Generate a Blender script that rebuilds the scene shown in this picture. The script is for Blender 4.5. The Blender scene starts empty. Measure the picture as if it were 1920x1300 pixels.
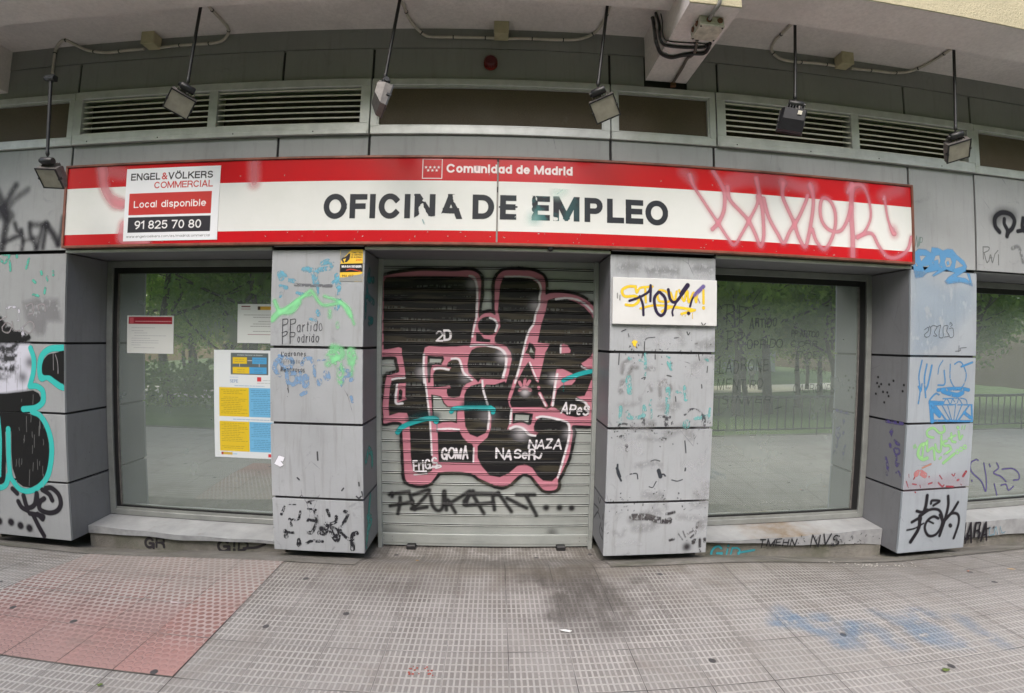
import bpy, math, random
import numpy as np
from mathutils import Matrix, Vector, noise as mnoise
R_ = math.radians
sc = bpy.context.scene
COL = sc.collection
random.seed(7); RNG = np.random.default_rng(11)

# ------------------------------------------------------------------ camera (barrel-distorting wide lens)
S = 3.4; EYE = 1.5684
CAMF = (903.239, 0.14719077, 0.09899157, 959.97, 650.01)
CM = np.array([[0.9994039976, -0.0308684809, 0.0154527167],
               [-0.0151261050, 0.0107864048, 0.9998274123],
               [0.0310298327, 0.9994652522, -0.0103130562]])
cd = bpy.data.cameras.new('camera'); cd.type = 'PANO'; cd.panorama_type = 'FISHEYE_LENS_POLYNOMIAL'
cd.fisheye_fov = R_(179); cd.fisheye_polynomial_k0 = 0
cd.fisheye_polynomial_k1 = -0.05875586199; cd.fisheye_polynomial_k2 = -0.000148749344
cd.fisheye_polynomial_k3 = 5.28055734e-05; cd.fisheye_polynomial_k4 = -9.57487145e-07
cd.sensor_width = 36; cd.sensor_height = 24.375; cd.clip_start = .02; cd.clip_end = 500
cam = bpy.data.objects.new('camera', cd); COL.objects.link(cam)
rt, up, fw = CM
cam.matrix_world = Matrix(((rt[0], up[0], -fw[0], 0), (rt[1], up[1], -fw[1], -S), (rt[2], up[2], -fw[2], EYE), (0, 0, 0, 1)))
sc.camera = cam

# ------------------------------------------------------------------ daylight, bright overcast
SUN_EL, SUN_AZ = 48, 195           # elevation, compass azimuth seen from +Y clockwise
w = bpy.data.worlds.new('World'); sc.world = w; w.use_nodes = True
nt = w.node_tree; bg = nt.nodes['Background']; sky = nt.nodes.new('ShaderNodeTexSky')
sky.sky_type = 'NISHITA'; sky.sun_disc = False; sky.sun_elevation = R_(SUN_EL); sky.sun_rotation = R_(SUN_AZ)
sky.air_density = 1.0; sky.dust_density = 4.0; sky.ozone_density = 1.0
nt.links.new(sky.outputs[0], bg.inputs[0]); bg.inputs[1].default_value = 0.15
sl = bpy.data.lights.new('sun', 'SUN'); sl.energy = 1.5; sl.angle = R_(50); sl.color = (1, .975, .97)
so = bpy.data.objects.new('sun', sl); COL.objects.link(so)
a = R_(SUN_AZ); e = R_(SUN_EL)
d = Vector((math.sin(a) * math.cos(e), math.cos(a) * math.cos(e), math.sin(e)))
so.rotation_euler = d.to_track_quat('Z', 'Y').to_euler(); so.location = d * 30
vs = sc.view_settings; vs.view_transform = 'Standard'; vs.look = 'None'; vs.exposure = 0.86; vs.gamma = 1; vs.use_curve_mapping = False
sc.cycles.max_bounces = 7; sc.cycles.transparent_max_bounces = 16
try:
    sc.cycles.use_denoising = True
except Exception: pass

# ------------------------------------------------------------------ pixel -> world
def ray(px, py):
    f, k1, k2, cx, cy = CAMF
    u = np.asarray(px, float) - cx; v = cy - np.asarray(py, float)
    rr = np.hypot(u, v) + 1e-9; r = rr / f; th = r.copy() if hasattr(r, 'copy') else r
    for _ in range(12):
        th = th - (th + k1 * th**3 + k2 * th**5 - r) / (1 + 3 * k1 * th**2 + 5 * k2 * th**4)
    dd = np.stack([np.sin(th) * u / rr, np.sin(th) * v / rr, np.cos(th)], -1)
    return dd @ CM
O = np.array([0, -S, EYE])
def ony(px, py, y=0.):
    d = ray(px, py); t = (y + S) / d[..., 1]; return O + d * t[..., None]
def onx(px, py, x):
    d = ray(px, py); t = x / d[..., 0]; return O + d * t[..., None]
def onz(px, py, z):
    d = ray(px, py); t = (z - EYE) / d[..., 2]; return O + d * t[..., None]
def P(plane, val, px, py):
    return {'y': ony, 'x': onx, 'z': onz}[plane](np.float64(px), np.float64(py), val)

# key lines of the facade
XA, XB, XC, XD, XE, XF, XG = -3.387, -1.649, -.957, .806, 1.604, 3.327, 4.011
ZT, Z2, Z3, Z4 = 2.216, 1.505, .952, .398
ZV0, ZV1, ZW, ZC = 3.062, 3.494, 3.748, 3.91      # transom bottom/top, wall panel top, ceiling
DW = .442
TS, TX, TY = .311, .0747, -.2048                   # paving tile size and origin
def sst(a, b, v):
    t = np.clip((v - a) / (b - a), 0, 1); return t * t * (3 - 2 * t)
def ground_z(x, y):
    x = np.asarray(x, float); y = np.asarray(y, float)
    z = -.135 * sst(-.25, .30, y)
    z = z - .115 * sst(1.5, 3.3, x) * sst(-1.0, .05, y) - .075 * sst(-1.5, -3.3, x) * sst(-1.0, .05, y) * (x < 0)
    return z - 0.0

# ------------------------------------------------------------------ helpers
def lin(c, k=1.0):
    out = []
    for v in c[:3]:
        v = v / 255.
        out.append((v / 12.92 if v <= .04045 else ((v + .055) / 1.055) ** 2.4) * k)
    return tuple(out)
def setp(o, label=None, cat=None, group=None, kind=None):
    if label: o['label'] = label
    if cat: o['category'] = cat
    if group: o['group'] = group
    if kind: o['kind'] = kind
    return o
def empty(name, loc=(0, 0, 0), **k):
    o = bpy.data.objects.new(name, None); COL.objects.link(o); o.location = loc; o.empty_display_size = .1
    return setp(o, **k)
class MB:
    """collects boxes, prisms, tubes and faces; build() links them as one mesh (world coordinates)"""
    def __init__(s): s.v = []; s.f = []; s.m = []; s.mi = 0; s.sm = []; s.g = []; s.gi = 0; s.lock = False
    def add(s, vs, fs, smooth=False):
        n = len(s.v); s.v += [tuple(map(float, p)) for p in vs]
        for f in fs: s.f.append(tuple(i + n for i in f)); s.m.append(s.mi); s.sm.append(smooth); s.g.append(s.gi)
        if not s.lock: s.gi += 1
        return s
    def box(s, x0, x1, y0, y1, z0, z1, bev=0):
        if bev:
            b = bev; pts = []
            for z, i in ((z0, b), (z0 + b, 0), (z1 - b, 0), (z1, b)):
                j = b if i else 0
                for (xx, yy) in ((x0 + b, y0 + j), (x1 - b, y0 + j), (x1 - j, y0 + b), (x1 - j, y1 - b), (x1 - b, y1 - j), (x0 + b, y1 - j), (x0 + j, y1 - b), (x0 + j, y0 + b)):
                    pts.append((xx, yy, z))
            fs = [tuple(range(7, -1, -1)), tuple(range(24, 32))]
            for L in range(3):
                for k in range(8): fs.append((L * 8 + k, L * 8 + (k + 1) % 8, L * 8 + 8 + (k + 1) % 8, L * 8 + 8 + k))
            return s.add(pts, fs)
        return s.add([(x0, y0, z0), (x1, y0, z0), (x1, y1, z0), (x0, y1, z0), (x0, y0, z1), (x1, y0, z1), (x1, y1, z1), (x0, y1, z1)],
                     [(3, 2, 1, 0), (4, 5, 6, 7), (0, 1, 5, 4), (1, 2, 6, 5), (2, 3, 7, 6), (3, 0, 4, 7)])
    def obox(s, c, ax, ay, az, hx, hy, hz):
        c = Vector(c); pts = []
        for k in (-1, 1):
            for (i, j) in ((-1, -1), (1, -1), (1, 1), (-1, 1)):
                pts.append(c + ax * hx * i + ay * hy * j + az * hz * k)
        return s.add(pts, [(3, 2, 1, 0), (4, 5, 6, 7), (0, 1, 5, 4), (1, 2, 6, 5), (2, 3, 7, 6), (3, 0, 4, 7)])
    def tube(s, pts, r, n=10, caps=True, smooth=True):
        s.lock = True; pts = [Vector(p) for p in pts]; rs = r if isinstance(r, (list, tuple)) else [r] * len(pts)
        rings = []; prev = None
        for i, p in enumerate(pts):
            d = (pts[min(i + 1, len(pts) - 1)] - pts[max(i - 1, 0)]).normalized()
            if prev is None:
                a = d.orthogonal().normalized()
            else:
                a = (prev - d * prev.dot(d)).normalized()
            prev = a; b = d.cross(a)
            rings.append([p + (a * math.cos(2 * math.pi * k / n) + b * math.sin(2 * math.pi * k / n)) * rs[i] for k in range(n)])
        vs = [q for g in rings for q in g]; fs = []
        for i in range(len(pts) - 1):
            for k in range(n): fs.append((i * n + k, i * n + (k + 1) % n, (i + 1) * n + (k + 1) % n, (i + 1) * n + k))
        s.add(vs, fs, smooth)
        if caps: s.add(rings[0], [tuple(range(n - 1, -1, -1))]); s.add(rings[-1], [tuple(range(n))])
        s.lock = False; s.gi += 1
        return s
    def prism(s, prof, x0, x1):        # profile in (y,z), extruded along x
        n = len(prof); vs = [(x0, y, z) for y, z in prof] + [(x1, y, z) for y, z in prof]
        fs = [tuple(range(n)), tuple(range(2 * n - 1, n - 1, -1))] + [(k, k + n, (k + 1) % n + n, (k + 1) % n) for k in range(n)]
        return s.add(vs, fs)
    def build(s, name, mats, parent=None, mat=None):
        me = bpy.data.meshes.new(name); me.from_pydata(s.v, [], s.f)
        for m in (mats if isinstance(mats, (list, tuple)) else [mats]): me.materials.append(m)
        me.polygons.foreach_set('material_index', s.m); me.polygons.foreach_set('use_smooth', s.sm)
        me.update(); o = bpy.data.objects.new(name, me); COL.objects.link(o)
        if parent is not None:
            o.parent = parent; o.matrix_parent_inverse = parent.matrix_basis.inverted() if mat is None else mat
            if mat is None: o.matrix_parent_inverse = pinv(parent)
        return o
def each(m, name, mats, parent=None, mat=None):
    """like build(), but every primitive becomes an object of its own"""
    out = []
    for g in sorted(set(m.g)):
        q = MB(); mp = {}
        for f, mi, sm, gg in zip(m.f, m.m, m.sm, m.g):
            if gg != g: continue
            nf = []
            for i in f:
                if i not in mp: mp[i] = len(q.v); q.v.append(m.v[i])
                nf.append(mp[i])
            q.f.append(tuple(nf)); q.m.append(mi); q.sm.append(sm)
        out.append(q.build(name, mats, parent, mat))
    return out
def pinv(p):
    M = Matrix.Identity(4); q = p
    while q is not None:
        M = q.matrix_basis @ M if q.parent is None else q.matrix_parent_inverse @ q.matrix_basis @ M
        q = q.parent
    return M.inverted()
def recalc(o):
    import bmesh
    b = bmesh.new(); b.from_mesh(o.data); bmesh.ops.recalc_face_normals(b, faces=b.faces); b.to_mesh(o.data); b.free(); return o

# ------------------------------------------------------------------ node helpers / materials
class NT:
    def __init__(s, name):
        s.m = bpy.data.materials.new(name); s.m.use_nodes = True; s.t = s.m.node_tree
        s.b = s.t.nodes['Principled BSDF']; s.out = s.t.nodes['Material Output']; s.co = None
    def n(s, typ, **k):
        q = s.t.nodes.new('ShaderNode' + typ)
        for a, v in k.items(): setattr(q, a, v)
        return q
    def L(s, a, b): s.t.links.new(a, b)
    def put(s, sock, v):
        if hasattr(v, 'is_output') or isinstance(v, bpy.types.NodeSocket): s.L(v, sock)
        elif isinstance(v, (tuple, list)) and len(v) == 3 and sock.type == 'RGBA': sock.default_value = (*v, 1)
        else: sock.default_value = v
    def obj(s):
        if s.co is None:
            s.co = s.n('TexCoord').outputs['Object']
        return s.co
    def math(s, op, a, b=0., c=0., clamp=False):
        q = s.n('Math', operation=op); q.use_clamp = clamp
        s.put(q.inputs[0], a); s.put(q.inputs[1], b); s.put(q.inputs[2], c); return q.outputs[0]
    def noise(s, scale, detail=4, rough=.55, vec=None, stretch=None, dist=0):
        q = s.n('TexNoise'); q.inputs['Scale'].default_value = scale; q.inputs['Detail'].default_value = detail
        q.inputs['Roughness'].default_value = rough; q.inputs['Distortion'].default_value = dist
        v = vec or s.obj()
        if stretch:
            mp = s.n('Mapping'); mp.inputs['Scale'].default_value = stretch; s.L(v, mp.inputs[0]); v = mp.outputs[0]
        s.L(v, q.inputs['Vector']); return q.outputs['Fac']
    def ramp(s, v, lo, hi, a=0., b=1.):
        q = s.n('MapRange'); q.clamp = True; s.put(q.inputs[0], v)
        for i, x in enumerate((lo, hi, a, b)): s.put(q.inputs[i + 1], x)
        return q.outputs[0]
    def mix(s, f, a, b, mode='MIX'):
        q = s.n('Mix', data_type='RGBA', blend_type=mode); s.put(q.inputs[0], f); s.put(q.inputs[6], a); s.put(q.inputs[7], b); return q.outputs[2]
    def bump(s, h, strength=.3, dist=.01):
        q = s.n('Bump'); q.inputs['Strength'].default_value = strength; q.inputs['Distance'].default_value = dist
        s.L(h, q.inputs['Height']); s.L(q.outputs[0], s.b.inputs['Normal'])
    def fin(s, col=None, rough=.5, metal=0, spec=.5):
        if col is not None: s.put(s.b.inputs['Base Color'], col)
        s.put(s.b.inputs['Roughness'], rough); s.put(s.b.inputs['Metallic'], metal); s.put(s.b.inputs['Specular IOR Level'], spec)
        return s.m
def simple(name, c, rough=.5, metal=0, var=.12, scale=12, bump=0, spec=.5):
    q = NT(name); f = q.noise(scale, 5, .6)
    col = q.mix(q.ramp(f, .3, .7), tuple(x * (1 - var) for x in c), tuple(min(1, x * (1 + var)) for x in c))
    if bump: q.bump(q.noise(scale * 6, 4), bump, .004)
    return q.fin(col, rough, metal, spec)

def panel_mat(name, c, dirt=.35, marks=.5):
    q = NT(name)
    big = q.noise(1.7, 5, .6); streak = q.noise(3, 6, .65, stretch=(7, 7, .7)); fine = q.noise(60, 3, .6)
    grain = q.noise(30, 4, .6, stretch=(1, 1, 12))
    col = q.mix(q.ramp(big, .35, .68), tuple(x * .9 for x in c), tuple(x * 1.07 for x in c))
    col = q.mix(q.math('MULTIPLY', q.ramp(streak, .52, .78), dirt), col, (c[0] * .62, c[1] * .6, c[2] * .56))
    col = q.mix(q.ramp(grain, .4, .62, 0, .10), col, tuple(x * .7 for x in c))
    blot = q.noise(5.5, 8, .72, dist=.8)
    col = q.mix(q.math('MULTIPLY', q.ramp(blot, .6, .72), dirt * .8), col, tuple(x * .5 for x in c))
    sp = q.noise(46, 2, .5, stretch=(1, 1, .6)); sp2 = q.noise(2.2, 3)
    col = q.mix(q.math('MULTIPLY', q.ramp(sp, .735, .755), q.math('MULTIPLY', q.ramp(sp2, .5, .6), marks)), col, (.05, .05, .055))
    col = q.mix(q.ramp(fine, .3, .7, 0, .12), col, tuple(x * .75 for x in c))
    # dark hairlines left by keys and shoes
    wv = q.n('TexVoronoi'); wv.feature = 'DISTANCE_TO_EDGE'; wv.inputs['Scale'].default_value = 7
    mp = q.n('Mapping'); mp.inputs['Scale'].default_value = (1, 1, .45); dn = q.noise(3, 3)
    q.L(q.obj(), mp.inputs[0]); q.L(mp.outputs[0], wv.inputs['Vector'])
    col = q.mix(q.math('MULTIPLY', q.ramp(wv.outputs['Distance'], .012, .004), q.math('MULTIPLY', q.ramp(q.noise(4, 4), .6, .68), marks)), col, (.1, .1, .11))
    q.bump(grain, .06, .002)
    return q.fin(col, q.ramp(big, .3, .7, .38, .55), 0, .4)
M = {}
M['panel'] = panel_mat('panel', (.345, .355, .368), .55, .6)
M['panel_worn'] = panel_mat('panel_worn', (.385, .40, .425), .85, 1.)
M['panel_right'] = panel_mat('panel_right', (.33, .36, .40), .45, .5)
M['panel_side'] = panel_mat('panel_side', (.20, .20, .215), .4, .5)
M['upper'] = panel_mat('upper', (.275, .275, .268), .5, .1)
M['joint'] = simple('joint', (.02, .019, .022), .8)
M['dark'] = simple('dark', (.018, .017, .016), .7)
M['ventdark'] = simple('vent_dark', (.05, .042, .03), .8, 0, .4, 20)
M['gasket'] = simple('gasket', (.012, .012, .013), .45)
M['alu'] = simple('alu', (.27, .28, .27), .38, .3, .15, 7)
M['alu_white'] = simple('alu_white', (.49, .50, .49), .3, .25, .14, 9)
M['sill'] = simple('sill_lip', (.33, .335, .35), .45, .15, .25, 9)
M['slat'] = simple('slat', (.74, .72, .64), .45, .1, .15, 12)
M['black'] = simple('black', (.016, .016, .018), .42, 0, .3, 20)
M['lamp_grey'] = simple('lamp_grey', (.13, .12, .115), .5, .1, .3, 30)
M['lamp_back'] = simple('lamp_back', (.022, .022, .028), .5, .1, .2, 30)
M['conduit'] = simple('conduit', (.50, .46, .40), .5, 0, .15, 14)
M['conduit_brown'] = simple('conduit_brown', (.12, .10, .09), .6, 0, .2, 20)
M['conduit_grey'] = simple('conduit_grey', (.25, .24, .23), .6, 0, .2, 20)
M['box'] = simple('box', (.47, .42, .27), .5, 0, .12, 14)
M['box_grey'] = simple('box_grey', (.50, .47, .40), .55, 0, .3, 25)
M['rust'] = simple('rust', (.14, .06, .03), .8, 0, .4, 60)
M['frame_red'] = simple('frame_red', (.22, .085, .06), .4, .2, .35, 9)
M['paper'] = simple('paper', (.8, .8, .8), .6, 0, .03)
M['redplastic'] = simple('redplastic', (.20, .02, .015), .25, 0, .2, 30)
M['screw'] = simple('screw', (.3, .3, .3), .4, .6)

def stucco(name, c, b=.6, sc_=90):
    q = NT(name); n1 = q.noise(sc_, 6, .7); n2 = q.noise(1.4, 5, .6)
    col = q.mix(q.ramp(n2, .35, .7), tuple(x * .84 for x in c), tuple(x * 1.04 for x in c))
    col = q.mix(q.ramp(n1, .35, .6, .35, 0), col, tuple(x * .6 for x in c))
    q.bump(n1, b, .012); return q.fin(col, .9, 0, .2)
M['soffit'] = stucco('soffit', (.82, .76, .75), .12, 40)
M['yellow'] = stucco('yellow', (.56, .50, .35), .9, 60)
def concrete():
    q = NT('concrete'); n1 = q.noise(30, 8, .75); n2 = q.noise(2.2, 6, .7); n3 = q.noise(150, 2, .5)
    col = q.mix(q.ramp(n2, .35, .7), (.15, .14, .125), (.30, .285, .26))
    col = q.mix(q.ramp(n1, .3, .7, 0, .5), col, (.12, .115, .105))
    sep = q.n('SeparateXYZ'); q.L(q.obj(), sep.inputs[0])
    col = q.mix(q.math('MULTIPLY', q.ramp(q.noise(3, 4), .5, .7), .6), col, (.10, .105, .07))
    q.bump(q.math('ADD', n1, n3), .5, .012); return q.fin(col, .9, 0, .2)
M['concrete'] = concrete()
def sillmat():
    q = NT('sill'); n = q.noise(5, 6, .65); sp = q.n('SeparateXYZ'); q.L(q.obj(), sp.inputs[0]); x = q.math('ADD', sp.outputs[0], q.math('MULTIPLY', q.math('SUBTRACT', q.noise(4, 4), .5), .6))
    col = q.mix(q.ramp(n, .3, .7), (.26, .265, .275), (.37, .375, .385))
    st = q.math('MULTIPLY', q.ramp(q.math('ABSOLUTE', q.math('SUBTRACT', x, 2.42)), .42, .1), q.ramp(q.noise(7, 5, .7), .35, .6, .35, 1)); col = q.mix(q.math('MULTIPLY', st, .8), col, (.17, .105, .045))
    col = q.mix(q.ramp(q.noise(9, 6, .7), .6, .75, 0, .5), col, (.2, .15, .10)); return q.fin(col, .45, .1, .4)
M['sill_top'] = sillmat()
def bulk():
    q = NT('render'); return q.fin((.4, .38, .33), .9)
M['bulk'] = bulk()
def brownfilm():
    q = NT('brown_film'); n = q.noise(260, 3, .6); n2 = q.noise(1.1, 4, .6); n3 = q.noise(4, 6, .7, dist=1)
    col = q.mix(q.ramp(n, .3, .7), (.050, .036, .024), (.155, .118, .080))
    col = q.mix(q.ramp(n2, .55, .75, 0, .35), col, (.16, .14, .12)); col = q.mix(q.ramp(n3, .66, .8, 0, .5), col, (.22, .2, .18))
    q.bump(n, .2, .003); return q.fin(col, .55, 0, .3)
M['brown'] = brownfilm()
def glass(name, base, k):
    """single pane with a pale translucent film behind it"""
    q = NT(name); n = q.noise(2.2, 4, .6); n2 = q.noise(9, 6, .7, stretch=(1, 1, .35)); n3 = q.noise(55, 3)
    col = q.mix(q.ramp(n, .3, .7), tuple(x * .88 for x in base), tuple(x * 1.12 for x in base))
    col = q.mix(q.ramp(n2, .55, .75, 0, .18), col, tuple(min(1, x * 1.5) for x in base))
    q.fin(col, .9, 0, .2)
    g = q.n('BsdfGlossy'); g.inputs['Roughness'].default_value = .011; g.inputs['Color'].default_value = (.93, 1, .95, 1)
    bp = q.n('Bump'); bp.inputs['Strength'].default_value = .05; bp.inputs['Distance'].default_value = .01; q.L(q.noise(1.6, 2), bp.inputs['Height']); q.L(bp.outputs[0], g.inputs['Normal'])
    lw = q.n('Fresnel'); lw.inputs[0].default_value = 1.5
    f = q.math('ADD', q.math('MULTIPLY', lw.outputs[0], 1.6), k - .06, clamp=True)
    mx = q.n('MixShader'); q.L(f, mx.inputs[0]); q.L(q.b.outputs[0], mx.inputs[1]); q.L(g.outputs[0], mx.inputs[2]); q.L(mx.outputs[0], q.out.inputs[0])
    return q.m
M['glass'] = glass('glass', (.185, .212, .205), .40)
M['lens'] = simple('lens', (.36, .335, .28), .35, 0, .18, 14)
def shutter_mat():
    q = NT('galvanised'); n = q.noise(2.5, 5, .6); n2 = q.noise(120, 3, .6); n3 = q.noise(7, 6, .7, stretch=(.25, 1, 3))
    col = q.mix(q.ramp(n, .35, .7), (.33, .355, .345), (.47, .49, .475)); col = q.mix(q.ramp(n2, .35, .7, 0, .25), col, (.26, .28, .27))
    col = q.mix(q.ramp(n3, .55, .75, 0, .4), col, (.18, .17, .14)); q.bump(n2, .08, .002)
    return q.fin(col, .42, .25, .5)
M['shutter'] = shutter_mat()
def paint():
    q = NT('paint'); at = q.n('Attribute'); at.attribute_name = 'Col'
    q.L(at.outputs['Color'], q.b.inputs['Base Color']); q.L(at.outputs['Alpha'], q.b.inputs['Alpha'])
    q.b.inputs['Roughness'].default_value = .5; q.b.inputs['Specular IOR Level'].default_value = .35; return q.m
M['paint'] = paint()
def print_mat():
    q = NT('printed_film'); at = q.n('Attribute'); at.attribute_name = 'Col'
    q.L(at.outputs['Color'], q.b.inputs['Base Color']); return q.fin(None, .33, 0, .5)
M['print'] = print_mat()

# ------------------------------------------------------------------ paved ground
def pave(name, red=False):
    q = NT(name); sep = q.n('SeparateXYZ'); q.L(q.obj(), sep.inputs[0]); x, y = sep.outputs[0], sep.outputs[1]
    u = q.math('DIVIDE', q.math('SUBTRACT', x, TX), TS); v = q.math('DIVIDE', q.math('SUBTRACT', y, TY), TS)
    def edge(w_, wid):      # 1 on the tile joint
        f = q.math('FRACT', w_); dd = q.math('MINIMUM', f, q.math('SUBTRACT', 1., f)); return q.ramp(dd, wid, wid * .35)
    iu = q.math('FLOOR', u); iv = q.math('FLOOR', v)
    cmb = q.n('CombineXYZ'); q.L(iu, cmb.inputs[0]); q.L(iv, cmb.inputs[1]); wn = q.n('TexWhiteNoise'); wn.noise_dimensions = '2D'; q.L(cmb.outputs[0], wn.inputs['Vector'])
    tr = wn.outputs['Value']
    fu = q.math('FRACT', u); fv = q.math('FRACT', v)
    if not red:
        a = q.math('FRACT', q.math('MULTIPLY', fu, 11.)); b = q.math('FRACT', q.math('MULTIPLY', fv, 6.))
        aa = q.math('ABSOLUTE', q.math('SUBTRACT', a, .5)); bb = q.math('ABSOLUTE', q.math('SUBTRACT', b, .5))
        bar = q.math('MULTIPLY', q.ramp(aa, .36, .28), q.ramp(bb, .43, .37))
        bcell = q.n('CombineXYZ'); q.L(q.math('FLOOR', q.math('MULTIPLY', u, 11.)), bcell.inputs[0]); q.L(q.math('FLOOR', q.math('MULTIPLY', v, 6.)), bcell.inputs[1])
        w2 = q.n('TexWhiteNoise'); w2.noise_dimensions = '2D'; q.L(bcell.outputs[0], w2.inputs['Vector']); br = w2.outputs['Value']
        top_d, top_l, gro = (.095, .08, .072), (.255, .238, .23), (.46, .44, .42)
    else:
        r7 = q.math('MULTIPLY', fv, 8.); row = q.math('FLOOR', r7); b = q.math('SUBTRACT', q.math('FRACT', r7), .5)
        off = q.math('MULTIPLY', q.math('MODULO', row, 2.), .5)
        c7 = q.math('ADD', q.math('MULTIPLY', fu, 7.), off); a = q.math('SUBTRACT', q.math('FRACT', c7), .5)
        rr = q.math('SQRT', q.math('ADD', q.math('MULTIPLY', a, a), q.math('MULTIPLY', b, b)))
        bar = q.ramp(rr, .40, .33)
        bcell = q.n('CombineXYZ'); q.L(q.math('ADD', q.math('MULTIPLY', iu, 8.), q.math('FLOOR', c7)), bcell.inputs[0]); q.L(q.math('ADD', q.math('MULTIPLY', iv, 8.), row), bcell.inputs[1])
        w2 = q.n('TexWhiteNoise'); w2.noise_dimensions = '2D'; q.L(bcell.outputs[0], w2.inputs['Vector']); br = w2.outputs['Value']
        top_d, top_l, gro = (.20, .08, .066), (.29, .13, .11), (.47, .42, .40)
    big = q.noise(1.3, 6, .65); med = q.noise(5, 6, .7, dist=.6); fine = q.noise(90, 4, .65)
    worn = q.ramp(q.math('ADD', q.math('ADD', q.math('MULTIPLY', big, 1.0), q.math('MULTIPLY', tr, .22)), q.math('MULTIPLY', q.noise(2.6, 5, .6), .5)), .74, .98)
    fade = q.ramp(q.math('ADD', q.noise(.9, 5, .7), q.math('MULTIPLY', tr, .12)), .5, .66)
    tcol = q.mix(worn, top_l, top_d)
    tcol = q.mix(q.ramp(br, .0, 1., 0, .35), tcol, tuple(t * .7 for t in top_d))
    gcol = gro
    if red:
        lo = q.ramp(q.math('ADD', y, q.math('MULTIPLY', q.math('SUBTRACT', q.noise(1.6, 4), .5), 1.2)), -1.2, -.75); gcol = q.mix(lo, (.43, .24, .22), gro)
        ring = q.math('MULTIPLY', q.ramp(rr, .30, .36), q.ramp(rr, .46, .40)); ring = q.math('MULTIPLY', ring, q.ramp(q.noise(2.2, 4), .42, .6, .1, .8))
        tcol = q.mix(q.ramp(y, -1.45, -.95), (.43, .24, .22), tcol)
    col = q.mix(bar, gcol, tcol)
    if not red: col = q.mix(q.math('MULTIPLY', fade, .4), col, (.40, .38, .365))
    if red: col = q.mix(q.math('MULTIPLY', ring, q.math('SUBTRACT', 1., lo)), col, (.17, .10, .095))
    col = q.mix(q.ramp(tr, .0, 1., .0, .30), col, tuple(g * .62 for g in gro))
    if not red: col = q.mix(q.ramp(q.noise(1.9, 6, .7, dist=.8), .52, .7, 0, .5), col, (.17, .14, .115))
    # dirt towards the building, blotches, an oily stain in front of the door
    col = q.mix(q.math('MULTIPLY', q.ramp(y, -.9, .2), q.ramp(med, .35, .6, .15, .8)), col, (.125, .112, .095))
    col = q.mix(q.ramp(med, .56, .76, 0, .45), col, (.19, .16, .14))
    wx = q.math('ADD', x, q.math('MULTIPLY', q.math('SUBTRACT', q.noise(3.2, 4), .5), .9)); wy = q.math('ADD', y, q.math('MULTIPLY', q.math('SUBTRACT', q.noise(2.6, 4, vec=None, stretch=(1.3, 1, 1)), .5), .6))
    def blob(cx, cy, rx, ry, lo, hi):
        dx = q.math('DIVIDE', q.math('SUBTRACT', wx, cx), rx); dy = q.math('DIVIDE', q.math('SUBTRACT', wy, cy), ry)
        return q.ramp(q.math('SQRT', q.math('ADD', q.math('MULTIPLY', dx, dx), q.math('MULTIPLY', dy, dy))), hi, lo)
    if not red:
        st = q.math('MAXIMUM', q.math('MULTIPLY', blob(.43, -.31, .34, .18, .6, 1.1), .93), q.math('MULTIPLY', blob(.62, -.62, .34, .42, .55, 1.1), .88))
        st = q.math('MAXIMUM', st, q.math('MULTIPLY', blob(-.75, -.45, .55, .22, .2, 1.2), .4))
        st = q.math('MULTIPLY', st, q.ramp(q.noise(4, 5, .6), .25, .55, .75, 1))
        st = q.math('MULTIPLY', st, q.ramp(q.noise(3, 6, .75, stretch=(3, .8, 1)), .3, .6, .45, 1)); col = q.mix(st, col, (.045, .036, .03))
        st2 = q.math('MULTIPLY', blob(.15, -.02, .75, .22, .2, 1.2), q.ramp(q.noise(6, 5, .7, stretch=(1.6, .5, 1)), .42, .6)); col = q.mix(q.math('MULTIPLY', st2, .6), col, (.07, .06, .05))
        col = q.mix(q.math('MULTIPLY', blob(.1, -.2, 3.2, .16, .3, 1.2), .5), col, (.15, .13, .10))
        col = q.mix(q.math('MULTIPLY', blob(3.6, -.5, 1.6, .8, .2, 1.2), .35), col, (.14, .13, .12))
    if not red: col = q.mix(q.math('MULTIPLY', q.ramp(y, -.6, -1.4), q.ramp(big, .3, .6, .05, .38)), col, (.47, .45, .435))  # skylight painted in: paving colour lightened away from the building
    else: col = q.mix(q.math('MULTIPLY', q.ramp(q.math('ADD', y, q.math('MULTIPLY', q.math('SUBTRACT', q.noise(2.4, 5, .65), .5), .9)), -.95, -.25), .55), col, (.30, .275, .255))
    col = q.mix(q.ramp(fine, .3, .75, 0, .35), col, tuple(g * .55 for g in gro))
    gum = q.n('TexVoronoi'); gum.voronoi_dimensions = '2D'; gum.inputs['Scale'].default_value = 2.6; q.L(q.obj(), gum.inputs['Vector'])
    gd = q.math('ADD', gum.outputs['Distance'], q.math('MULTIPLY', q.noise(30, 2), .03))
    sg = q.n('SeparateColor'); q.L(gum.outputs['Color'], sg.inputs[0])
    col = q.mix(q.math('MULTIPLY', q.ramp(gd, .07, .055), q.ramp(sg.outputs[0], .74, .77)), col, (.075, .072, .075))
    j = q.math('MAXIMUM', edge(u, .011), edge(v, .011))
    col = q.mix(q.math('MULTIPLY', j, q.ramp(q.noise(1.7, 3), .42, .62, .22, 1)), col, (.06, .053, .048))
    col = q.mix(q.math('MULTIPLY', q.ramp(q.noise(45, 5, .75), .6, .72), .5), col, (.09, .08, .07))
    h = q.math('SUBTRACT', q.math('ADD', q.math('MULTIPLY', bar, .8), q.math('MULTIPLY', fine, .35)), j)
    q.bump(h, .55, .006)
    return q.fin(col, q.ramp(worn, 0, 1, .75, .55), 0, .35)
M['pave'] = pave('paving'); M['tactile'] = pave('tactile', True)

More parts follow.
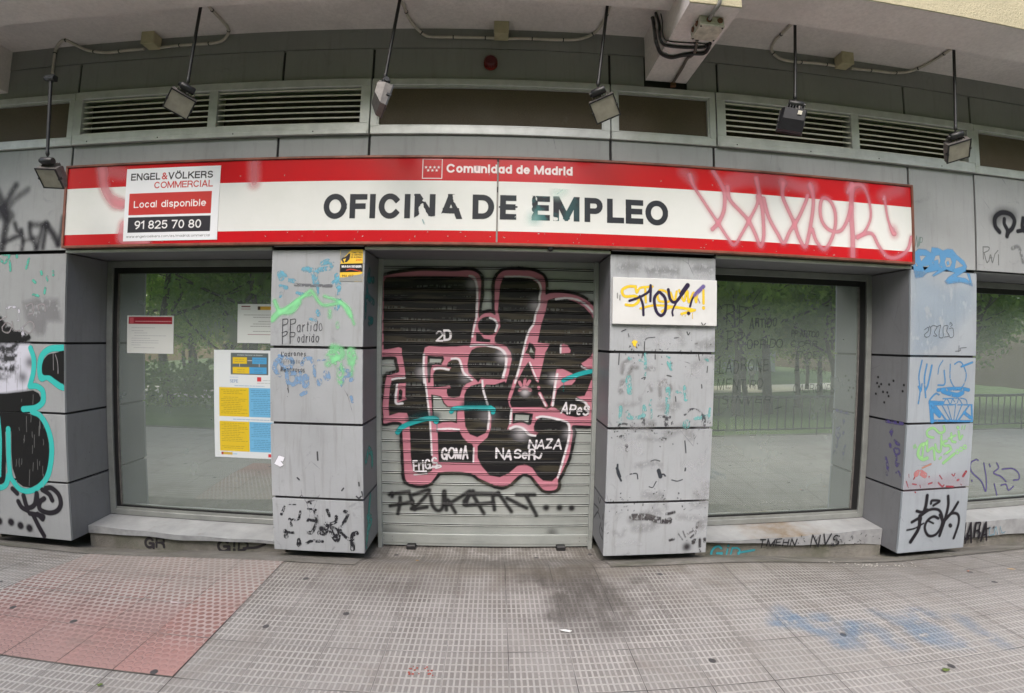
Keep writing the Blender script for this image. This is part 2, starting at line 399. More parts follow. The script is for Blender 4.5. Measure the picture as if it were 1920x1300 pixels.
def ground_sheet(name, xs, ys, mat, dz=0., zf=ground_z, **k):
    X, Y = np.meshgrid(xs, ys); Z = zf(X, Y) + dz
    nx, ny = len(xs), len(ys); v = np.stack([X, Y, Z], -1).reshape(-1, 3)
    f = [(j * nx + i, j * nx + i + 1, (j + 1) * nx + i + 1, (j + 1) * nx + i) for j in range(ny - 1) for i in range(nx - 1)]
    me = bpy.data.meshes.new(name); me.from_pydata(v.tolist(), [], f); me.materials.append(mat)
    me.polygons.foreach_set('use_smooth', [True] * len(f)); me.update()
    o = bpy.data.objects.new(name, me); COL.objects.link(o); return setp(o, **k)
gx = sorted(set(np.round(np.concatenate([np.linspace(-14, -5, 10), np.arange(-5, 6.01, .1), np.linspace(6.5, 15, 9), [XC, XD]]), 4)))
XR0, XR1 = TX - 10 * TS, TX - 5 * TS
gx = sorted(set(gx) | {round(XR0, 4), round(XR1, 4), round(XC - .012, 4), round(XD + .012, 4)})
gy = sorted(set(np.round(np.concatenate([np.linspace(-3.5, -1.3, 10), np.arange(-1.2, .62, .05), [TY, TY - 4 * TS]]), 4)))
gx = np.array(gx); gy = np.array(gy)
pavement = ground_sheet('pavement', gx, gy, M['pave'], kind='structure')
# red tactile field
rx = gx[(gx >= XR0 - 1e-3) & (gx <= XR1 + 1e-3)]; ry = gy[(gy >= TY - 4 * TS - 1e-3) & (gy <= TY + 1e-3)]
ground_sheet('tactile_paving', rx, ry, M['tactile'], .004, kind='structure')
sy = gy[gy >= TY - 1e-3]
for nm, a_, b_ in (('concrete_strip', -14, XC - .012), ('concrete_strip', XD + .012, 15)):
    sx = gx[(gx >= a_ - 1e-3) & (gx <= b_ + 1e-3)]
    ground_sheet(nm, sx, sy, M['concrete'], .005, kind='structure')

# ------------------------------------------------------------------ paint layers (opacity per vertex, real thin layers on the surfaces)
def spline(pts, n=8, closed=False):
    p = np.asarray(pts, float)
    if len(p) < 3: return p
    q = np.vstack([p[-1], p, p[0], p[1]]) if closed else np.vstack([2 * p[0] - p[1], p, 2 * p[-1] - p[-2]])
    out = []; t = np.linspace(0, 1, n, endpoint=False)[:, None]
    for i in range(1, len(q) - 2):
        a, b, c, d_ = q[i - 1], q[i], q[i + 1], q[i + 2]
        out.append(.5 * (2 * b + (c - a) * t + (2 * a - 5 * b + 4 * c - d_) * t**2 + (3 * b - a - 3 * c + d_) * t**3))
    out.append(q[-2][None]); return np.vstack(out)
def vnoise(U, V, s, seed=0, oct=3):
    out = np.zeros_like(U); amp = 1; tot = 0
    for o in range(oct):
        r = np.random.default_rng(seed * 31 + o).random((64, 64)); u = U * s * 2**o + 17.3 * o; v = V * s * 2**o + 5.1 * o
        i = np.floor(u).astype(int); j = np.floor(v).astype(int); fu = u - i; fv = v - j; fu = fu * fu * (3 - 2 * fu); fv = fv * fv * (3 - 2 * fv)
        g = lambda a, b: r[(i + a) % 64, (j + b) % 64]
        out += amp * (g(0, 0) * (1 - fu) * (1 - fv) + g(1, 0) * fu * (1 - fv) + g(0, 1) * (1 - fu) * fv + g(1, 1) * fu * fv); tot += amp; amp *= .55
    return out / tot
class Cv:
    def __init__(s, us, vs_, plane='y', val=0., base=None):
        s.us = np.asarray(us); s.vs = np.asarray(vs_); s.U, s.V = np.meshgrid(s.us, s.vs); s.C = np.zeros(s.U.shape + (3,)); s.A = np.zeros(s.U.shape)
        s.plane = plane; s.val = val; s.res = float(np.median(np.diff(s.us))); s.z = None
        if base is not None: s.C[:] = base; s.A[:] = 1
    def px(s, Z, pts):                       # zoomed-photo coordinates -> canvas coordinates on the real surface
        p = np.asarray(pts, float); x = Z[0] + p[:, 0] / Z[2]; y = Z[1] + p[:, 1] / Z[2]
        if s.plane == 'y': w_ = ony(x, y, s.val); return w_[:, [0, 2]]
        if s.plane == 'x': w_ = onx(x, y, s.val); return w_[:, [1, 2]]
        w_ = onz(x, y, s.val); return w_[:, [0, 1]]
    def over(s, sl_, cov, col):
        a0 = s.A[sl_]; c0 = s.C[sl_]; a1 = cov + a0 * (1 - cov)
        col = np.asarray(col, float)
        s.C[sl_] = np.where(a1[..., None] > 1e-6, (col * cov[..., None] + c0 * (a0 * (1 - cov))[..., None]) / np.maximum(a1, 1e-6)[..., None], c0); s.A[sl_] = a1
    def win(s, p, m):
        i0, i1 = np.searchsorted(s.us, [p[:, 0].min() - m, p[:, 0].max() + m]); j0, j1 = np.searchsorted(s.vs, [p[:, 1].min() - m, p[:, 1].max() + m])
        return slice(max(j0 - 1, 0), j1 + 1), slice(max(i0 - 1, 0), i1 + 1)
    def dist(s, p, sl_, square=0, closed=False):
        U, V = s.U[sl_], s.V[sl_]; D = np.full(U.shape, 1e9); n = len(p)
        for k in range(n if closed else n - 1):
            a, b = p[k], p[(k + 1) % n]; d_ = b - a; L2 = d_ @ d_ + 1e-14; L = math.sqrt(L2)
            t = ((U - a[0]) * d_[0] + (V - a[1]) * d_[1]) / L2
            if square:
                lo = -square / L if k == 0 else 0; hi = 1 + square / L if k == n - 2 else 1
                perp = np.abs((U - a[0]) * d_[1] - (V - a[1]) * d_[0]) / L
                over = np.maximum(lo - t, t - hi) * L
                if k == 0 and n > 2: rnd = np.where(t > 1, np.hypot(U - b[0], V - b[1]), 1e9)
                tt = np.maximum(perp, np.where(over > -square, over + square, 0))
                if 0 < k: tt = np.where(t < 0, np.hypot(U - a[0], V - a[1]), tt)
                if k < n - 2: tt = np.where(t > 1, np.hypot(U - b[0], V - b[1]), tt)
                D = np.minimum(D, tt)
            else:
                t = np.clip(t, 0, 1); D = np.minimum(D, np.hypot(U - a[0] - t * d_[0], V - a[1] - t * d_[1]))
        return D
    def mod(s, sl_, cov, drop, seed, scale=40, st=1.):
        if drop:
            n = .62 * vnoise(s.U[sl_], s.V[sl_] * st, scale, seed) + .38 * vnoise(s.U[sl_], s.V[sl_] * .45, scale * 4.5, seed + 9, 2); cov = cov * np.clip((n - drop) / .10 + .35, 0, 1)
        return cov
    def stroke(s, p, w_, col, al=1., soft=0., sp=True, drop=0, seed=1, square=False, clip=None, Z=None, rough=0, dscale=40, st=1., taper=None):
        if Z is not None: p = s.px(Z, p)
        p = np.asarray(p, float)
        if sp and len(p) > 2: p = spline(p)
        if len(p) == 1: p = np.vstack([p, p + 1e-5])
        e_ = max(s.res, soft); sl_ = s.win(p, w_ / 2 + e_)
        if s.U[sl_].size == 0: return
        D = s.dist(p, sl_, w_ / 2 if square else 0)
        if rough: D = D + (vnoise(s.U[sl_], s.V[sl_], 1 / (w_ * 1.2), seed + 5) - .5) * rough * w_
        cov = np.clip(.5 + (w_ / 2 - D) / e_, 0, 1)
        if soft: cov = cov * cov * (3 - 2 * cov)
        if clip is not None: cov = cov * np.clip(.5 + (s.V[sl_] - clip[0]) / s.res, 0, 1) * np.clip(.5 + (clip[1] - s.V[sl_]) / s.res, 0, 1)
        s.over(sl_, s.mod(sl_, cov, drop, seed, dscale, st) * al, col)
    def poly(s, p, col, al=1., soft=0., Z=None, sp=False, erase=False, drop=0, seed=1, rough=0, rs=.03, dscale=40, st=1.):
        if Z is not None: p = s.px(Z, p)
        p = np.asarray(p, float)
        if sp: p = spline(p, 6, True)
        e_ = max(s.res, soft); sl_ = s.win(p, e_ + rough); U, V = s.U[sl_], s.V[sl_]
        if U.size == 0: return
        D = s.dist(p, sl_, closed=True); ins = np.zeros(U.shape, bool); n = len(p)
        for k in range(n):
            a, b = p[k], p[(k + 1) % n]
            if a[1] == b[1]: continue
            c_ = (a[1] > V) != (b[1] > V); ins ^= c_ & (U < (b[0] - a[0]) * (V - a[1]) / (b[1] - a[1]) + a[0])
        D = np.where(ins, D, -D)
        if rough: D = D + (vnoise(U, V, 1 / rs, seed + 3) - .5) * rough
        cov = np.clip(.5 + D / e_, 0, 1)
        cov = s.mod(sl_, cov, drop, seed, dscale, st) * al
        if erase: s.A[sl_] *= (1 - cov)
        else: s.over(sl_, cov, col)
    def blob(s, c_, r, col, al=1., Z=None, fall=2.):
        if Z is not None: c_ = s.px(Z, [c_])[0]
        p = np.array([c_]); sl_ = s.win(p, r * 1.6); D = np.hypot(s.U[sl_] - c_[0], s.V[sl_] - c_[1]) / r
        s.over(sl_, np.exp(-D**fall * 1.6) * al * (D < 1.6), col)
    def build(s, name, parent, mat, eps=.0015, surf=None, thr=.02, label=None):
        if s.z is not None: pass
        A = s.A; need = (A[:-1, :-1] > thr) | (A[1:, :-1] > thr) | (A[:-1, 1:] > thr) | (A[1:, 1:] > thr)
        jj, ii = np.nonzero(need)
        if len(jj) == 0: return None
        nx = s.U.shape[1]; q = np.stack([jj * nx + ii, jj * nx + ii + 1, (jj + 1) * nx + ii + 1, (jj + 1) * nx + ii], 1)
        used, inv = np.unique(q, return_inverse=True); q = inv.reshape(q.shape)
        U = s.U.ravel()[used]; V = s.V.ravel()[used]
        if surf is not None: co = surf(U, V)
        elif s.plane == 'y': co = np.stack([U, np.full_like(U, s.val - eps), V], 1)
        elif s.plane == 'x': co = np.stack([np.full_like(U, s.val + (-eps if s.val > 0 else eps)), U, V], 1)
        else: co = np.stack([U, V, np.full_like(U, s.val + eps)], 1)
        me = bpy.data.meshes.new(name); me.vertices.add(len(co)); me.vertices.foreach_set('co', co.astype(np.float32).ravel())
        me.loops.add(q.size); me.loops.foreach_set('vertex_index', q.astype(np.int32).ravel())
        me.polygons.add(len(q)); me.polygons.foreach_set('loop_start', np.arange(0, q.size, 4, dtype=np.int32))
        try: me.polygons.foreach_set('loop_total', np.full(len(q), 4, np.int32))
        except Exception: pass
        me.update(calc_edges=True)
        at = me.color_attributes.new('Col', 'FLOAT_COLOR', 'POINT')
        rgba = np.concatenate([s.C.reshape(-1, 3)[used], np.clip(A.ravel()[used], 0, 1)[:, None]], 1).astype(np.float32)
        at.data.foreach_set('color', rgba.ravel()); me.materials.append(mat)
        o = bpy.data.objects.new(name, me); COL.objects.link(o)
        if parent is not None: o.parent = parent; o.matrix_parent_inverse = pinv(parent)
        if label: o['label'] = label
        return o
def rng(a, b, r): return np.linspace(a, b, max(2, int(round((b - a) / r)) + 1))

# ------------------------------------------------------------------ a stroke alphabet (unit box; x is scaled by the glyph width)
def arc(cx, cy, rx, ry, a0, a1, n=12):
    t = np.radians(np.linspace(a0, a1, n)); return [(cx + rx * math.cos(q), cy + ry * math.sin(q)) for q in t]
X_ = .74
G = {
 'A': (.80, [[(0, -.1), (.5, 1.06)], [(1, -.1), (.5, 1.06)], [(.17, .27), (.83, .27)]]),
 'B': (.68, [[(0, 0), (0, 1)], [(0, 1), (.6, 1)] + arc(.6, .76, .32, .24, 90, -90, 8) + [(0, .52)], [(.6, .52)] + arc(.62, .26, .36, .26, 90, -90, 8) + [(0, 0)]]),
 'C': (.78, [arc(.5, .5, .5, .5, 42, 318, 22)]),
 'D': (.74, [[(0, 0), (0, 1)], [(0, 1), (.42, 1)] + arc(.45, .5, .55, .5, 85, -85, 14) + [(.42, 0), (0, 0)]]),
 'E': (.62, [[(0, 0), (0, 1)], [(0, 1), (1, 1)], [(0, .52), (.92, .52)], [(0, 0), (1, 0)]]),
 'F': (.57, [[(0, 0), (0, 1)], [(0, 1), (1, 1)], [(0, .5), (.88, .5)]]),
 'G': (.80, [arc(.5, .5, .5, .5, 42, 300, 20), [(.55, .44), (1, .44)], [(1, .44), (1, 0)], arc(.5, .5, .5, .5, 300, 345, 5)]),
 'H': (.72, [[(0, 0), (0, 1)], [(1, 0), (1, 1)], [(0, .5), (1, .5)]]),
 'I': (.0, [[(.5, 0), (.5, 1)]]),
 'J': (.5, [[(1, 1), (1, .3)] + arc(.5, .28, .5, .28, 0, -180, 10)]),
 'K': (.72, [[(0, 0), (0, 1)], [(1.0, 1.04), (0, .4)], [(.35, .62), (1.05, -.05)]]),
 'L': (.55, [[(0, 1), (0, 0)], [(0, 0), (1, 0)]]),
 'M': (.90, [[(0, 0), (0, 1)], [(1, 0), (1, 1)], [(0.02, 1.08), (.5, .04)], [(.98, 1.08), (.5, .04)]]),
 'N': (.74, [[(0, 0), (0, 1)], [(1, 0), (1, 1)], [(0, 1.08), (1, -.08)]]),
 'O': (.84, [arc(.5, .5, .5, .5, 0, 360, 28)]),
 'P': (.64, [[(0, 0), (0, 1)], [(0, 1), (.6, 1)] + arc(.62, .72, .38, .28, 85, -85, 9) + [(.6, .44), (0, .44)]]),
 'Q': (.84, [arc(.5, .5, .5, .5, 0, 360, 26), [(.6, .25), (1, -.05)]]),
 'R': (.68, [[(0, 0), (0, 1)], [(0, 1), (.6, 1)] + arc(.62, .74, .36, .26, 85, -85, 9) + [(.6, .48), (0, .48)], [(.6, .48), (.95, .3), (1, -.03)]]),
 'S': (.66, [arc(.5, .75, .46, .25, 30, 235, 12) + [(.5, .52)] + arc(.5, .26, .5, .26, 60, -145, 13)]),
 'T': (.66, [[(.5, 0), (.5, 1)], [(0, 1), (1, 1)]]),
 'U': (.70, [[(0, 1), (0, .35)] + arc(.5, .35, .5, .35, 180, 360, 12) + [(1, 1)]]),
 'V': (.74, [[(0, 1.06), (.5, -.05)], [(1, 1.06), (.5, -.05)]]),
 'W': (1.1, [[(0, 1.05), (.26, -.05)], [(.5, 1.0), (.26, -.05)], [(.5, 1.0), (.74, -.05)], [(1, 1.05), (.74, -.05)]]),
 'X': (.7, [[(0, 0), (1, 1)], [(0, 1), (1, 0)]]), 'Y': (.7, [[(0, 1.04), (.5, .42)], [(1, 1.04), (.5, .42)], [(.5, .42), (.5, 0)]]),
 'Z': (.66, [[(0, 1), (1, 1)], [(1, 1), (0, 0)], [(0, 0), (1, 0)]]),
 '0': (.52, [arc(.5, .5, .5, .5, 0, 360, 22)]), '1': (.25, [[(1, 0), (1, 1)], [(1, 1), (0, .78)]]),
 '2': (.54, [arc(.5, .7, .5, .3, 165, -30, 11) + [(0, 0)], [(0, 0), (1, 0)]]), '3': (.54, [arc(.5, .75, .44, .25, 150, -90, 10), arc(.5, .26, .5, .26, 90, -150, 11)]),
 '4': (.58, [[(.75, 0), (.75, 1)], [(.75, 1), (0, .3)], [(0, .3), (1, .3)]]), '5': (.54, [[(.9, 1), (.15, 1), (.08, .52)] + arc(.5, .32, .5, .32, 130, -150, 13)]),
 '6': (.54, [arc(.5, .3, .5, .3, 0, 360, 18), [(0, .32), (.15, .75), (.7, 1)]]), '7': (.54, [[(0, 1), (1, 1)], [(1, 1), (.3, 0)]]),
 '8': (.54, [arc(.5, .75, .42, .25, 0, 360, 16), arc(.5, .26, .5, .26, 0, 360, 16)]), '9': (.54, [arc(.5, .7, .5, .3, 0, 360, 18), [(1, .68), (.85, .25), (.3, 0)]]),
 'a': (.52, [arc(.5, .36, .5, .36, 0, 360, 16), [(1, .72), (1, 0)]]), 'b': (.54, [arc(.5, .36, .5, .36, 0, 360, 16), [(0, 1), (0, 0)]]),
 'c': (.50, [arc(.5, .36, .5, .36, 45, 315, 14)]), 'd': (.54, [arc(.5, .36, .5, .36, 0, 360, 16), [(1, 1), (1, 0)]]),
 'e': (.54, [arc(.5, .36, .5, .36, 0, 310, 16), [(0, .38), (1, .38)]]), 'f': (.32, [[(.4, 0), (.4, .8), (.6, 1), (1, 1)], [(0, .7), (.9, .7)]]),
 'g': (.54, [arc(.5, .36, .5, .36, 0, 360, 16), [(1, .72), (1, -.1)] + arc(.5, -.08, .5, .2, 0, -150, 8)]), 'h': (.5, [[(0, 0), (0, 1)], [(0, .4)] + arc(.5, .42, .5, .3, 170, 0, 9) + [(1, 0)]]),
 'i': (.0, [[(.5, 0), (.5, .72)], [(.5, .97), (.5, 1.0)]]), 'j': (.2, [[(1, .72), (1, -.1), (.2, -.28)], [(1, .97), (1, 1)]]), 'k': (.5, [[(0, 0), (0, 1)], [(.95, .72), (0, .28)], [(.4, .45), (1, 0)]]),
 'l': (.0, [[(.5, 0), (.5, 1)]]), 'm': (.86, [[(0, 0), (0, .72)], [(0, .45)] + arc(.25, .46, .25, .26, 170, 0, 8) + [(.5, 0)], [(.5, .45)] + arc(.75, .46, .25, .26, 170, 0, 8) + [(1, 0)]]),
 'n': (.5, [[(0, 0), (0, .72)], [(0, .42)] + arc(.5, .42, .5, .3, 170, 0, 9) + [(1, 0)]]), 'o': (.54, [arc(.5, .36, .5, .36, 0, 360, 18)]),
 'p': (.54, [arc(.5, .36, .5, .36, 0, 360, 16), [(0, .72), (0, -.28)]]), 'r': (.3, [[(0, 0), (0, .72)], [(0, .42), (.4, .68), (1, .7)]]),
 's': (.46, [arc(.5, .54, .45, .18, 30, 235, 9) + arc(.5, .18, .5, .18, 60, -145, 9)]), 't': (.3, [[(.4, .95), (.4, .15), (.6, 0), (1, 0)], [(0, .7), (.95, .7)]]),
 'u': (.5, [[(0, .72), (0, .3)] + arc(.5, .3, .5, .3, 180, 360, 9) + [(1, .72)], [(1, .72), (1, 0)]]), 'v': (.5, [[(0, .76), (.5, -.03)], [(1, .76), (.5, -.03)]]),
 'w': (.76, [[(0, .76), (.25, -.03)], [(.5, .7), (.25, -.03)], [(.5, .7), (.75, -.03)], [(1, .76), (.75, -.03)]]), 'z': (.46, [[(0, .72), (1, .72)], [(1, .72), (0, 0)], [(0, 0), (1, 0)]]),
 '.': (.0, [[(.5, 0), (.5, .03)]]), '/': (.35, [[(0, -.1), (1, 1.05)]]), '!': (.0, [[(.5, .35), (.5, 1)], [(.5, 0), (.5, .03)]]), '&': (.74, [[(1, 0), (.2, .68)] + arc(.42, .8, .25, .2, 200, -40, 9) + [(.1, .35)] + arc(.4, .25, .38, .25, 150, 350, 9) + [(.98, .5)]]),
 '"': (.25, [[(0, 1), (0, .75)], [(1, 1), (1, .75)]]), ':': (0, [[(.5, 0), (.5, .05)], [(.5, .6), (.5, .65)]]), '-': (.3, [[(0, .4), (1, .4)]]),
}
G['Ö'] = (G['O'][0], G['O'][1] + [[(.3, 1.2), (.3, 1.23)], [(.7, 1.2), (.7, 1.23)]])
def glyph(cv, ch, x0, z0, w_, h, t, col, **k):
    """draw glyph so that its ink box is [x0,x0+w_]x[z0,z0+h]"""
    low = ch.islower() or ch in '.:'
    for ln in G[ch][1]:
        p = np.array([(x0 + t / 2 + u * max(w_ - t, 0), z0 + t / 2 + v * (h - t)) for u, v in ln])
        desc = min(v for _, v in ln) < -.15 or ch == 'Ö'
        cv.stroke(p, t, col, sp=False, square=True, clip=None if desc else (z0 - (.01 * h), z0 + h * 1.01), **k)
def text(cv, s_, x0, x1, z0, h, wt, col, gap=.16, space=.35, **k):
    t = wt * h; tot = 0; ws = []
    for ch in s_:
        g = space * h if ch == ' ' else G[ch][0] * h * (1 - wt * .0) + t * (1 if G[ch][0] == 0 else .55)
        ws.append(g); tot += g
    n = len(s_) - 1; gp = gap * h; f = (x1 - x0) / (tot + gp * n); x = x0
    for ch, g in zip(s_, ws):
        if ch != ' ': glyph(cv, ch, x, z0, (g * f if G[ch][0] else t), h, t, col, **k)
        x += (g + gp) * f
def hand(cv, s_, Z, p0, p1, hpx, wpx, col, jit=.06, gap=.26, seed=3, shear=.10, **k):
    """hand lettering along a line given in zoomed-photo pixels"""
    r = np.random.default_rng(seed); base = cv.px(Z, [p0, p1, (p0[0], p0[1] - hpx), (p0[0] + wpx, p0[1])])
    a_, b_ = base[0], base[1]; h = abs(base[2][1] - a_[1]); t = abs(base[3][0] - a_[0]); L = np.hypot(*(b_ - a_)); dx = (b_ - a_) / L; dy = np.array([-dx[1], dx[0]])
    if cv.plane == 'z': h = np.hypot(*(base[2] - a_)); dy = (base[2] - a_) / h
    tot = sum((.3 if c == ' ' else max(G[c][0], .12)) for c in s_) + gap * (len(s_) - 1); f = L / (tot * h); x = 0
    for c in s_:
        g = .3 if c == ' ' else max(G[c][0], .12)
        if c != ' ':
            s1 = r.normal(1, .07); up_ = r.normal(0, .04); rot = r.normal(0, .04); sh_ = shear + r.normal(0, .04); gw = r.normal(1, .08)
            for ln in G[c][1]:
                if len(ln) > 6: ln = ln[::2] + [ln[-1]]
                ln = [(u + rot * v, v * s1 + up_ - rot * u * .5) for u, v in ln]
                q = np.array([a_ + dx * (x + (u * g * gw + sh_ * v) * h * f) + dy * h * v for u, v in ln]) + r.normal(0, jit * h * .22, (len(ln), 2))
                cv.stroke(q, t * r.uniform(.8, 1.2), col, sp=len(q) > 4, **k)
        x += (g + gap) * h * f

# ------------------------------------------------------------------ the building
bld = empty('shop_building', (0, 0, 0), label='grey clad shopfront building with pilasters, shuttered doorway and louvre vents under a canopy', cat='building')
GAP = .019
def clad(name, x0, x1, zb, sides, depth=DW, mat='panel', label=None, zt=ZT):
    """a pilaster: dark core, panel faces with open joints, panelled returns"""
    m = MB(); m.mi = 1
    m.box(x0 + .02, x1 - .02, .012, depth + .25, zb + .02, zt - .002)
    zs = [zb, Z4, Z3, Z2, zt]
    for i in range(4):
        z0 = zs[i] + (GAP / 2 if i else 0); z1 = zs[i + 1] - GAP / 2
        m.mi = 0; m.box(x0, x1, 0, .02, z0, z1, .0015)
        for sd in sides:
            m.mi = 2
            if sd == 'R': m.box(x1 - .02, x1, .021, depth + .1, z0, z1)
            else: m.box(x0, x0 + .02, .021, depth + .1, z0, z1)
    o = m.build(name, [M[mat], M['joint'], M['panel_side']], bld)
    if label: o['label'] = label
    return o
pil1 = clad('pilaster', -4.3, XA, -.07, 'RL', mat='panel', label='left pilaster covered in black and turquoise graffiti')
pil2 = clad('pilaster', XB, XC, -.008, 'RL', mat='panel_worn', label='pilaster left of the shutter with pale green and blue scrawls')
pil3 = clad('pilaster', XD, XE, -.012, 'RL', mat='panel_worn', label='scuffed pilaster right of the shutter')
pil4 = clad('pilaster', XF, XG, -.134, 'RL', mat='panel_right', label='right pilaster with blue, green and black tags')
pil5 = clad('pilaster', 6.2, 7.0, -.134, 'L', mat='panel_right')
pil0 = clad('pilaster', -7.3, -6.5, -.09, 'R', mat='panel')
# upper wall: panels between the lintel and the vents, and above the vents
def wallband(name, xs, z0, z1, mat, y0=0.):
    m = MB()
    for a_, b_ in zip(xs[:-1], xs[1:]): m.mi = 0; m.box(a_ + GAP / 2, b_ - GAP / 2, y0, y0 + .02, z0, z1, .0015)
    m.mi = 1; m.box(xs[0], xs[-1], y0 + .012, y0 + .16, z0 - .004, z1 - .004)
    return m.build(name, [M[mat], M['joint']], bld)
cuts = [-7.3, -5.2, -4.3, XA, XB, XC, XD, XE, XF, XG, 5.6, 7.0]
wallband('wall_panel', cuts, ZT + GAP, ZV0 - .004, 'panel')
wallband('wall_panel', [-7.3, -4.3, XA, XB, XC, XD, 1.08], ZV1 + .002, ZW, 'upper')
wallband('wall_panel', [1.40, XE + .05, XF, XG, 5.6, 7.0], ZV1 + .002, ZW, 'upper')
m = MB(); m.box(-7.3, 1.078, -.004, .16, ZW + .004, ZC); m.box(1.402, 7.0, -.004, .16, ZW + .004, ZC); each(m, 'wall_trim', M['upper'], bld)
m = MB(); m.box(1.07, 1.41, .02, .16, ZV1 + .002, ZC); m.build('wall_core', M['dark'], bld)
# lintel undersides over the recesses with a pale trim under the sign
def soffit_panel(x0, x1):
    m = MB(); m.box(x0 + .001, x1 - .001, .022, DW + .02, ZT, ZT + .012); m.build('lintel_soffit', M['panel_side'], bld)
    m = MB(); m.box(x0 + .003, x1 - .003, -.012, .0205, ZT - .006, ZT + .012); m.build('lintel_trim', M['alu_white'], bld)
for a_, b_ in ((XA, XB), (XC, XD), (XE, XF)): soffit_panel(a_, b_)
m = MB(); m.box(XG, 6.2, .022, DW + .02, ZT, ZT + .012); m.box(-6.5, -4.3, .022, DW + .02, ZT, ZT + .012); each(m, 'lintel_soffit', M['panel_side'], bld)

# windows: aluminium frame, black gasket, pane, sheet-metal sill, rough plinth
def window(x0, x1, zf0, label, lean=0., sagL=0., sill=True, s0=None, s1=None, zlipL=.060, zlipR=.022, ys0=.168, ys1=.129):
    zf1 = ZT - .004; fw_ = .055
    root = MB(); y0, y1 = DW - .015, DW + .05
    root.box(x0, x0 + fw_, y0, y1, zf0, zf1, .003); root.box(x1 - fw_, x1, y0, y1, zf0, zf1, .003)
    root.box(x0 + fw_, x1 - fw_, y0 + .001, y1, zf1 - fw_, zf1, .003); root.box(x0 + fw_, x1 - fw_, y0 - .004, y1, zf0, zf0 + .045, .003)
    root.box(x0 + fw_, x1 - fw_, y0 + .012, y1, zf0 + .045, zf0 + .066)
    o = root.build('window', M['alu'], bld); o['label'] = label
    g = MB(); b = .036
    g.box(x0 + fw_, x0 + fw_ + b, y0 + .018, y1, zf0 + .066, zf1 - fw_); g.box(x1 - fw_ - b * 1.6, x1 - fw_, y0 + .018, y1, zf0 + .066, zf1 - fw_)
    g.box(x0 + fw_ + b, x1 - fw_ - b * 1.6, y0 + .018, y1, zf1 - fw_ - .05, zf1 - fw_); g.box(x0 + fw_ + b, x1 - fw_ - b * 1.6, y0 + .018, y1, zf0 + .066, zf0 + .08)
    g.build('gasket', M['gasket'], o)
    e_ = MB(); e_.box(x0 + fw_ + b, x0 + fw_ + b + .012, y0 + .022, y1, zf0 + .08, zf1 - fw_ - .05); e_.box(x1 - fw_ - b * 1.6 - .012, x1 - fw_ - b * 1.6, y0 + .022, y1, zf0 + .08, zf1 - fw_ - .05); e_; each(e_, 'glazing_bead', M['lamp_grey'], o)
    p = MB(); yg = y0 + .034; p.add([(x0 + fw_ + b, yg, zf0 + .08), (x1 - fw_ - b, yg, zf0 + .08), (x1 - fw_ - b, yg, zf1 - fw_ - .04), (x0 + fw_ + b, yg, zf1 - fw_ - .04)], [(0, 1, 2, 3)])
    p.add([(x0 + fw_ + b, yg + .012, zf0 + .08), (x1 - fw_ - b, yg + .012, zf0 + .08), (x1 - fw_ - b, yg + .012, zf1 - fw_ - .04), (x0 + fw_ + b, yg + .012, zf1 - fw_ - .04)], [(3, 2, 1, 0)])
    p.build('pane', M['glass'], o)
    # folded sheet sill, dented lip
    n = 28; s = MB(); vs = []
    for i in range(n + 1):
        t = i / n; x = x0 + .004 + (x1 - x0 - .008) * t; yf = ys0 + (ys1 - ys0) * t + .004 * math.sin(9 * t); dz = -.006 * math.sin(math.pi * t) + .003 * math.sin(23 * t)
        zl = zlipL + (zlipR - zlipL) * t + .004 * math.sin(13 * t + 1)
        zt0, zt1 = zf0 - .002, zf0 - .014 + dz
        vs += [(x, DW - .017, zt0), (x, yf, zt1), (x, yf + .002, zt1 - max(zl, .006)), (x, yf + .03, zt1 - max(zl, .006))]
    s.add(vs, [(i * 4 + k, i * 4 + k + 1, i * 4 + k + 5, i * 4 + k + 4) for i in range(n) for k in range(3)]); s.m = [(1 if k % 3 == 0 else 0) for k in range(n * 3)]; s.build('sill', [M['sill'], M['sill_top']], o)
    q = MB(); q.box(x0, x1, .19, DW + .1, -.5, zf0 - .03); q.build('plinth', M['concrete'], bld)
    return o, yg
winL, YG = window(XA + .001, XB - .001, .010, 'left shop window with notices behind frosted glass')
winR, _ = window(XE + .001, XF - .001, .030, 'right shop window with marker scribbles on frosted glass', zlipL=.0, zlipR=.14, ys0=.125, ys1=.179)
winF, _ = window(XG + .001, 6.2 - .001, .03, 'shop window at far right edge with purple scribble', zlipL=.145, zlipR=.145)
winO, _ = window(-6.5 + .001, -4.3 - .001, .01, 'shop window beyond the left pilaster')

M['groove_shade'] = simple('groove_shade', (.045, .042, .036), .8, 0, .4, 20)  # shade inside the slat grooves, painted as a dark colour
# roller shutter in the doorway
PZ = .0871; ZB0 = 2.155 - .88 * PZ - 24 * PZ
prof = [(0, 0), (.70, 0), (.712, .020), (.755, .020), (.768, -.005), (.80, -.009), (.85, -.007), (.868, .020), (.915, .020), (.93, -.005), (.975, -.005), (1.0, 0)]
def shut_y(z):
    f = np.mod((np.asarray(z) - ZB0) / PZ, 1.0); return .433 + np.interp(f, [p[0] for p in prof], [p[1] for p in prof])
m = MB(); zs = [ZB0 + (k + f) * PZ for k in range(26) for f, _ in prof[:-1]]; zs = [z for z in zs if z < ZT - .003] + [ZT - .003]
vs = []
for z in zs:
    y = float(shut_y(z)); vs += [(XC + .03, y, z), (XD - .03, y, z)]
m.add(vs, [(2 * i, 2 * i + 1, 2 * i + 3, 2 * i + 2) for i in range(len(zs) - 1)])
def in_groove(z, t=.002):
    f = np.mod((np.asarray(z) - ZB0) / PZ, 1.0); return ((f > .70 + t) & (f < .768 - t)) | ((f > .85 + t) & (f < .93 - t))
m.m = [1 if in_groove((a + b) / 2) else 0 for a, b in zip(zs[:-1], zs[1:])]
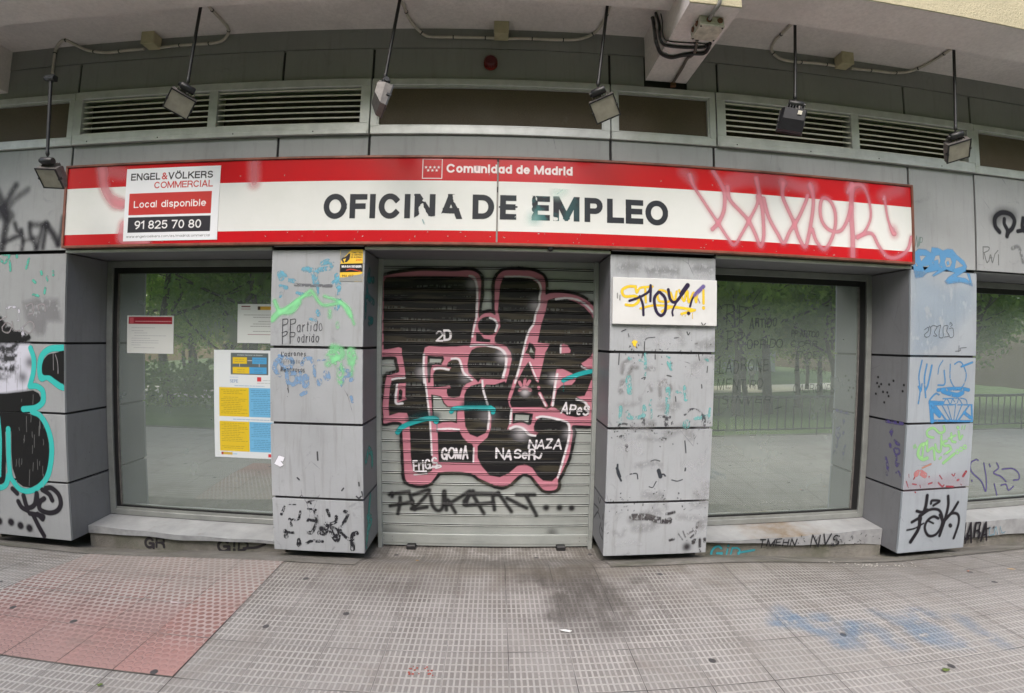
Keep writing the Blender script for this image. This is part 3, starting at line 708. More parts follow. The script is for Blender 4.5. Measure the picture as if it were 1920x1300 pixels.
shut = m.build('roller_shutter', [M['shutter'], M['groove_shade']], bld); shut['label'] = 'closed metal roller shutter with a big black and pink graffiti piece'
m = MB(); m.box(XC + .028, XD - .028, .418, .45, ZB0 - .085, ZB0 - .002, .003); m.box(XC + .028, XD - .028, .424, .45, ZB0 - .105, ZB0 - .086)
m.build('bottom_rail', M['shutter'], shut)
m = MB()
for x in (-.91, -.84, .70, .76):
    for z in (ZB0 - .03, ZB0 - .06): m.tube([(x, .4165, z), (x, .419, z)], .006, 8)
each(m, 'rivet', M['screw'], shut)
for x in (XC + .24, XD - .30):
    m = MB(); m.box(x, x + .075, .37, .424, ZB0 - .125, ZB0 - .085, .006); m.build('lock_bracket', M['black'], shut)
m = MB(); m.box(XC + .001, XC + .035, .40, .47, -.2, ZT - .002, .002); m.build('guide_rail', M['shutter'], shut)
m = MB(); m.box(XD - .035, XD - .001, .40, .47, -.2, ZT - .002, .002); m.build('guide_rail', M['shutter'], shut)
m = MB(); m.box(XC, XD, .452, .6, -.3, ZT - .001); m.build('door_core', M['dark'], bld)

# vents and transom lights above
def vent(x0, x1, mull, n=7):
    m = MB(); y0, y1 = -.028, .10; zi0, zi1 = ZV0 + .084, ZV1 - .062; fw_ = .07
    m.box(x0, x1, y0, y1, ZV0, zi0, .004); m.box(x0, x1, y0 + .002, y1, zi1, ZV1, .004)
    m.box(x0, x0 + fw_, y0 + .001, y1, zi0, zi1); m.box(x1 - fw_, x1, y0 + .001, y1, zi0, zi1); m.box(mull - .034, mull + .034, y0 + .003, y1, zi0, zi1)
    m.box(x0 + .01, x1 - .01, y0 - .008, y0 + .02, ZV0 - .003, ZV0 + .03, .003)
    o = m.build('louvre_vent', M['alu_white'], bld)
    for a_, b_ in ((x0 + fw_, mull - .034), (mull + .034, x1 - fw_)):
        m = MB()
        for k in range(n):
            z = zi0 + .012 + (zi1 - zi0 - .02) * k / (n - 1)
            m.prism([(.0, z - .002), (.006, z - .006), (.055, z + .018), (.052, z + .024)], a_ + .001, b_ - .001)
            m.box(a_ + .001, b_ - .001, -.004, .006, z - .007, z + .001)
        m.build('louvre_slats', M['slat'], o)
    m = MB(); m.box(x0 + fw_ - .01, x1 - fw_ + .01, .085, .12, zi0 - .01, zi1 + .01); m.build('vent_backing', M['ventdark'], o)
    m = MB(); k = x0 + .15
    while k < x1 - .1: m.tube([(k, y0 - .0105, ZV0 + .018), (k, y0 - .006, ZV0 + .018)], .005, 7); k += .62
    each(m, 'screw', M['gasket'], o); return o
def transom(x0, x1):
    m = MB(); y0, y1 = -.022, .10; b = .048
    m.box(x0, x1, y0, y1, ZV0, ZV0 + .062, .004); m.box(x0, x1, y0, y1, ZV1 - .052, ZV1, .004); m.box(x0, x0 + b, y0 + .001, y1, ZV0 + .062, ZV1 - .052); m.box(x1 - b, x1, y0 + .001, y1, ZV0 + .062, ZV1 - .052)
    i = .012; m.box(x0 + b, x1 - b, y0 + .012, y1, ZV0 + .062, ZV0 + .062 + i); m.box(x0 + b, x1 - b, y0 + .012, y1, ZV1 - .052 - i, ZV1 - .052)
    m.box(x0 + b, x0 + b + i, y0 + .012, y1, ZV0 + .062 + i, ZV1 - .052 - i); m.box(x1 - b - i, x1 - b, y0 + .012, y1, ZV0 + .062 + i, ZV1 - .052 - i)
    o = m.build('transom_window', M['alu_white'], bld); m = MB(); m.box(x0 + b + .005, x1 - b - .005, .012, .09, ZV0 + .07, ZV1 - .06); m.build('pane', M['brown'], o); return o
g_ = .004
vent(XA + g_, XC - g_, -2.18); transom(XC + g_, XD - g_); transom(XD + g_, XE + .02 - g_); vent(XE + .02 + g_, XG - g_, 2.82)
transom(-5.6, XA - g_); transom(XG + g_, 6.2)
m = MB(); m.box(-7.3, 7.0, .101, .16, ZV0 - .004, ZV1 + .004); m.build('wall_core', M['dark'], bld)

# canopy: ceiling slab, front beam with rough yellow face, cross ribs
YF, YR, ZBM = -.88, -.558, 3.738
def two(name, bx, front=None, rear=None):
    m = MB(); x0, x1, y0, y1, z0, z1 = bx; m.mi = 0; m.box(x0, x1, y0 + .006, y1, z0, z1)
    m.mi = 1; m.box(x0, x1, y0, y0 + .006, z0 + .004, z1); return m.build(name, [M['soffit'], M['yellow']], bld)
m = MB(); m.box(-9, 9, YR - .05, .17, ZC, ZC + .22); m.build('canopy_ceiling', M['soffit'], bld)
two('front_beam', (-9, 9, YF, YR, ZBM, 4.75))
RIB = [(1.08, 1.40), (-4.42, -4.075), (6.3, 6.62)]
for a_, b_ in RIB:
    m = MB(); m.mi = 0; m.box(a_, b_, YF - .001, -.001, 3.555, ZC + .1); m.mi = 1; m.box(a_ - .001, b_ + .001, YF - .008, YF - .001, 3.56, ZC + .1); m.build('canopy_rib', [M['soffit'], M['yellow']], bld)
m = MB(); m.box(-9, 9, YF + .02, 6, 4.75, 13); m.box(-9, 9, .17, 6, ZT + .05, 4.75); m.box(-9, 9, .8, 6, -.5, ZT + .05); m.build('building_mass', M['bulk'], bld)

# ================================================================== writing and graffiti
BLK = lin((22, 21, 24)); PNK = lin((184, 118, 134)); WHT = lin((212, 208, 214)); CYA = lin((34, 160, 164)); TUR = lin((56, 186, 180))
NAVY = lin((40, 30, 62)); YEL = lin((238, 200, 50)); INK = lin((50, 50, 56)); LBL = lin((95, 160, 205)); MINT = lin((140, 222, 160)); CBL = lin((66, 132, 185)); VIO = lin((98, 86, 150)); GRN = lin((140, 205, 125)); RED = lin((150, 30, 45))
zA = (690, 480, 5.417); zB = (900, 480, 5.417); zC_ = (690, 700, 5.417); zD = (900, 700, 5.417)

# ---- the big piece on the shutter, following the slat profile
zs_ = []
for k in range(27):
    for f0, f1 in zip([p[0] for p in prof[:-1]], [p[0] for p in prof[1:]]):
        nn = max(1, int(round((f1 - f0) * PZ / .0045)))
        zs_ += [ZB0 + (k + f0 + (f1 - f0) * j / nn) * PZ for j in range(nn)]
zs_ = [z for z in zs_ if ZB0 - .002 < z < ZT - .01]
cv = Cv(rng(XC + .037, XD - .037, .0045), zs_, 'y', .433)
def T(*segs):
    out = []
    for z, pts in segs: out.append(cv.px(z, pts))
    return np.vstack(out)
outer = T((zA, [(118, 290), (132, 232), (165, 205), (250, 185), (400, 165), (560, 152), (850, 158), (1000, 148), (1080, 160), (1132, 198), (1148, 260), (1142, 400), (1125, 560), (1128, 632), (1150, 606), (1200, 580), (1246, 575)]),
          (zB, [(120, 582), (158, 602), (150, 540), (150, 430), (152, 300), (165, 232), (205, 175), (265, 148), (400, 143), (520, 153), (600, 183), (648, 222), (665, 300), (665, 392), (705, 382), (800, 375), (920, 390), (1000, 412), (1080, 452), (1150, 512), (1185, 580), (1190, 700), (1190, 900), (1180, 1100), (1185, 1200)]),
          (zD, [(1180, 130), (1180, 300), (1165, 430), (1150, 525), (1040, 530), (945, 527), (928, 560), (942, 600), (932, 680), (902, 840), (852, 960), (792, 1080), (792, 1130), (770, 1180), (700, 1193), (640, 1178), (580, 1110), (520, 1040), (440, 1020), (370, 1060), (300, 1125), (220, 1150), (120, 1125), (0, 1070)]),
          (zC_, [(1120, 1062), (1060, 1022), (920, 1000), (730, 1005), (690, 1045), (630, 1115), (540, 1140), (440, 1125), (380, 1075), (365, 900), (355, 700), (350, 590), (352, 530), (325, 498), (250, 492), (162, 510), (158, 440), (150, 330), (160, 230), (178, 80), (195, 20)]),
          (zA, [(210, 1212), (290, 1190), (318, 1168), (300, 1080), (275, 1022), (120, 1025), (92, 1020), (95, 940), (100, 700), (108, 400)]))
outer = outer[np.r_[True, np.hypot(*np.diff(outer, axis=0).T) > .004]]
mm = .0058      # metres per photo pixel here, roughly
so_ = spline(outer, 3, True)
cv.stroke(np.vstack([so_, so_[:1]]), .075, BLK, sp=False, soft=.05, al=.22)
cv.stroke(np.vstack([so_, so_[:1]]), .050, BLK, sp=False, soft=.014, rough=.25)
cv.poly(so_, PNK)
gray = None
def K(z, pts, col=BLK, **k): cv.poly(pts, col, Z=z, **k)
def KT(*segs, col=BLK, **k): cv.poly(T(*segs), col, **k)
# left block and trunk
KT((zA, [(160, 260), (185, 225), (300, 212), (600, 208), (900, 210), (1040, 218), (1088, 262), (1102, 350), (1098, 500), (1092, 630), (1070, 700), (1055, 800), (1050, 860), (1035, 905), (900, 922), (750, 925), (620, 915), (578, 932), (562, 1000), (565, 1200)]),
   (zC_, [(575, 20), (590, 150), (605, 300), (622, 420), (632, 560), (642, 700), (650, 830), (655, 930), (650, 990), (600, 1018), (520, 1018), (462, 1000), (445, 930), (435, 850), (428, 650), (418, 500), (408, 440), (392, 405), (310, 402), (215, 432), (208, 330), (222, 150), (238, 80)]),
   (zA, [(240, 1262), (290, 1245), (370, 1238), (380, 1205), (368, 1120), (345, 1000), (342, 940), (310, 928), (230, 945), (158, 952), (155, 700), (158, 400)]))
K(zC_, [(295, 115), (320, 105), (385, 100), (378, 180), (378, 245), (402, 262), (350, 280), (300, 300), (285, 280)], PNK); K(zC_, [(312, 175), (330, 160), (352, 180), (345, 265), (308, 280)])
# slot and F arm
K(zA, [(605, 1012), (690, 1022), (765, 1020), (775, 1050), (745, 1108), (690, 1100), (655, 1110), (640, 1160), (632, 1288), (610, 1290), (600, 1150)])
K(zA, [(628, 1042), (750, 1048), (742, 1084), (660, 1082), (625, 1086)], erase=True)
KT((zA, [(850, 1058), (880, 1045), (920, 1062), (942, 1130), (962, 1200), (1045, 1262)]), (zC_, [(1062, 80), (1000, 108), (960, 150), (942, 215), (930, 240), (870, 248), (815, 238), (800, 200), (802, 155), (842, 148), (832, 128), (740, 135), (668, 145), (662, 20)]), (zA, [(665, 1190), (690, 1150), (820, 1160), (848, 1135), (800, 1120), (815, 1080)]))
K(zC_, [(640, 215), (700, 225), (745, 235), (775, 300), (810, 335), (918, 342), (905, 420), (905, 510), (850, 495), (760, 500), (700, 520), (660, 500)])
K(zC_, [(662, 225), (700, 232), (742, 245), (768, 310), (800, 342), (900, 355), (893, 480), (850, 478), (760, 482), (700, 490), (665, 440)], erase=True)
# eye
e0 = cv.px(zB, [(82, 712)])[0]; rr_ = .083
cv.poly([(e0[0] + rr_ * .98 * math.cos(t), e0[1] + rr_ * .9 * math.sin(t)) for t in np.linspace(0, 2 * math.pi, 28, endpoint=False)], BLK)
K(zA, [(1098, 785), (1140, 790), (1180, 840), (1246, 850), (1240, 880), (1150, 875), (1098, 870)]); 
# bowl
KT((zA, [(1010, 1100), (1025, 1010), (1055, 955), (1110, 928), (1200, 922)]), (zB, [(80, 925), (160, 938), (225, 970), (252, 1020), (255, 1100), (240, 1230), (200, 1258), (100, 1245), (40, 1240)]), (zC_, [(1150, 45), (1130, 80)]), (zA, [(1120, 1285), (1075, 1235), (1020, 1190)]))
# U
KT((zC_, [(978, 220), (1000, 165), (1045, 130), (1100, 112), (1160, 100), (1170, 160), (1192, 250), (1215, 350), (1230, 450), (1225, 540), (1190, 610), (1110, 650), (1035, 622), (988, 540), (976, 400)]))
# middle and bottom
KT((zB, [(235, 222), (400, 218), (520, 235), (590, 280), (612, 350), (602, 480), (572, 600), (532, 700), (490, 775), (450, 900), (430, 1050), (380, 1190)]), (zD, [(340, 70), (285, 270), (300, 340), (318, 360), (305, 500), (285, 545), (275, 572), (330, 560), (390, 540), (450, 562), (505, 612), (548, 640), (600, 605), (548, 590), (545, 540), (568, 480), (622, 440), (740, 452), (870, 492), (902, 545), (890, 680), (850, 860), (780, 1050), (730, 1100), (640, 1092), (590, 1050), (530, 962), (450, 922), (380, 942), (300, 1010), (200, 1058), (100, 1040), (20, 950), (-25, 860), (-25, 740), (20, 700), (75, 650), (110, 560), (115, 450), (75, 330), (40, 150), (60, 115), (150, 115), (250, 80)]), (zB, [(262, 1290), (290, 1200), (322, 1050), (310, 980), (262, 912), (150, 882), (148, 830), (170, 790), (205, 720), (200, 650), (182, 560), (205, 300)]))
K(zC_, [(705, 585), (820, 592), (930, 585), (962, 650), (1010, 700), (1060, 722), (1075, 760), (1065, 912), (900, 908), (715, 905), (710, 700)])
# right block with the letter A over it
KT((zB, [(690, 450), (760, 428), (850, 430), (960, 462), (1060, 520), (1130, 600), (1162, 660), (1165, 950), (1130, 1010), (1080, 1060), (1030, 1092), (1042, 1112), (1110, 1160), (1170, 1200)]), (zD, [(1140, 40), (1100, 150), (1062, 230), (980, 240), (1060, 285), (1110, 360), (1102, 432), (980, 447), (880, 432), (760, 352), (722, 345), (680, 366), (620, 346), (320, 346), (300, 300)]), (zB, [(400, 1200), (480, 1000), (590, 700), (640, 560)]))
KT((zB, [(655, 400), (690, 440), (665, 560), (620, 700), (600, 800), (582, 880), (640, 890), (705, 895), (690, 930), (662, 980), (640, 1080), (612, 1200), (592, 1288), (560, 1260), (530, 1180), (490, 1075), (440, 1150), (395, 1240)]), (zD, [(330, 150), (300, 270), (280, 270), (300, 200), (345, 75)]), (zB, [(380, 1200), (430, 1050), (450, 900), (490, 772), (550, 680), (602, 480), (612, 350)]), col=PNK)
K(zB, [(498, 880), (535, 895), (565, 945), (552, 1052), (520, 1040), (495, 998), (455, 990), (480, 940)]); K(zB, [(515, 925), (545, 985), (500, 978)], erase=True)
K(zB, [(815, 908), (845, 893), (885, 905), (920, 960), (912, 985), (825, 990)], PNK)
KT((zB, [(778, 1150), (835, 1145), (945, 1200), (975, 1240)]), (zD, [(965, 80), (930, 118), (830, 122), (780, 165), (742, 340), (715, 330), (745, 180), (755, 60)]), col=PNK)
KT((zB, [(1030, 1090), (1130, 1050), (1165, 1010), (1170, 1100), (1120, 1140)]), col=PNK)
KT((zD, [(330, 400), (440, 395), (540, 410), (520, 520), (495, 530), (420, 495), (330, 515)])); K(zD, [(360, 418), (500, 425), (490, 505), (420, 475), (350, 488)], erase=True)
for pl in ([(400, 90), (415, 122)], [(458, 62), (450, 115)], [(503, 78), (480, 115)], [(400, 172), (450, 147), (512, 172)], [(595, 145), (596, 150)], [(605, 205), (640, 270), (672, 330)]): cv.stroke(pl, .024, PNK, Z=zD)
# white highlights
for z, w_, pl in [(zA, .022, [(1030, 203), (1078, 222), (1105, 300), (1110, 400), (1108, 500), (1103, 620)]), (zA, .018, [(1100, 640), (1078, 730), (1060, 822)]), (zB, .020, [(255, 213), (400, 212), (520, 225), (590, 265), (618, 330), (605, 420), (600, 500), (565, 590), (545, 690), (500, 760), (465, 860), (435, 990), (400, 1130), (355, 1290)]),
                  (zB, .022, [(770, 440), (880, 430), (1000, 452), (1110, 530), (1175, 630)]), (zB, .020, [(100, 632), (150, 652), (175, 700), (158, 765)]), (zB, .024, [(-95, 915), (0, 905), (100, 915), (200, 942), (258, 1000), (265, 1100), (235, 1235)]), (zA, .022, [(570, 1000), (565, 1150), (572, 1290)]),
                  (zC_, .018, [(578, 40), (595, 180), (612, 330), (628, 450), (640, 650), (650, 830)]), (zA, .022, [(850, 1045), (920, 1048), (950, 1110), (975, 1190), (1058, 1258)]), (zA, .022, [(672, 1150), (740, 1140), (820, 1155)]), (zA, .022, [(245, 1255), (300, 1243), (372, 1236)]), (zC_, .018, [(705, 572), (820, 562), (925, 572)]),
                  (zC_, .020, [(1162, 75), (1170, 170), (1212, 310), (1232, 430), (1218, 565)]), (zC_, .014, [(1075, 760), (1070, 905)]), (zD, .020, [(320, 370), (305, 510)]), (zD, .024, [(305, 562), (370, 540), (440, 562), (500, 622), (560, 635)]), (zD, .022, [(575, 450), (650, 440), (800, 470), (890, 505), (908, 570), (898, 680), (850, 860), (790, 1060)]),
                  (zD, .022, [(785, 10), (762, 130), (738, 325)]), (zD, .022, [(975, 265), (1060, 292), (1098, 350), (1098, 410)]), (zB, .014, [(505, 1082), (540, 1170), (580, 1262)]), (zD, .014, [(608, 215), (665, 328)]), (zC_, .022, [(295, 118), (282, 295), (350, 308)]), (zB, .016, [(820, 905), (818, 985)]), (zB, .018, [(1030, 1125), (1100, 1162)])]:
    cv.stroke(pl, w_ * .78, WHT, Z=z, soft=.006, rough=.3)
for z, c_, r, al in [(zA, (1065, 290), .07, .5), (zB, (565, 500), .07, .5), (zB, (238, 1015), .07, .7), (zD, (458, 190), .045, .9), (zA, (555, 1180), .07, .5), (zD, (418, 600), .08, .75), (zD, (755, 60), .06, .7), (zD, (900, 610), .06, .5), (zD, (75, 430), .09, .25), (zA, (990, 1225), .06, .5)]: cv.blob(c_, r * .9, WHT, al * .75, Z=z)
# scraped streaks where the slats rub
sl_ = (slice(None), slice(None)); zz = np.mod((cv.V - ZB0) / PZ, 1); hi = vnoise(cv.U, cv.V * 9, 5, 77, 3)
scr = np.clip((hi - .47) / .1, 0, 1) * np.clip(1.25 - zz / .30, 0, 1) * np.clip((vnoise(cv.U * 3, cv.V * .1, 26, 5, 3) - .40) / .12, 0, 1) * (cv.V > .85)
darkm = (cv.C.mean(-1) < .05)
cv.A *= 1 - .5 * scr * darkm
scr2 = np.clip((zz - .77) / .04, 0, 1) * np.clip((vnoise(cv.U, cv.V * 20, 7, 8, 3) - .5) / .1, 0, 1) * .3
cv.A *= 1 - scr2 * darkm
dust = np.clip((vnoise(cv.U * .5, cv.V * 8, 4, 99, 4) - .5) / .25, 0, .4)
cv.C = np.where(darkm[..., None], cv.C * (1 - dust[..., None]) + np.array(lin((85, 78, 62))) * dust[..., None], cv.C)
GRV_SHADE = np.array([.03, .028, .025]); cv.C[in_groove(cv.V, .001)] = GRV_SHADE  # groove shade painted into the graffiti colour too
def shs(eps): return lambda U, V: np.stack([U, shut_y(V) - eps, V], 1)
cv.build('graffiti_piece', shut, M['paint'], surf=shs(.0015), label='black and pink block letters with white highlights')
# cyan swipes, tags and the grey-black scrawl below
cv = Cv(rng(XC + .037, XD - .037, .004), zs_, 'y', .433)
for z, w_, pl in [(zC_, .040, [(300, 600), (345, 550), (440, 505), (560, 470), (650, 458), (700, 470), (690, 492)]), (zC_, .034, [(845, 392), (880, 358), (1000, 350), (1246, 348)]), (zD, .034, [(-10, 350), (100, 356), (138, 368), (132, 398)]), (zB, .036, [(845, 1265), (900, 1240), (1010, 1200), (1100, 1178), (1160, 1165)])]: cv.stroke(pl, w_, CYA, Z=z, soft=.008, al=.97)
cv.stroke([(700, 500), (702, 600)], .006, CYA, Z=zC_, al=.7); cv.stroke([(850, 100), (848, 185)], .006, CYA, Z=zD, al=.7)
cv.stroke([(420, 470), (600, 420), (700, 440)], .05, lin((20, 60, 66)), Z=zC_, soft=.05, al=.5); cv.stroke([(980, 320), (1200, 320)], .05, lin((20, 60, 66)), Z=zC_, soft=.05, al=.5)
cv.C[in_groove(cv.V, .001)] = GRV_SHADE
cv.build('graffiti', shut, M['paint'], surf=shs(.0021), label='turquoise spray swipes')
cv = Cv(rng(XC + .037, XD - .037, .003), zs_, 'y', .433)
hand(cv, '2D', zA, (695, 862), (850, 862), 92, 20, WHT, seed=2); hand(cv, 'GOMA', zC_, (750, 862), (1015, 862), 95, 19, WHT, seed=3)
hand(cv, 'FriGS', zC_, (465, 985), (700, 955), 95, 17, WHT, seed=4); cv.stroke([(480, 1000), (590, 995)], .014, WHT, Z=zC_); cv.stroke([(470, 1030), (600, 1020)], .014, WHT, Z=zC_); cv.stroke([(640, 960), (720, 935), (740, 950), (690, 965)], .014, WHT, Z=zC_)
hand(cv, 'NAZA', zD, (495, 755), (815, 765), 80, 18, WHT, seed=5); hand(cv, 'NASeR', zD, (162, 865), (560, 865), 85, 19, WHT, seed=6); cv.stroke([(540, 830), (600, 862), (625, 820)], .016, WHT, Z=zD)
hand(cv, 'APeS', zD, (825, 395), (1095, 425), 95, 18, WHT, seed=7)
cv.C[in_groove(cv.V, .001)] = GRV_SHADE
cv.build('graffiti', shut, M['paint'], surf=shs(.0027), label='small white marker tags')
cv = Cv(rng(XC + .037, XD - .037, .0045), zs_, 'y', .433); z8 = (640, 866, 2.995); GB = lin((42, 42, 44))
hw = .030
for pl in [[(285, 195), (285, 175), (270, 185)], [(275, 248), (402, 224)], [(285, 180), (380, 168), (412, 268)], [(330, 232), (318, 290)], [(330, 200), (330, 232)], [(405, 185), (495, 160), (430, 240), (395, 265), (480, 255)], [(500, 190), (515, 250), (545, 275), (570, 250), (575, 170)], [(580, 165), (590, 270)], [(600, 240), (720, 165), (700, 240)], [(600, 215), (640, 285)],
           [(740, 165), (690, 220), (690, 240)], [(735, 180), (800, 290)], [(700, 245), (850, 230)], [(860, 270), (850, 195), (880, 175)], [(885, 180), (955, 280)], [(880, 185), (860, 180), (740, 178)], [(985, 185), (1085, 185)], [(1040, 195), (1095, 300)], [(930, 205), (1040, 260)]]:
    cv.stroke(pl, hw, GB, Z=z8, soft=.022, al=.85, sp=len(pl) > 4)
for c_ in ((1150, 258), (1225, 258), (1293, 260)): cv.blob(c_, .030, GB, .95, Z=z8, fall=3)
cv.stroke([(240, 390), (380, 420), (420, 440)], .07, GB, Z=z8, soft=.08, al=.3); cv.stroke([(1180, 400), (1210, 450)], .07, GB, Z=z8, soft=.08, al=.4)
cv.C[in_groove(cv.V, .001)] = GRV_SHADE
cv.build('graffiti', shut, M['paint'], surf=shs(.0017), label='smoky black spray scrawl under the pink piece')

# ---- pilaster 1
z1 = (0, 470, 4.814); z2 = (0, 740, 4.643)
cv = Cv(rng(-4.12, XA - .002, .004), rng(-.07, ZT - .006, .004), 'y', 0)
BL2 = lin((18, 17, 19))
def K1(z, pts, col=BL2, **k): cv.poly(pts, col, Z=z, **k)
cv.poly(cv.px(z1, [(-60, 560), (20, 600), (60, 690), (150, 720), (280, 780), (275, 815), (160, 835), (-60, 830)]), BL2, soft=.02, rough=.05, rs=.03)
# white and black body
K1(z1, [(-60, 845), (270, 845), (290, 950), (290, 1180), (240, 1260), (-60, 1300)], lin((205, 205, 218)), soft=.03)
for y0, y1, x1 in ((848, 930, 150), (940, 1010, 155), (1050, 1090, 150), (1130, 1180, 90)): cv.poly([(-60, y0), (x1, y0), (x1 - 25, y1), (-60, y1)], BL2, Z=z1, soft=.045, al=.95, rough=.07, rs=.025)
cv.blob((205, 1145), .06, BL2, .7, Z=z1); cv.blob((270, 1010), .06, BL2, .7, Z=z1); cv.blob((60, 1200), .08, lin((205, 205, 218)), .8, Z=z1)
cv.poly(np.vstack([cv.px(z1, [(-60, 1290), (60, 1290), (200, 1275), (300, 1262), (350, 1290)]), cv.px(z2, [(355, 30), (345, 80), (300, 115), (220, 130), (150, 150), (-60, 150)])]), BL2, soft=.01)
cv.poly(cv.px(z2, [(-60, 150), (200, 158), (290, 172), (350, 215), (400, 300), (425, 420), (435, 560), (410, 680), (360, 760), (270, 812), (200, 800), (150, 760), (110, 640), (100, 500), (98, 320), (70, 290), (45, 330), (55, 600), (45, 760), (10, 780), (-60, 790)]), BL2)
cv.stroke(np.vstack([cv.px(z1, [(275, 880), (305, 980), (300, 1100), (270, 1220)])]), .045, TUR, sp=True)
cv.stroke(cv.px(z1, [(600, 880), (540, 880), (450, 890), (380, 950), (360, 1050), (372, 1150), (420, 1140), (470, 1170), (540, 1225), (600, 1240)]), .052, TUR)
cv.poly(cv.px(z1, [(600, 925), (500, 925), (430, 945), (385, 1010), (378, 1090), (395, 1125), (450, 1130), (500, 1165), (560, 1200), (600, 1205)]), BL2, sp=True)
cv.stroke(np.vstack([cv.px(z1, [(270, 1225), (330, 1225), (380, 1260)]), cv.px(z2, [(378, 10), (370, 70), (310, 115), (205, 128)])]), .048, TUR)
cv.stroke(cv.px(z2, [(280, 150), (350, 185), (410, 280), (448, 420), (445, 580), (410, 720), (330, 810), (240, 842), (170, 820), (120, 760), (90, 700), (78, 560), (72, 300)]), .046, TUR)
cv.stroke(cv.px(z2, [(-60, 815), (10, 810), (55, 780), (75, 700)]), .046, TUR); cv.stroke(cv.px(z2, [(-20, 200), (-5, 400), (-10, 700)]), .05, TUR)
r_ = np.random.default_rng(5)
for _ in range(26):
    x, y = r_.uniform(20, 400), r_.uniform(0, 700); L = r_.uniform(20, 150); cv.stroke([(x, y), (x + r_.normal(0, 2), y + L * .5), (x + r_.normal(0, 3), y + L)], .003, lin((150, 150, 150)), Z=z2, al=.7)
for _ in range(14):
    x, y = r_.uniform(0, 260), r_.uniform(850, 1200); cv.stroke([(x, y), (x, y + r_.uniform(50, 200))], .003, BL2, Z=z1, al=.6)
cv.stroke([(500, 940), (520, 1010), (525, 1110)], .003, WHT, Z=z1, al=.8); cv.stroke([(480, 930), (483, 1080)], .003, WHT, Z=z1, al=.6)
cv.build('graffiti', pil1, M['paint'], label='turquoise outlined black throw-up lettering')
cv = Cv(rng(-4.12, XA - .002, .004), rng(-.07, ZT - .006, .004), 'y', 0)
TQ = lin((90, 190, 170))
for pl in ([(-20, 60), (40, 110), (80, 60), (90, 30)], [(90, 100), (95, 180)], [(20, 30), (70, 40)], [(262, 75), (238, 160)], [(372, 190), (378, 215)], [(425, 235), (425, 275)], [(410, 340), (402, 385)], [(480, 190), (482, 220)], [(150, 40), (155, 60)], [(300, 270), (320, 290)], [(300, 400), (350, 410)]): cv.stroke(pl, .022, TQ, Z=z1, drop=.42, seed=4, dscale=60, al=.85)
cv.stroke([(60, 520), (110, 510), (170, 530), (165, 630)], .02, lin((215, 212, 225)), Z=z1, drop=.45, seed=8, al=.8); cv.stroke([(200, 700), (210, 770)], .03, lin((215, 212, 225)), Z=z1, drop=.45, seed=9, al=.8)
cv.poly([(210, 470), (330, 430), (520, 440), (560, 640), (430, 640), (400, 760), (330, 760), (230, 620)], lin((120, 116, 122)), Z=z1, soft=.05, al=.35, drop=.35, dscale=14, seed=3)
for pl in ([(20, 690), (60, 650), (105, 680), (80, 740), (30, 730), (20, 690)], [(210, 690), (270, 640), (310, 680), (270, 745), (220, 720)], [(110, 640), (130, 720), (180, 720)], [(-20, 640), (60, 600)], [(240, 500), (290, 480), (300, 560), (260, 575)], [(350, 540), (350, 490), (400, 490), (410, 550)]): cv.stroke(pl, .012, lin((175, 168, 172)), Z=z1, al=.55)
BK = lin((34, 30, 38))
for pl in ([(110, 820), (150, 860)], [(160, 930), (190, 980), (240, 1010)], [(205, 880), (240, 980), (300, 960), (320, 870)], [(320, 860), (330, 950)], [(385, 905), (345, 940), (350, 1000), (430, 1030), (500, 1010), (530, 950), (510, 870), (450, 815), (400, 815)], [(370, 830), (430, 870), (455, 920)], [(260, 1035), (320, 1045), (375, 1060), (370, 1080)], [(290, 1050), (340, 1150), (385, 1230)], [(330, 1040), (370, 1085)]): cv.stroke(pl, .040, BK, Z=z2, soft=.012, drop=.12, seed=6, dscale=60)
for c_ in ((97, 1110), (180, 1140), (257, 1162), (-5, 1100)): cv.blob(c_, .035, BK, 1, Z=z2, fall=4)
cv.build('graffiti', pil1, M['paint'], eps=.0022, label='black marker swirl with three dots')
# upper wall tag at the far left
zU = (0, 240, 5.0)
cv = Cv(rng(-4.2, XA - .01, .004), rng(ZT + .02, 3.05, .004), 'y', 0)
for pl, w_, al in ([([(-60, 700), (30, 750), (90, 640), (150, 540)], .05, .7), ([(-20, 600), (40, 740)], .06, .7), ([(60, 800), (130, 680), (260, 580)], .05, .45), ([(20, 760), (60, 860), (40, 1000), (20, 1130)], .06, .8), ([(0, 800), (90, 830)], .10, .55),
                   ([(40, 1070), (130, 1030), (190, 1000), (160, 960), (140, 900)], .035, .8), ([(200, 960), (215, 1060), (205, 1150)], .03, .85), ([(280, 900), (285, 1000), (320, 1070), (340, 1125)], .035, .8), ([(290, 910), (440, 910)], .04, .6), ([(400, 920), (360, 1080), (340, 1130)], .03, .8), ([(435, 910), (400, 1125)], .03, .9), ([(430, 900), (500, 1000), (545, 1090)], .045, .9), ([(590, 840), (575, 960), (545, 1090)], .03, .8), ([(220, 1060), (340, 1030)], .02, .6)]):
    cv.stroke(pl, w_, BK, Z=zU, soft=.055, al=al * .9, drop=.28, seed=3, dscale=70)
o_ = cv.build('graffiti', bld, M['paint'], label='smoky black letters above the left pilaster')

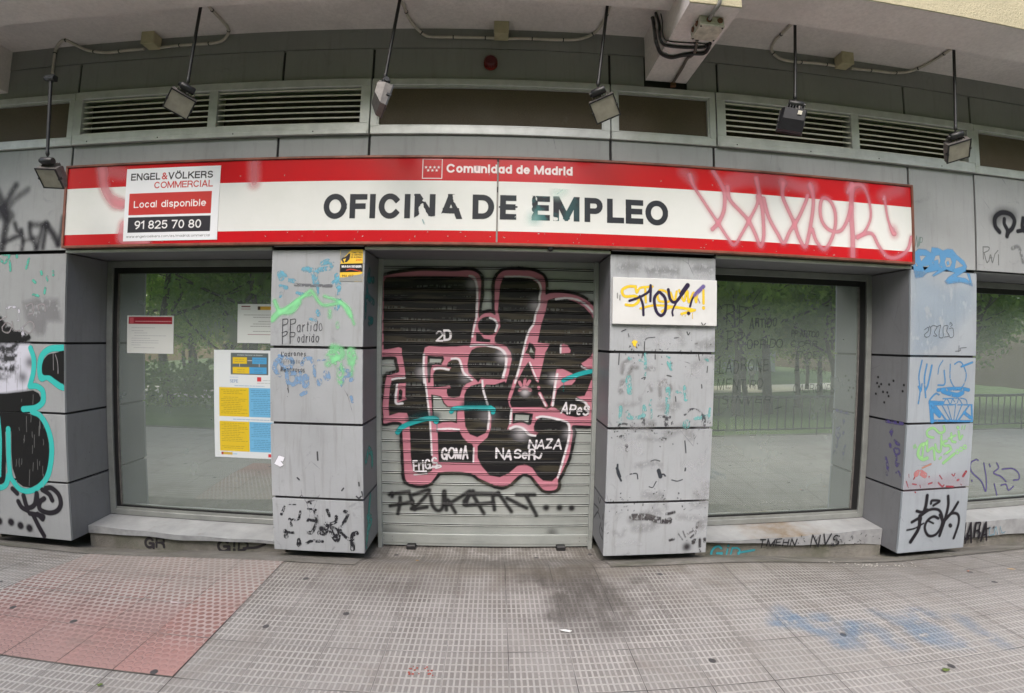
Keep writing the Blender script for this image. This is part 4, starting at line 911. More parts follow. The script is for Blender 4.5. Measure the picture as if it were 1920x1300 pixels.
# ---- pilaster 2
z3 = (505, 465, 4.405); z4 = (505, 760, 4.561)
cv = Cv(rng(XB + .002, XC - .002, .0035), rng(-.006, ZT - .006, .0035), 'y', 0)
for pl, w_ in [([(90, 215), (100, 250)], .05), ([(110, 200), (140, 235)], .02), ([(155, 265), (205, 275)], .03), ([(90, 315), (140, 330)], .03), ([(95, 370), (92, 400)], .02), ([(285, 180), (320, 190), (400, 175)], .035), ([(310, 165), (400, 200)], .02), ([(430, 125), (480, 115), (520, 130), (500, 170), (430, 180)], .038), ([(370, 210), (385, 290)], .045), ([(400, 320), (402, 380)], .02), ([(560, 230), (570, 320)], .04), ([(520, 290), (590, 230)], .02), ([(575, 330), (570, 490)], .03), ([(230, 370), (280, 385)], .02), ([(400, 530), (410, 550)], .03), ([(340, 590), (380, 600)], .02), ([(550, 480), (555, 500)], .03)]:
    cv.stroke(pl, w_, lin((105, 178, 205)), Z=z3, al=.62, drop=.44, seed=2, dscale=45, rough=.5)
cv.stroke([(215, 305), (350, 310), (510, 315)], .022, lin((110, 112, 118)), Z=z3, drop=.42, seed=5, dscale=50, al=.8)
for pl, w_ in [([(100, 905), (50, 950), (50, 1010), (90, 1050)], .035), ([(110, 905), (170, 910), (190, 960), (120, 1000)], .03), ([(95, 950), (130, 1000), (180, 990)], .03), ([(145, 1030), (150, 1100), (190, 1130), (230, 1100), (215, 1040), (160, 1035)], .032), ([(255, 1030), (255, 1110)], .028), ([(300, 1070), (300, 1130)], .055), ([(270, 960), (290, 920), (340, 915), (355, 940)], .026), ([(370, 980), (375, 1060)], .024), ([(470, 1035), (475, 1070)], .045), ([(415, 1100), (415, 1120)], .04), ([(590, 1000), (670, 1030), (610, 1090), (590, 1140)], .026), ([(670, 1090), (690, 1080)], .03), ([(265, 1210), (300, 1195)], .028), ([(675, 1230), (685, 1270)], .02), ([(80, 890), (110, 895)], .02), ([(400, 930), (460, 925)], .012)]:
    cv.stroke(pl, w_, lin((125, 165, 208)), Z=z3, al=.6, drop=.42, seed=6, dscale=50, rough=.4)
cv.build('graffiti', pil2, M['paint'], label='scraped sky-blue marks')
cv = Cv(rng(XB + .002, XC - .002, .0035), rng(-.006, ZT - .006, .0035), 'y', 0)
for pl, w_ in [([(45, 440), (70, 500), (90, 530)], .03), ([(25, 590), (90, 530), (180, 520), (240, 450)], .045), ([(90, 530), (230, 440), (330, 360), (360, 370), (440, 470), (580, 455)], .022), ([(120, 520), (260, 410), (340, 390)], .016), ([(455, 400), (590, 450), (650, 540)], .018), ([(590, 450), (650, 500), (670, 560)], .028), ([(660, 520), (700, 630)], .014)]: cv.stroke(pl, w_, MINT, Z=z3, soft=.03, drop=.20, al=.72, seed=3)
for pl, w_ in [([(540, 850), (560, 870), (520, 885)], .10), ([(490, 960), (540, 930)], .05), ([(560, 920), (590, 1010), (590, 1100)], .045), ([(670, 860), (670, 930)], .07), ([(685, 950), (682, 1050)], .02), ([(500, 520), (500, 570)], .02), ([(560, 620), (565, 660)], .015)]: cv.stroke(pl, w_, MINT, Z=z3, soft=.035, drop=.38, al=.6, seed=9, rough=.6)
cv.build('graffiti', pil2, M['paint'], eps=.002, label='pale mint green spray lines')
cv = Cv(rng(XB + .002, XC - .002, .0022), rng(1.0, ZT - .006, .0022), 'y', 0)
def pen(cv, Z, pls, w_, col=INK, **k):
    for pl in pls: cv.stroke(pl, w_, col, Z=Z, **k)
pen(cv, z3, [[(112, 590), (110, 690)], [(112, 590), (150, 590), (148, 625), (112, 640)], [(175, 590), (175, 690)], [(175, 592), (215, 590), (212, 620), (178, 632)], [(108, 700), (108, 795)], [(105, 700), (145, 690), (142, 715), (108, 735)], [(172, 700), (172, 790)], [(172, 700), (210, 700), (205, 730), (172, 735)]], .0048)
hand(cv, 'artido', z3, (230, 688), (435, 688), 72, 4.6, INK, seed=3, gap=.4); hand(cv, 'odrido', z3, (232, 778), (405, 776), 66, 4.6, INK, seed=4, gap=.4)
hand(cv, 'Ladrones', z3, (100, 893), (300, 893), 36, 3.6, INK, seed=5, gap=.5, jit=.12); hand(cv, 'Corruptos', z3, (85, 953), (275, 955), 34, 2.6, INK, seed=6, gap=.5, jit=.12, al=.7); hand(cv, 'Mentirosos', z3, (95, 1020), (290, 1026), 36, 3.4, INK, seed=7, gap=.5, jit=.12)
pen(cv, z3, [[(152, 1130), (160, 1195)], [(150, 1160), (160, 1190)]], .004)
cv.build('graffiti', pil2, M['paint'], eps=.0025, label='thin black handwriting')
cv = Cv(rng(XB + .002, XC - .002, .0035), rng(-.006, .9, .0035), 'y', 0)
for pl, w_ in [([(130, 870), (105, 930)], .022), ([(265, 910), (250, 970), (200, 980)], .018), ([(175, 975), (190, 1030)], .022), ([(135, 1080), (145, 1120)], .035), ([(150, 1085), (205, 1090)], .02), ([(390, 900), (405, 1000), (370, 1080), (340, 1090)], .026), ([(330, 980), (410, 990)], .026), ([(330, 885), (400, 895)], .014), ([(495, 895), (515, 950)], .022), ([(575, 950), (570, 995), (500, 1020)], .024), ([(430, 1090), (480, 1090), (495, 1020), (570, 1150), (600, 1080)], .038), ([(510, 1030), (600, 1080), (680, 1150)], .022), ([(645, 910), (670, 930), (640, 1000), (600, 1060)], .026), ([(745, 1095), (710, 1120), (715, 1230)], .034), ([(320, 1180), (370, 1160), (455, 1165)], .022), ([(255, 1150), (255, 1190)], .035), ([(165, 848), (225, 850)], .008), ([(340, 825), (355, 840)], .014)]:
    cv.stroke(pl, w_, lin((40, 40, 46)), Z=z4, drop=.43, seed=4, dscale=60, rough=.35)
cv.blob((447, 1055), .022, lin((40, 40, 46)), 1, Z=z4, fall=5)
pen(cv, z4, [[(765, 660), (768, 690)], [(745, 780), (765, 795), (785, 780)], [(410, 400), (415, 470)], [(620, 730), (635, 710)], [(240, 620), (255, 635)], [(790, 740), (805, 790)]], .010, lin((60, 60, 66)), drop=.3)
cv.build('graffiti', pil2, M['paint'], label='chipped black tag near the foot')
cv = Cv(rng(XB + .002, XC - .002, .003), rng(.5, .9, .003), 'y', 0)
cv.poly([(82, 430), (130, 445), (118, 480), (95, 475), (122, 510), (95, 525), (45, 500)], lin((235, 235, 245)), Z=z4)
cv.build('torn_sticker', pil2, M['print'], eps=.003)
# teal on the returns of the doorway
cv = Cv(rng(.03, .43, .004), rng(0, 2.2, .004), 'x', XC)
for pl in [[(825, 190), (815, 260), (860, 265)], [(805, 300), (815, 400), (860, 450)], [(800, 400), (790, 560)], [(820, 590), (850, 600), (820, 620)]]: cv.stroke(pl, .05, lin((40, 120, 120)), Z=z3, drop=.4, seed=2, soft=.02, al=.8)
for pl in [[(850, 380), (875, 420), (878, 510)], [(825, 480), (840, 410)], [(860, 780), (850, 900)], [(840, 950), (870, 980), (840, 1080)], [(850, 940), (830, 1200)]]: cv.stroke(pl, .055, lin((70, 165, 155)), Z=z4, drop=.38, seed=7, soft=.02, al=.85)
cv.build('graffiti', pil2, M['paint'], label='teal spray on the side facing the shutter')

# ---- pilaster 3
z5 = (1110, 465, 4.408); z6 = (1110, 760, 4.483)
cv = Cv(rng(XD + .002, XE - .002, .0035), rng(-.01, ZT - .006, .0035), 'y', 0)
AQ = lin((110, 190, 190))
for pl, w_ in [([(440, 880), (440, 960), (438, 1050)], .022), ([(300, 910), (320, 920)], .02), ([(395, 930), (415, 935)], .02), ([(635, 950), (655, 1000)], .03), ([(300, 1080), (305, 1140), (310, 1190)], .04), ([(630, 1170), (625, 1300)], .034), ([(770, 1150), (775, 1250)], .03), ([(620, 900), (640, 910)], .015), ([(940, 920), (960, 930)], .02), ([(700, 1190), (730, 1200)], .018), ([(490, 1260), (480, 1300)], .02)]: cv.stroke(pl, w_, AQ, Z=z5, al=.6, drop=.45, seed=3, rough=.4)
for pl, w_ in [([(240, 20), (235, 140)], .03), ([(300, 60), (320, 105), (430, 90), (440, 10)], .03), ([(640, 0), (625, 70)], .03), ([(790, 150), (788, 165)], .06), ([(870, 110), (980, 90)], .03), ([(500, 20), (500, 110)], .014), ([(990, 30), (980, 110)], .018)]: cv.stroke(pl, w_, AQ, Z=z6, drop=.44, seed=5, rough=.4, al=.5)
for pl, w_ in [([(250, 1030), (260, 960), (300, 930)], .03), ([(300, 1050), (330, 990), (370, 990)], .03), ([(460, 1000), (510, 1000)], .03), ([(240, 1190), (255, 1110)], .04), ([(560, 1110), (565, 1240)], .024), ([(600, 1110), (640, 1160)], .05), ([(480, 1130), (490, 1180)], .02)]: cv.stroke(pl, w_, lin((125, 122, 122)), Z=z5, drop=.40, seed=8, soft=.03, al=.4)
for pl, w_ in [([(200, 190), (240, 160), (290, 160), (350, 185)], .014), ([(780, 80), (830, 35), (900, 50), (945, 110)], .016), ([(245, 270), (290, 250)], .03), ([(290, 340), (295, 380)], .025), ([(560, 95), (655, 100)], .018), ([(430, 120), (430, 160)], .03), ([(628, 120), (628, 165)], .03), ([(940, 90), (940, 170)], .028)]: cv.stroke(pl, w_, lin((74, 74, 80)), Z=z6, drop=.44, seed=9, rough=.5, al=.75)
for pl, w_ in [([(215, 500), (215, 570), (245, 635)], .014), ([(320, 580), (375, 575), (385, 620)], .008), ([(210, 530), (235, 600)], .02), ([(495, 470), (530, 460), (570, 470)], .006), ([(570, 590), (600, 580), (615, 595)], .012), ([(670, 628), (715, 638), (760, 625)], .007), ([(480, 685), (510, 690), (540, 640)], .006), ([(780, 300), (790, 400)], .008), ([(560, 550), (575, 600)], .03), ([(590, 275), (625, 280)], .006), ([(785, 530), (782, 550)], .012)]: cv.stroke(pl, w_, lin((52, 56, 64)), Z=z6, drop=.25, seed=2, al=.85)
for pl, w_ in [([(340, 940), (450, 940), (560, 965), (650, 970)], .05), ([(630, 915), (690, 900)], .022), ([(655, 1135), (685, 1125)], .02), ([(890, 990), (880, 1030)], .02), ([(850, 1040), (870, 1070), (830, 1110)], .016), ([(805, 1080), (860, 1050)], .012), ([(725, 1080), (760, 1130)], .006), ([(765, 1060), (795, 1135)], .007), ([(850, 1150), (865, 1140)], .035), ([(905, 1130), (905, 1230)], .02), ([(945, 1125), (945, 1145)], .024)]: cv.stroke(pl, w_, lin((62, 58, 62)), Z=z6, drop=.42, seed=12, soft=.014, al=.8)
cv.blob((795, 1190), .035, lin((58, 54, 58)), .9, Z=z6)
cv.stroke([(350, 775), (352, 800)], .024, YEL, Z=z5); cv.stroke([(340, 780), (365, 778)], .02, YEL, Z=z5); cv.stroke([(358, 795), (360, 822)], .006, YEL, Z=z5)
pen(cv, z5, [[(785, 695), (795, 720), (808, 700)], [(225, 870), (220, 965)], [(300, 710), (305, 735)], [(440, 760), (460, 745), (520, 740)], [(435, 775), (432, 850)], [(522, 880), (522, 920)], [(420, 870), (412, 910)], [(680, 745), (715, 742)], [(245, 690), (280, 675)], [(620, 1055), (655, 1062)], [(410, 1080), (440, 1070), (430, 1090)], [(955, 980), (950, 1030)], [(880, 880), (888, 930)], [(905, 1130), (908, 1160)], [(690, 1230), (694, 1270)]], .006, lin((60, 60, 64)), drop=.2)
for _ in range(150):
    x, y = r_.uniform(XD + .02, XE - .02), r_.choice([Z2, Z3, Z4]) + r_.normal(.0, .05); cv.stroke([(x, y), (x + r_.normal(0, .004), y + r_.normal(0, .006))], r_.uniform(.003, .008), lin((60, 60, 62)), al=.75)
for _ in range(46):
    x, y = r_.uniform(XD + .06, XE - .06), r_.uniform(.05, 2.1); L = r_.uniform(.03, .16); a_ = r_.uniform(-.6, .6); cv.stroke([(x, y), (x + L * math.cos(a_), y + L * math.sin(a_)), (x + L * 1.3, y + r_.normal(0, .05))], r_.uniform(.02, .07), lin((120, 118, 118)) if r_.random() < .5 else lin((205, 205, 210)), soft=.05, al=.22, drop=.38, seed=int(x * 999), dscale=60)
for sx_, sy_, l_ in ((.88, 2.12, .2), (1.45, 2.13, .22), (1.1, 2.10, .3)): cv.stroke([(sx_, sy_), (sx_ + l_ * .6, sy_ + .005)], .06, lin((95, 95, 96)), soft=.08, al=.30, drop=.38)
cv.build('graffiti', pil3, M['paint'], label='worn turquoise and black scuff marks')
cv = Cv(rng(.03, .43, .004), rng(-.05, .5, .004), 'x', XD)
for pl in [[(20, 940), (50, 900), (70, 950)], [(75, 990), (65, 1060), (100, 1150)], [(55, 780), (65, 820), (75, 790)], [(95, 920), (90, 960)], [(20, 830), (55, 870), (50, 900)], [(80, 1030), (90, 1060)]]: cv.stroke(pl, .012, lin((50, 50, 62)), Z=z6, drop=.2)
cv.build('graffiti', pil3, M['paint'], label='thin black loops on the side facing the shutter')

# ---- pilaster 4
z7 = (1620, 480, 4.332); z9 = (1600, 760, 4.334); zR = (1690, 300, 5.0)
BLU = lin((95, 152, 200))
cv = Cv(rng(XF + .0, XG - .002, .004), rng(1.5, 2.75, .004), 'y', 0)
cv.poly([(110, 1010), (118, 870), (160, 835), (230, 840), (275, 870), (285, 820), (340, 825), (390, 850), (430, 835), (480, 840), (520, 890), (590, 950), (615, 1000), (600, 1045), (520, 1095), (600, 1110), (640, 1140), (612, 1060), (640, 1070), (668, 1185), (560, 1150), (430, 1165), (405, 1140), (440, 1100), (500, 1060), (420, 1030), (300, 1095), (285, 1085), (340, 1040), (240, 1060), (200, 1100), (130, 1110)], BLU, Z=zR, soft=.014, drop=.22, al=.82)
for pl in ([(170, 900), (230, 900), (185, 950)], [(130, 955), (155, 995), (140, 1000)], [(305, 945), (320, 900), (355, 895), (365, 950), (350, 985), (345, 935)], [(405, 960), (420, 915), (460, 920), (475, 960), (455, 1005), (420, 1005)], [(515, 935), (580, 995), (500, 1020)], [(200, 1000), (265, 990), (215, 1040)]): cv.poly(pl, BLU, Z=zR, erase=True)
cv.poly([(422, 960), (440, 945), (450, 980), (430, 990)], BLU, Z=zR)
hand(cv, 'NP', zR, (130, 800), (190, 815), 80, 5, lin((70, 130, 120)), al=.7, drop=.2)
cv.build('graffiti', pil4, M['paint'], label='light blue bubble lettering across the joint')
cv = Cv(rng(XF + .002, XG - .002, .0035), rng(-.13, 2.2, .0035), 'y', 0)
for pl, w_ in [([(470, 850), (445, 980), (455, 1090), (440, 1200)], .012), ([(510, 880), (490, 1000), (500, 1150)], .014), ([(550, 890), (520, 1040), (500, 1090)], .016), ([(440, 1060), (460, 1100), (470, 1040)], .012), ([(640, 850), (610, 900), (600, 960)], .008), ([(650, 930), (655, 1040), (600, 1050)], .012), ([(700, 880), (700, 1000), (740, 1070), (800, 1060), (830, 970), (800, 880), (770, 860), (735, 880)], .010), ([(790, 900), (880, 865)], .016)]: cv.stroke(pl, w_, CBL, Z=z7, drop=.30, al=.85, seed=3)
for pl, w_ in [([(540, 1240), (530, 1180), (580, 1120), (610, 1130)], .014), ([(600, 1090), (700, 1080), (800, 1080), (850, 1090)], .03), ([(640, 1100), (700, 1120), (760, 1130), (800, 1110)], .04), ([(530, 1210), (880, 1210)], .010), ([(640, 1210), (670, 1160), (700, 1205), (720, 1165), (750, 1205), (770, 1165), (800, 1210)], .008), ([(640, 1160), (810, 1160), (840, 1210)], .008), ([(545, 1190), (640, 1195)], .03), ([(560, 1215), (620, 1290)], .02)]: cv.stroke(pl, w_, CBL, Z=z7, drop=.34, al=.85, seed=4)
for pl, w_ in [([(630, 0), (640, 130)], .04), ([(640, 125), (965, 130)], .018), ([(965, 130), (960, 0)], .018), ([(670, 10), (760, 130)], .014), ([(720, 0), (790, 128)], .009), ([(765, 0), (800, 128)], .008), ([(830, 0), (815, 128)], .008), ([(880, 0), (830, 128)], .009), ([(940, 0), (850, 128)], .016), ([(650, 40), (700, 90)], .03), ([(900, 60), (950, 100)], .03)]: cv.stroke(pl, w_, CBL, Z=z9, drop=.28, al=.85, seed=6, sp=False)
cv.poly([(395, 130), (640, 250), (880, 260), (895, 420), (700, 640), (560, 800), (385, 800)], lin((130, 165, 195)), Z=z7, soft=.12, al=.17, drop=.32, dscale=12)
cv.build('graffiti', pil4, M['paint'], label='blue diamond and blue letters in marker')
cv = Cv(rng(XF + .002, XG - .002, .003), rng(-.13, 2.2, .003), 'y', 0)
GM = lin((148, 200, 135))
for pl, w_ in [([(650, 265), (605, 250), (600, 210), (650, 185), (700, 225), (740, 210), (735, 170)], .022), ([(590, 310), (545, 330), (525, 400), (560, 440), (600, 430)], .030), ([(570, 320), (560, 420)], .02), ([(600, 290), (600, 370), (620, 360), (650, 350), (660, 440)], .022), ([(665, 320), (680, 370), (710, 370), (715, 250)], .022), ([(760, 290), (730, 300), (740, 330), (780, 330), (790, 360), (760, 390)], .022), ([(795, 230), (800, 290), (830, 300)], .022), ([(775, 270), (830, 245)], .018), ([(855, 215), (865, 275), (885, 250)], .024), ([(848, 180), (850, 182)], .028), ([(500, 320), (510, 345)], .012), ([(488, 330), (495, 350)], .012), ([(885, 170), (880, 195)], .010), ([(908, 165), (900, 195)], .010), ([(730, 470), (820, 395)], .026), ([(700, 435), (712, 425)], .022), ([(735, 400), (800, 360)], .012)]: cv.stroke(pl, w_, GM, Z=z9, drop=.14, al=.78, seed=3)
for c_ in ((845, 378), (875, 358), (905, 340)):
    cv.stroke([(c_[0] + 12 * math.cos(t), c_[1] + 16 * math.sin(t)) for t in np.linspace(0, 6.3, 12)], .010, GM, Z=z9)
cv.build('graffiti', pil4, M['paint'], label='pale green hand lettered tag in quotation marks')
cv = Cv(rng(XF + .002, XG - .002, .003), rng(-.13, 1.2, .003), 'y', 0)
for pl, w_ in [([(915, 540), (892, 575)], .024), ([(430, 620), (445, 670)], .010), ([(480, 640), (510, 645)], .012), ([(610, 640), (640, 630)], .014), ([(690, 630), (720, 660), (735, 650)], .014), ([(700, 570), (720, 600)], .010), ([(800, 560), (815, 575), (825, 555)], .010), ([(845, 610), (855, 605)], .018), ([(540, 650), (545, 670)], .008), ([(615, 580), (617, 590)], .012), ([(490, 600), (500, 580)], .012), ([(450, 560), (452, 590)], .006), ([(870, 640), (880, 650)], .006), ([(755, 660), (815, 662)], .016), ([(500, 705), (505, 710)], .012)]: cv.stroke(pl, w_, RED, Z=z9, drop=.32, al=.8, seed=3)
cv.stroke([(510, 560), (540, 545), (580, 570)], .05, lin((190, 120, 120)), Z=z9, drop=.4, al=.7, seed=5); cv.stroke([(560, 510), (630, 478)], .014, lin((170, 120, 100)), Z=z9)
cv.poly([(420, 620), (900, 560), (930, 655), (410, 690)], lin((175, 135, 150)), Z=z9, soft=.08, al=.18)
cv.build('graffiti', pil4, M['paint'], label='dark red paint flecks')
cv = Cv(rng(XF + .002, XG - .002, .0035), rng(-.13, .7, .0035), 'y', 0)
BT = lin((30, 27, 33))
for pl, w_ in [([(600, 735), (590, 810), (575, 860)], .032), ([(515, 860), (560, 870), (600, 850)], .026), ([(630, 800), (640, 775), (700, 780), (650, 815)], .022), ([(475, 950), (545, 915), (535, 960)], .026), ([(545, 900), (620, 850), (690, 850), (720, 900), (715, 980), (670, 1050), (610, 1060), (580, 1000), (600, 940), (650, 905), (690, 920)], .024), ([(540, 900), (530, 1000), (465, 1110)], .034), ([(435, 1015), (500, 1000), (570, 960)], .014), ([(650, 960), (610, 940)], .016), ([(770, 740), (770, 820), (740, 940), (700, 1060)], .028), ([(850, 790), (800, 870), (740, 930)], .026), ([(750, 930), (800, 880), (850, 890), (855, 960), (815, 1080)], .024), ([(785, 975), (790, 980)], .034), ([(700, 890), (730, 960)], .02)]: cv.stroke(pl, w_, BT, Z=z9, soft=.012, al=.95)
cv.build('graffiti', pil4, M['paint'], label='black spray tag on the lowest panel')
cv = Cv(rng(XF + .002, XG - .002, .0022), rng(1.5, 2.1, .0022), 'y', 0)
pen(cv, z7, [[(490, 600), (520, 580), (520, 610), (490, 640), (500, 660), (530, 650), (540, 600), (530, 570)], [(540, 580), (560, 565), (590, 580), (570, 620), (590, 650), (560, 650)], [(590, 575), (620, 565), (610, 610), (610, 660), (640, 660), (640, 600), (650, 570), (680, 570), (670, 610), (690, 650), (650, 660)], [(690, 590), (720, 590), (725, 650), (700, 665), (685, 640)], [(695, 560), (700, 540), (715, 560), (700, 575)], [(770, 730), (768, 780)], [(740, 775), (780, 770), (780, 750), (830, 745)]], .0042, lin((80, 82, 88)))
cv.build('graffiti', pil4, M['paint'], eps=.003, label='small thin outlined lettering')
cv = Cv(rng(.03, .43, .004), rng(-.1, 1.5, .004), 'x', XF)
for pl, w_ in [([(300, 220), (320, 200), (305, 250)], .02), ([(340, 290), (370, 320), (350, 310)], .03), ([(330, 360), (345, 400), (375, 390), (370, 355), (340, 350)], .018), ([(350, 420), (350, 490), (370, 480)], .024), ([(350, 550), (370, 540), (390, 590)], .018), ([(265, 430), (280, 500), (275, 560)], .03), ([(300, 320), (303, 335)], .03), ([(270, 130), (400, 150)], .03)]: cv.stroke(pl, w_, VIO, Z=z9, drop=.44, seed=3, al=.7)
for c_ in ((115, 985), (107, 1033), (123, 1062), (140, 1042), (190, 1110), (200, 1140), (165, 1190), (240, 1015), (315, 1100), (325, 1050), (97, 1120), (205, 1045), (155, 1105)): cv.blob(c_, .012, BT, 1, Z=z7, fall=4)
cv.build('graffiti', pil4, M['paint'], label='faint violet scribble and black specks on the side by the window')
# right wall: black loop, pencil name
cv = Cv(rng(XG + .01, 5.3, .004), rng(ZT + .02, 3.0, .004), 'y', 0)
cv.stroke([(920, 675), (880, 620), (880, 540), (940, 495), (1020, 510), (1060, 570), (1040, 640), (1000, 680), (990, 715)], .040, BT, Z=zR, soft=.02); cv.stroke([(965, 555), (965, 600), (990, 650), (1000, 690)], .036, BT, Z=zR, soft=.012); cv.stroke([(1090, 670), (1150, 650), (1200, 560)], .034, BT, Z=zR, soft=.012); cv.stroke([(1140, 550), (1135, 640), (1180, 690)], .04, BT, Z=zR, soft=.02)
cv.stroke([(880, 560), (940, 500), (1040, 520)], .10, BT, Z=zR, soft=.09, al=.35)
pen(cv, zR, [[(765, 815), (768, 930)], [(765, 815), (820, 820), (815, 850), (775, 870)], [(775, 870), (800, 960), (815, 950)], [(820, 950), (835, 890), (850, 960)], [(825, 920), (850, 918)], [(855, 965), (875, 890)], [(875, 885), (905, 850)], [(910, 890), (912, 985)]], .006, lin((110, 112, 112)))
cv.stroke([(1040, 830), (1100, 820), (1140, 960)], .03, lin((110, 112, 116)), Z=zR, soft=.02, al=.5, drop=.35)
cv.build('graffiti', bld, M['paint'], label='black spray loop on the wall at the far right')
# plinth and sill tags
zP = (0, 866, 2.995); zQ = (1280, 866, 2.995)
cv = Cv(rng(XA + .05, XB - .01, .003), rng(-.3, -.02, .003), 'y', .19)
hand(cv, 'GR', zP, (818, 475), (920, 478), 45, 12, lin((48, 45, 50)), al=.9); hand(cv, 'G!D', zP, (1228, 498), (1400, 490), 52, 13, lin((48, 45, 50)), al=.9); cv.stroke([(1370, 485), (1440, 480), (1490, 462)], .02, lin((48, 45, 50)), Z=zP)
cv.build('graffiti', bld, M['paint'], eps=.003, label='small black letters on the plinth under the left window')
cv = Cv(rng(XE + .01, XF - .05, .003), rng(-.3, -.02, .003), 'y', .19)
hand(cv, 'GiD', zQ, (155, 540), (320, 532), 62, 12, lin((60, 150, 165)), al=.9); cv.stroke([(310, 510), (400, 495)], .02, lin((60, 150, 165)), Z=zQ, al=.8)
cv.build('graffiti', bld, M['paint'], eps=.003, label='blue letters on the plinth under the right window')
cv = Cv(rng(XE + .3, XF - .02, .003), rng(-.1, .02, .003), 'y', .158)
hand(cv, 'TMEHN', zQ, (420, 470), (630, 468), 38, 6, lin((40, 40, 44)), drop=.25, jit=.15); hand(cv, 'NVS', zQ, (715, 468), (880, 460), 52, 7, lin((40, 40, 44)), drop=.3, jit=.15)
for _ in range(40): x = r_.uniform(640, 1120); y = r_.uniform(410, 475); cv.stroke([(x, y), (x + r_.normal(0, 5), y + r_.normal(0, 8))], .006, lin((50, 50, 54)), Z=zQ, al=.8)
cv.build('graffiti', winR, M['paint'], surf=lambda U, V: np.stack([U, .121 + (U - XE) / (XF - XE) * .054 - .002, V], 1), label='chipped black letters on the sill edge')
cv = Cv(rng(XG + .01, 5.2, .003), rng(-.2, .02, .003), 'y', .14)
hand(cv, 'ARA', z9, (925, 1095), (1095, 1080), 120, 14, BT, jit=.12); cv.stroke([(925, 960), (915, 1080), (945, 1090), (940, 1050)], .02, BT, Z=z9); cv.stroke([(1080, 1010), (1120, 1000)], .014, BT, Z=z9); cv.blob((1150, 995), .014, BT, 1, Z=z9)
pen(cv, z9, [[(1120, 1000), (1115, 1060), (1150, 1050)], [(1150, 1060), (1165, 990), (1180, 1050)], [(1200, 990), (1215, 1040), (1240, 1030)]], .008, lin((90, 140, 160)), al=.7)
cv.build('graffiti', winF, M['paint'], surf=lambda U, V: np.stack([U, .166 - (U - XG) / (6.2 - XG) * .039 - .008, V], 1), label='black letters on the sill edge beside the right pilaster')
# marker on the glass
zG = (1280, 433, 3.0)
cv = Cv(rng(XE + .1, XF - .1, .0025), rng(.5, 2.05, .0025), 'y', YG)
GI = lin((52, 64, 52))
pen(cv, zG, [[(250, 415), (248, 530)], [(235, 415), (285, 420), (290, 450), (245, 470)], [(320, 420), (318, 545)], [(318, 425), (365, 435), (370, 460), (325, 490)], [(255, 560), (252, 670)], [(245, 565), (290, 565), (285, 595), (250, 610)], [(312, 565), (310, 670)], [(310, 570), (345, 575), (340, 600), (305, 620)], [(520, 1000), (555, 990)]], .0040, GI, al=.55)
hand(cv, 'ARTIDO', zG, (378, 540), (528, 540), 45, 4, GI, al=.5, gap=.35); hand(cv, 'OPRIDO', zG, (362, 660), (555, 655), 45, 3.4, GI, al=.5, gap=.35)
hand(cv, 'LADRONE', zG, (208, 795), (478, 785), 65, 3.6, GI, al=.5, gap=.35); hand(cv, 'MENTIRO', zG, (195, 890), (450, 885), 50, 3.4, GI, al=.38, gap=.35); hand(cv, 'SINVER', zG, (220, 970), (490, 968), 40, 3, GI, al=.28, gap=.4)
hand(cv, 'PP ARTIDO', zG, (612, 590), (765, 598), 30, 3, GI, al=.33); hand(cv, 'CORR', zG, (608, 650), (755, 650), 30, 2.8, GI, al=.28); hand(cv, 'VENDE', zG, (605, 720), (755, 718), 40, 3, GI, al=.3); hand(cv, 'PATRIA', zG, (628, 800), (800, 805), 36, 3, GI, al=.33); hand(cv, 'CABRONES', zG, (622, 905), (850, 910), 42, 3, GI, al=.3)
cv.build('graffiti', winR, M['paint'], eps=.002, label='thin marker writing on the glass')
cv = Cv(rng(XG + .1, 5.5, .0035), rng(.1, 1.0, .0035), 'y', YG)
for pl in [[(1000, 440), (955, 470), (960, 540), (1040, 620), (1075, 700), (1080, 600), (1060, 470)], [(1010, 445), (1015, 450)], [(1105, 480), (1112, 500)], [(1165, 470), (1180, 510), (1140, 550), (1200, 580), (1240, 620)], [(1210, 520), (1290, 515), (1340, 550), (1345, 600), (1300, 610)], [(1145, 640), (1165, 730)], [(1200, 650), (1240, 645), (1260, 690), (1300, 660)], [(962, 610), (965, 618)]]: cv.stroke(pl, .014, lin((82, 72, 130)), Z=z9, drop=.15, al=.8)
cv.build('graffiti', winF, M['paint'], eps=.002, label='purple marker scribble on the glass')
# blue spray on the paving
zF_ = (1280, 866, 2.995)
cv = Cv(rng(1.4, 4.9, .006), rng(-1.5, -.4, .006), 'z', -.02); PB = lin((105, 148, 185))
for pl, w_ in [([(555, 850), (530, 930), (620, 890)], .08), ([(650, 920), (740, 965), (830, 980), (790, 890)], .07), ([(880, 1045), (980, 1040), (940, 930)], .07), ([(1040, 950), (1120, 990), (1190, 1045)], .11), ([(1290, 900), (1330, 960), (1430, 1030)], .13), ([(1230, 930), (1350, 1010)], .10), ([(1420, 960), (1560, 1050)], .09), ([(1560, 900), (1660, 970), (1790, 1045)], .08), ([(1310, 850), (1400, 880)], .07), ([(1080, 870), (1150, 890)], .06), ([(520, 930), (600, 890), (760, 900)], .07), ([(640, 940), (760, 975)], .07), ([(880, 1040), (930, 990), (950, 940)], .07)]: cv.stroke(pl, w_, PB, Z=zF_, soft=.10, drop=.38, seed=3, dscale=20, al=.22)
o_ = cv.build('faded_paint', pavement, M['paint'], surf=lambda U, V: np.stack([U, V, ground_z(U, V) + .004], 1), label='washed-out blue spray letters on the paving')

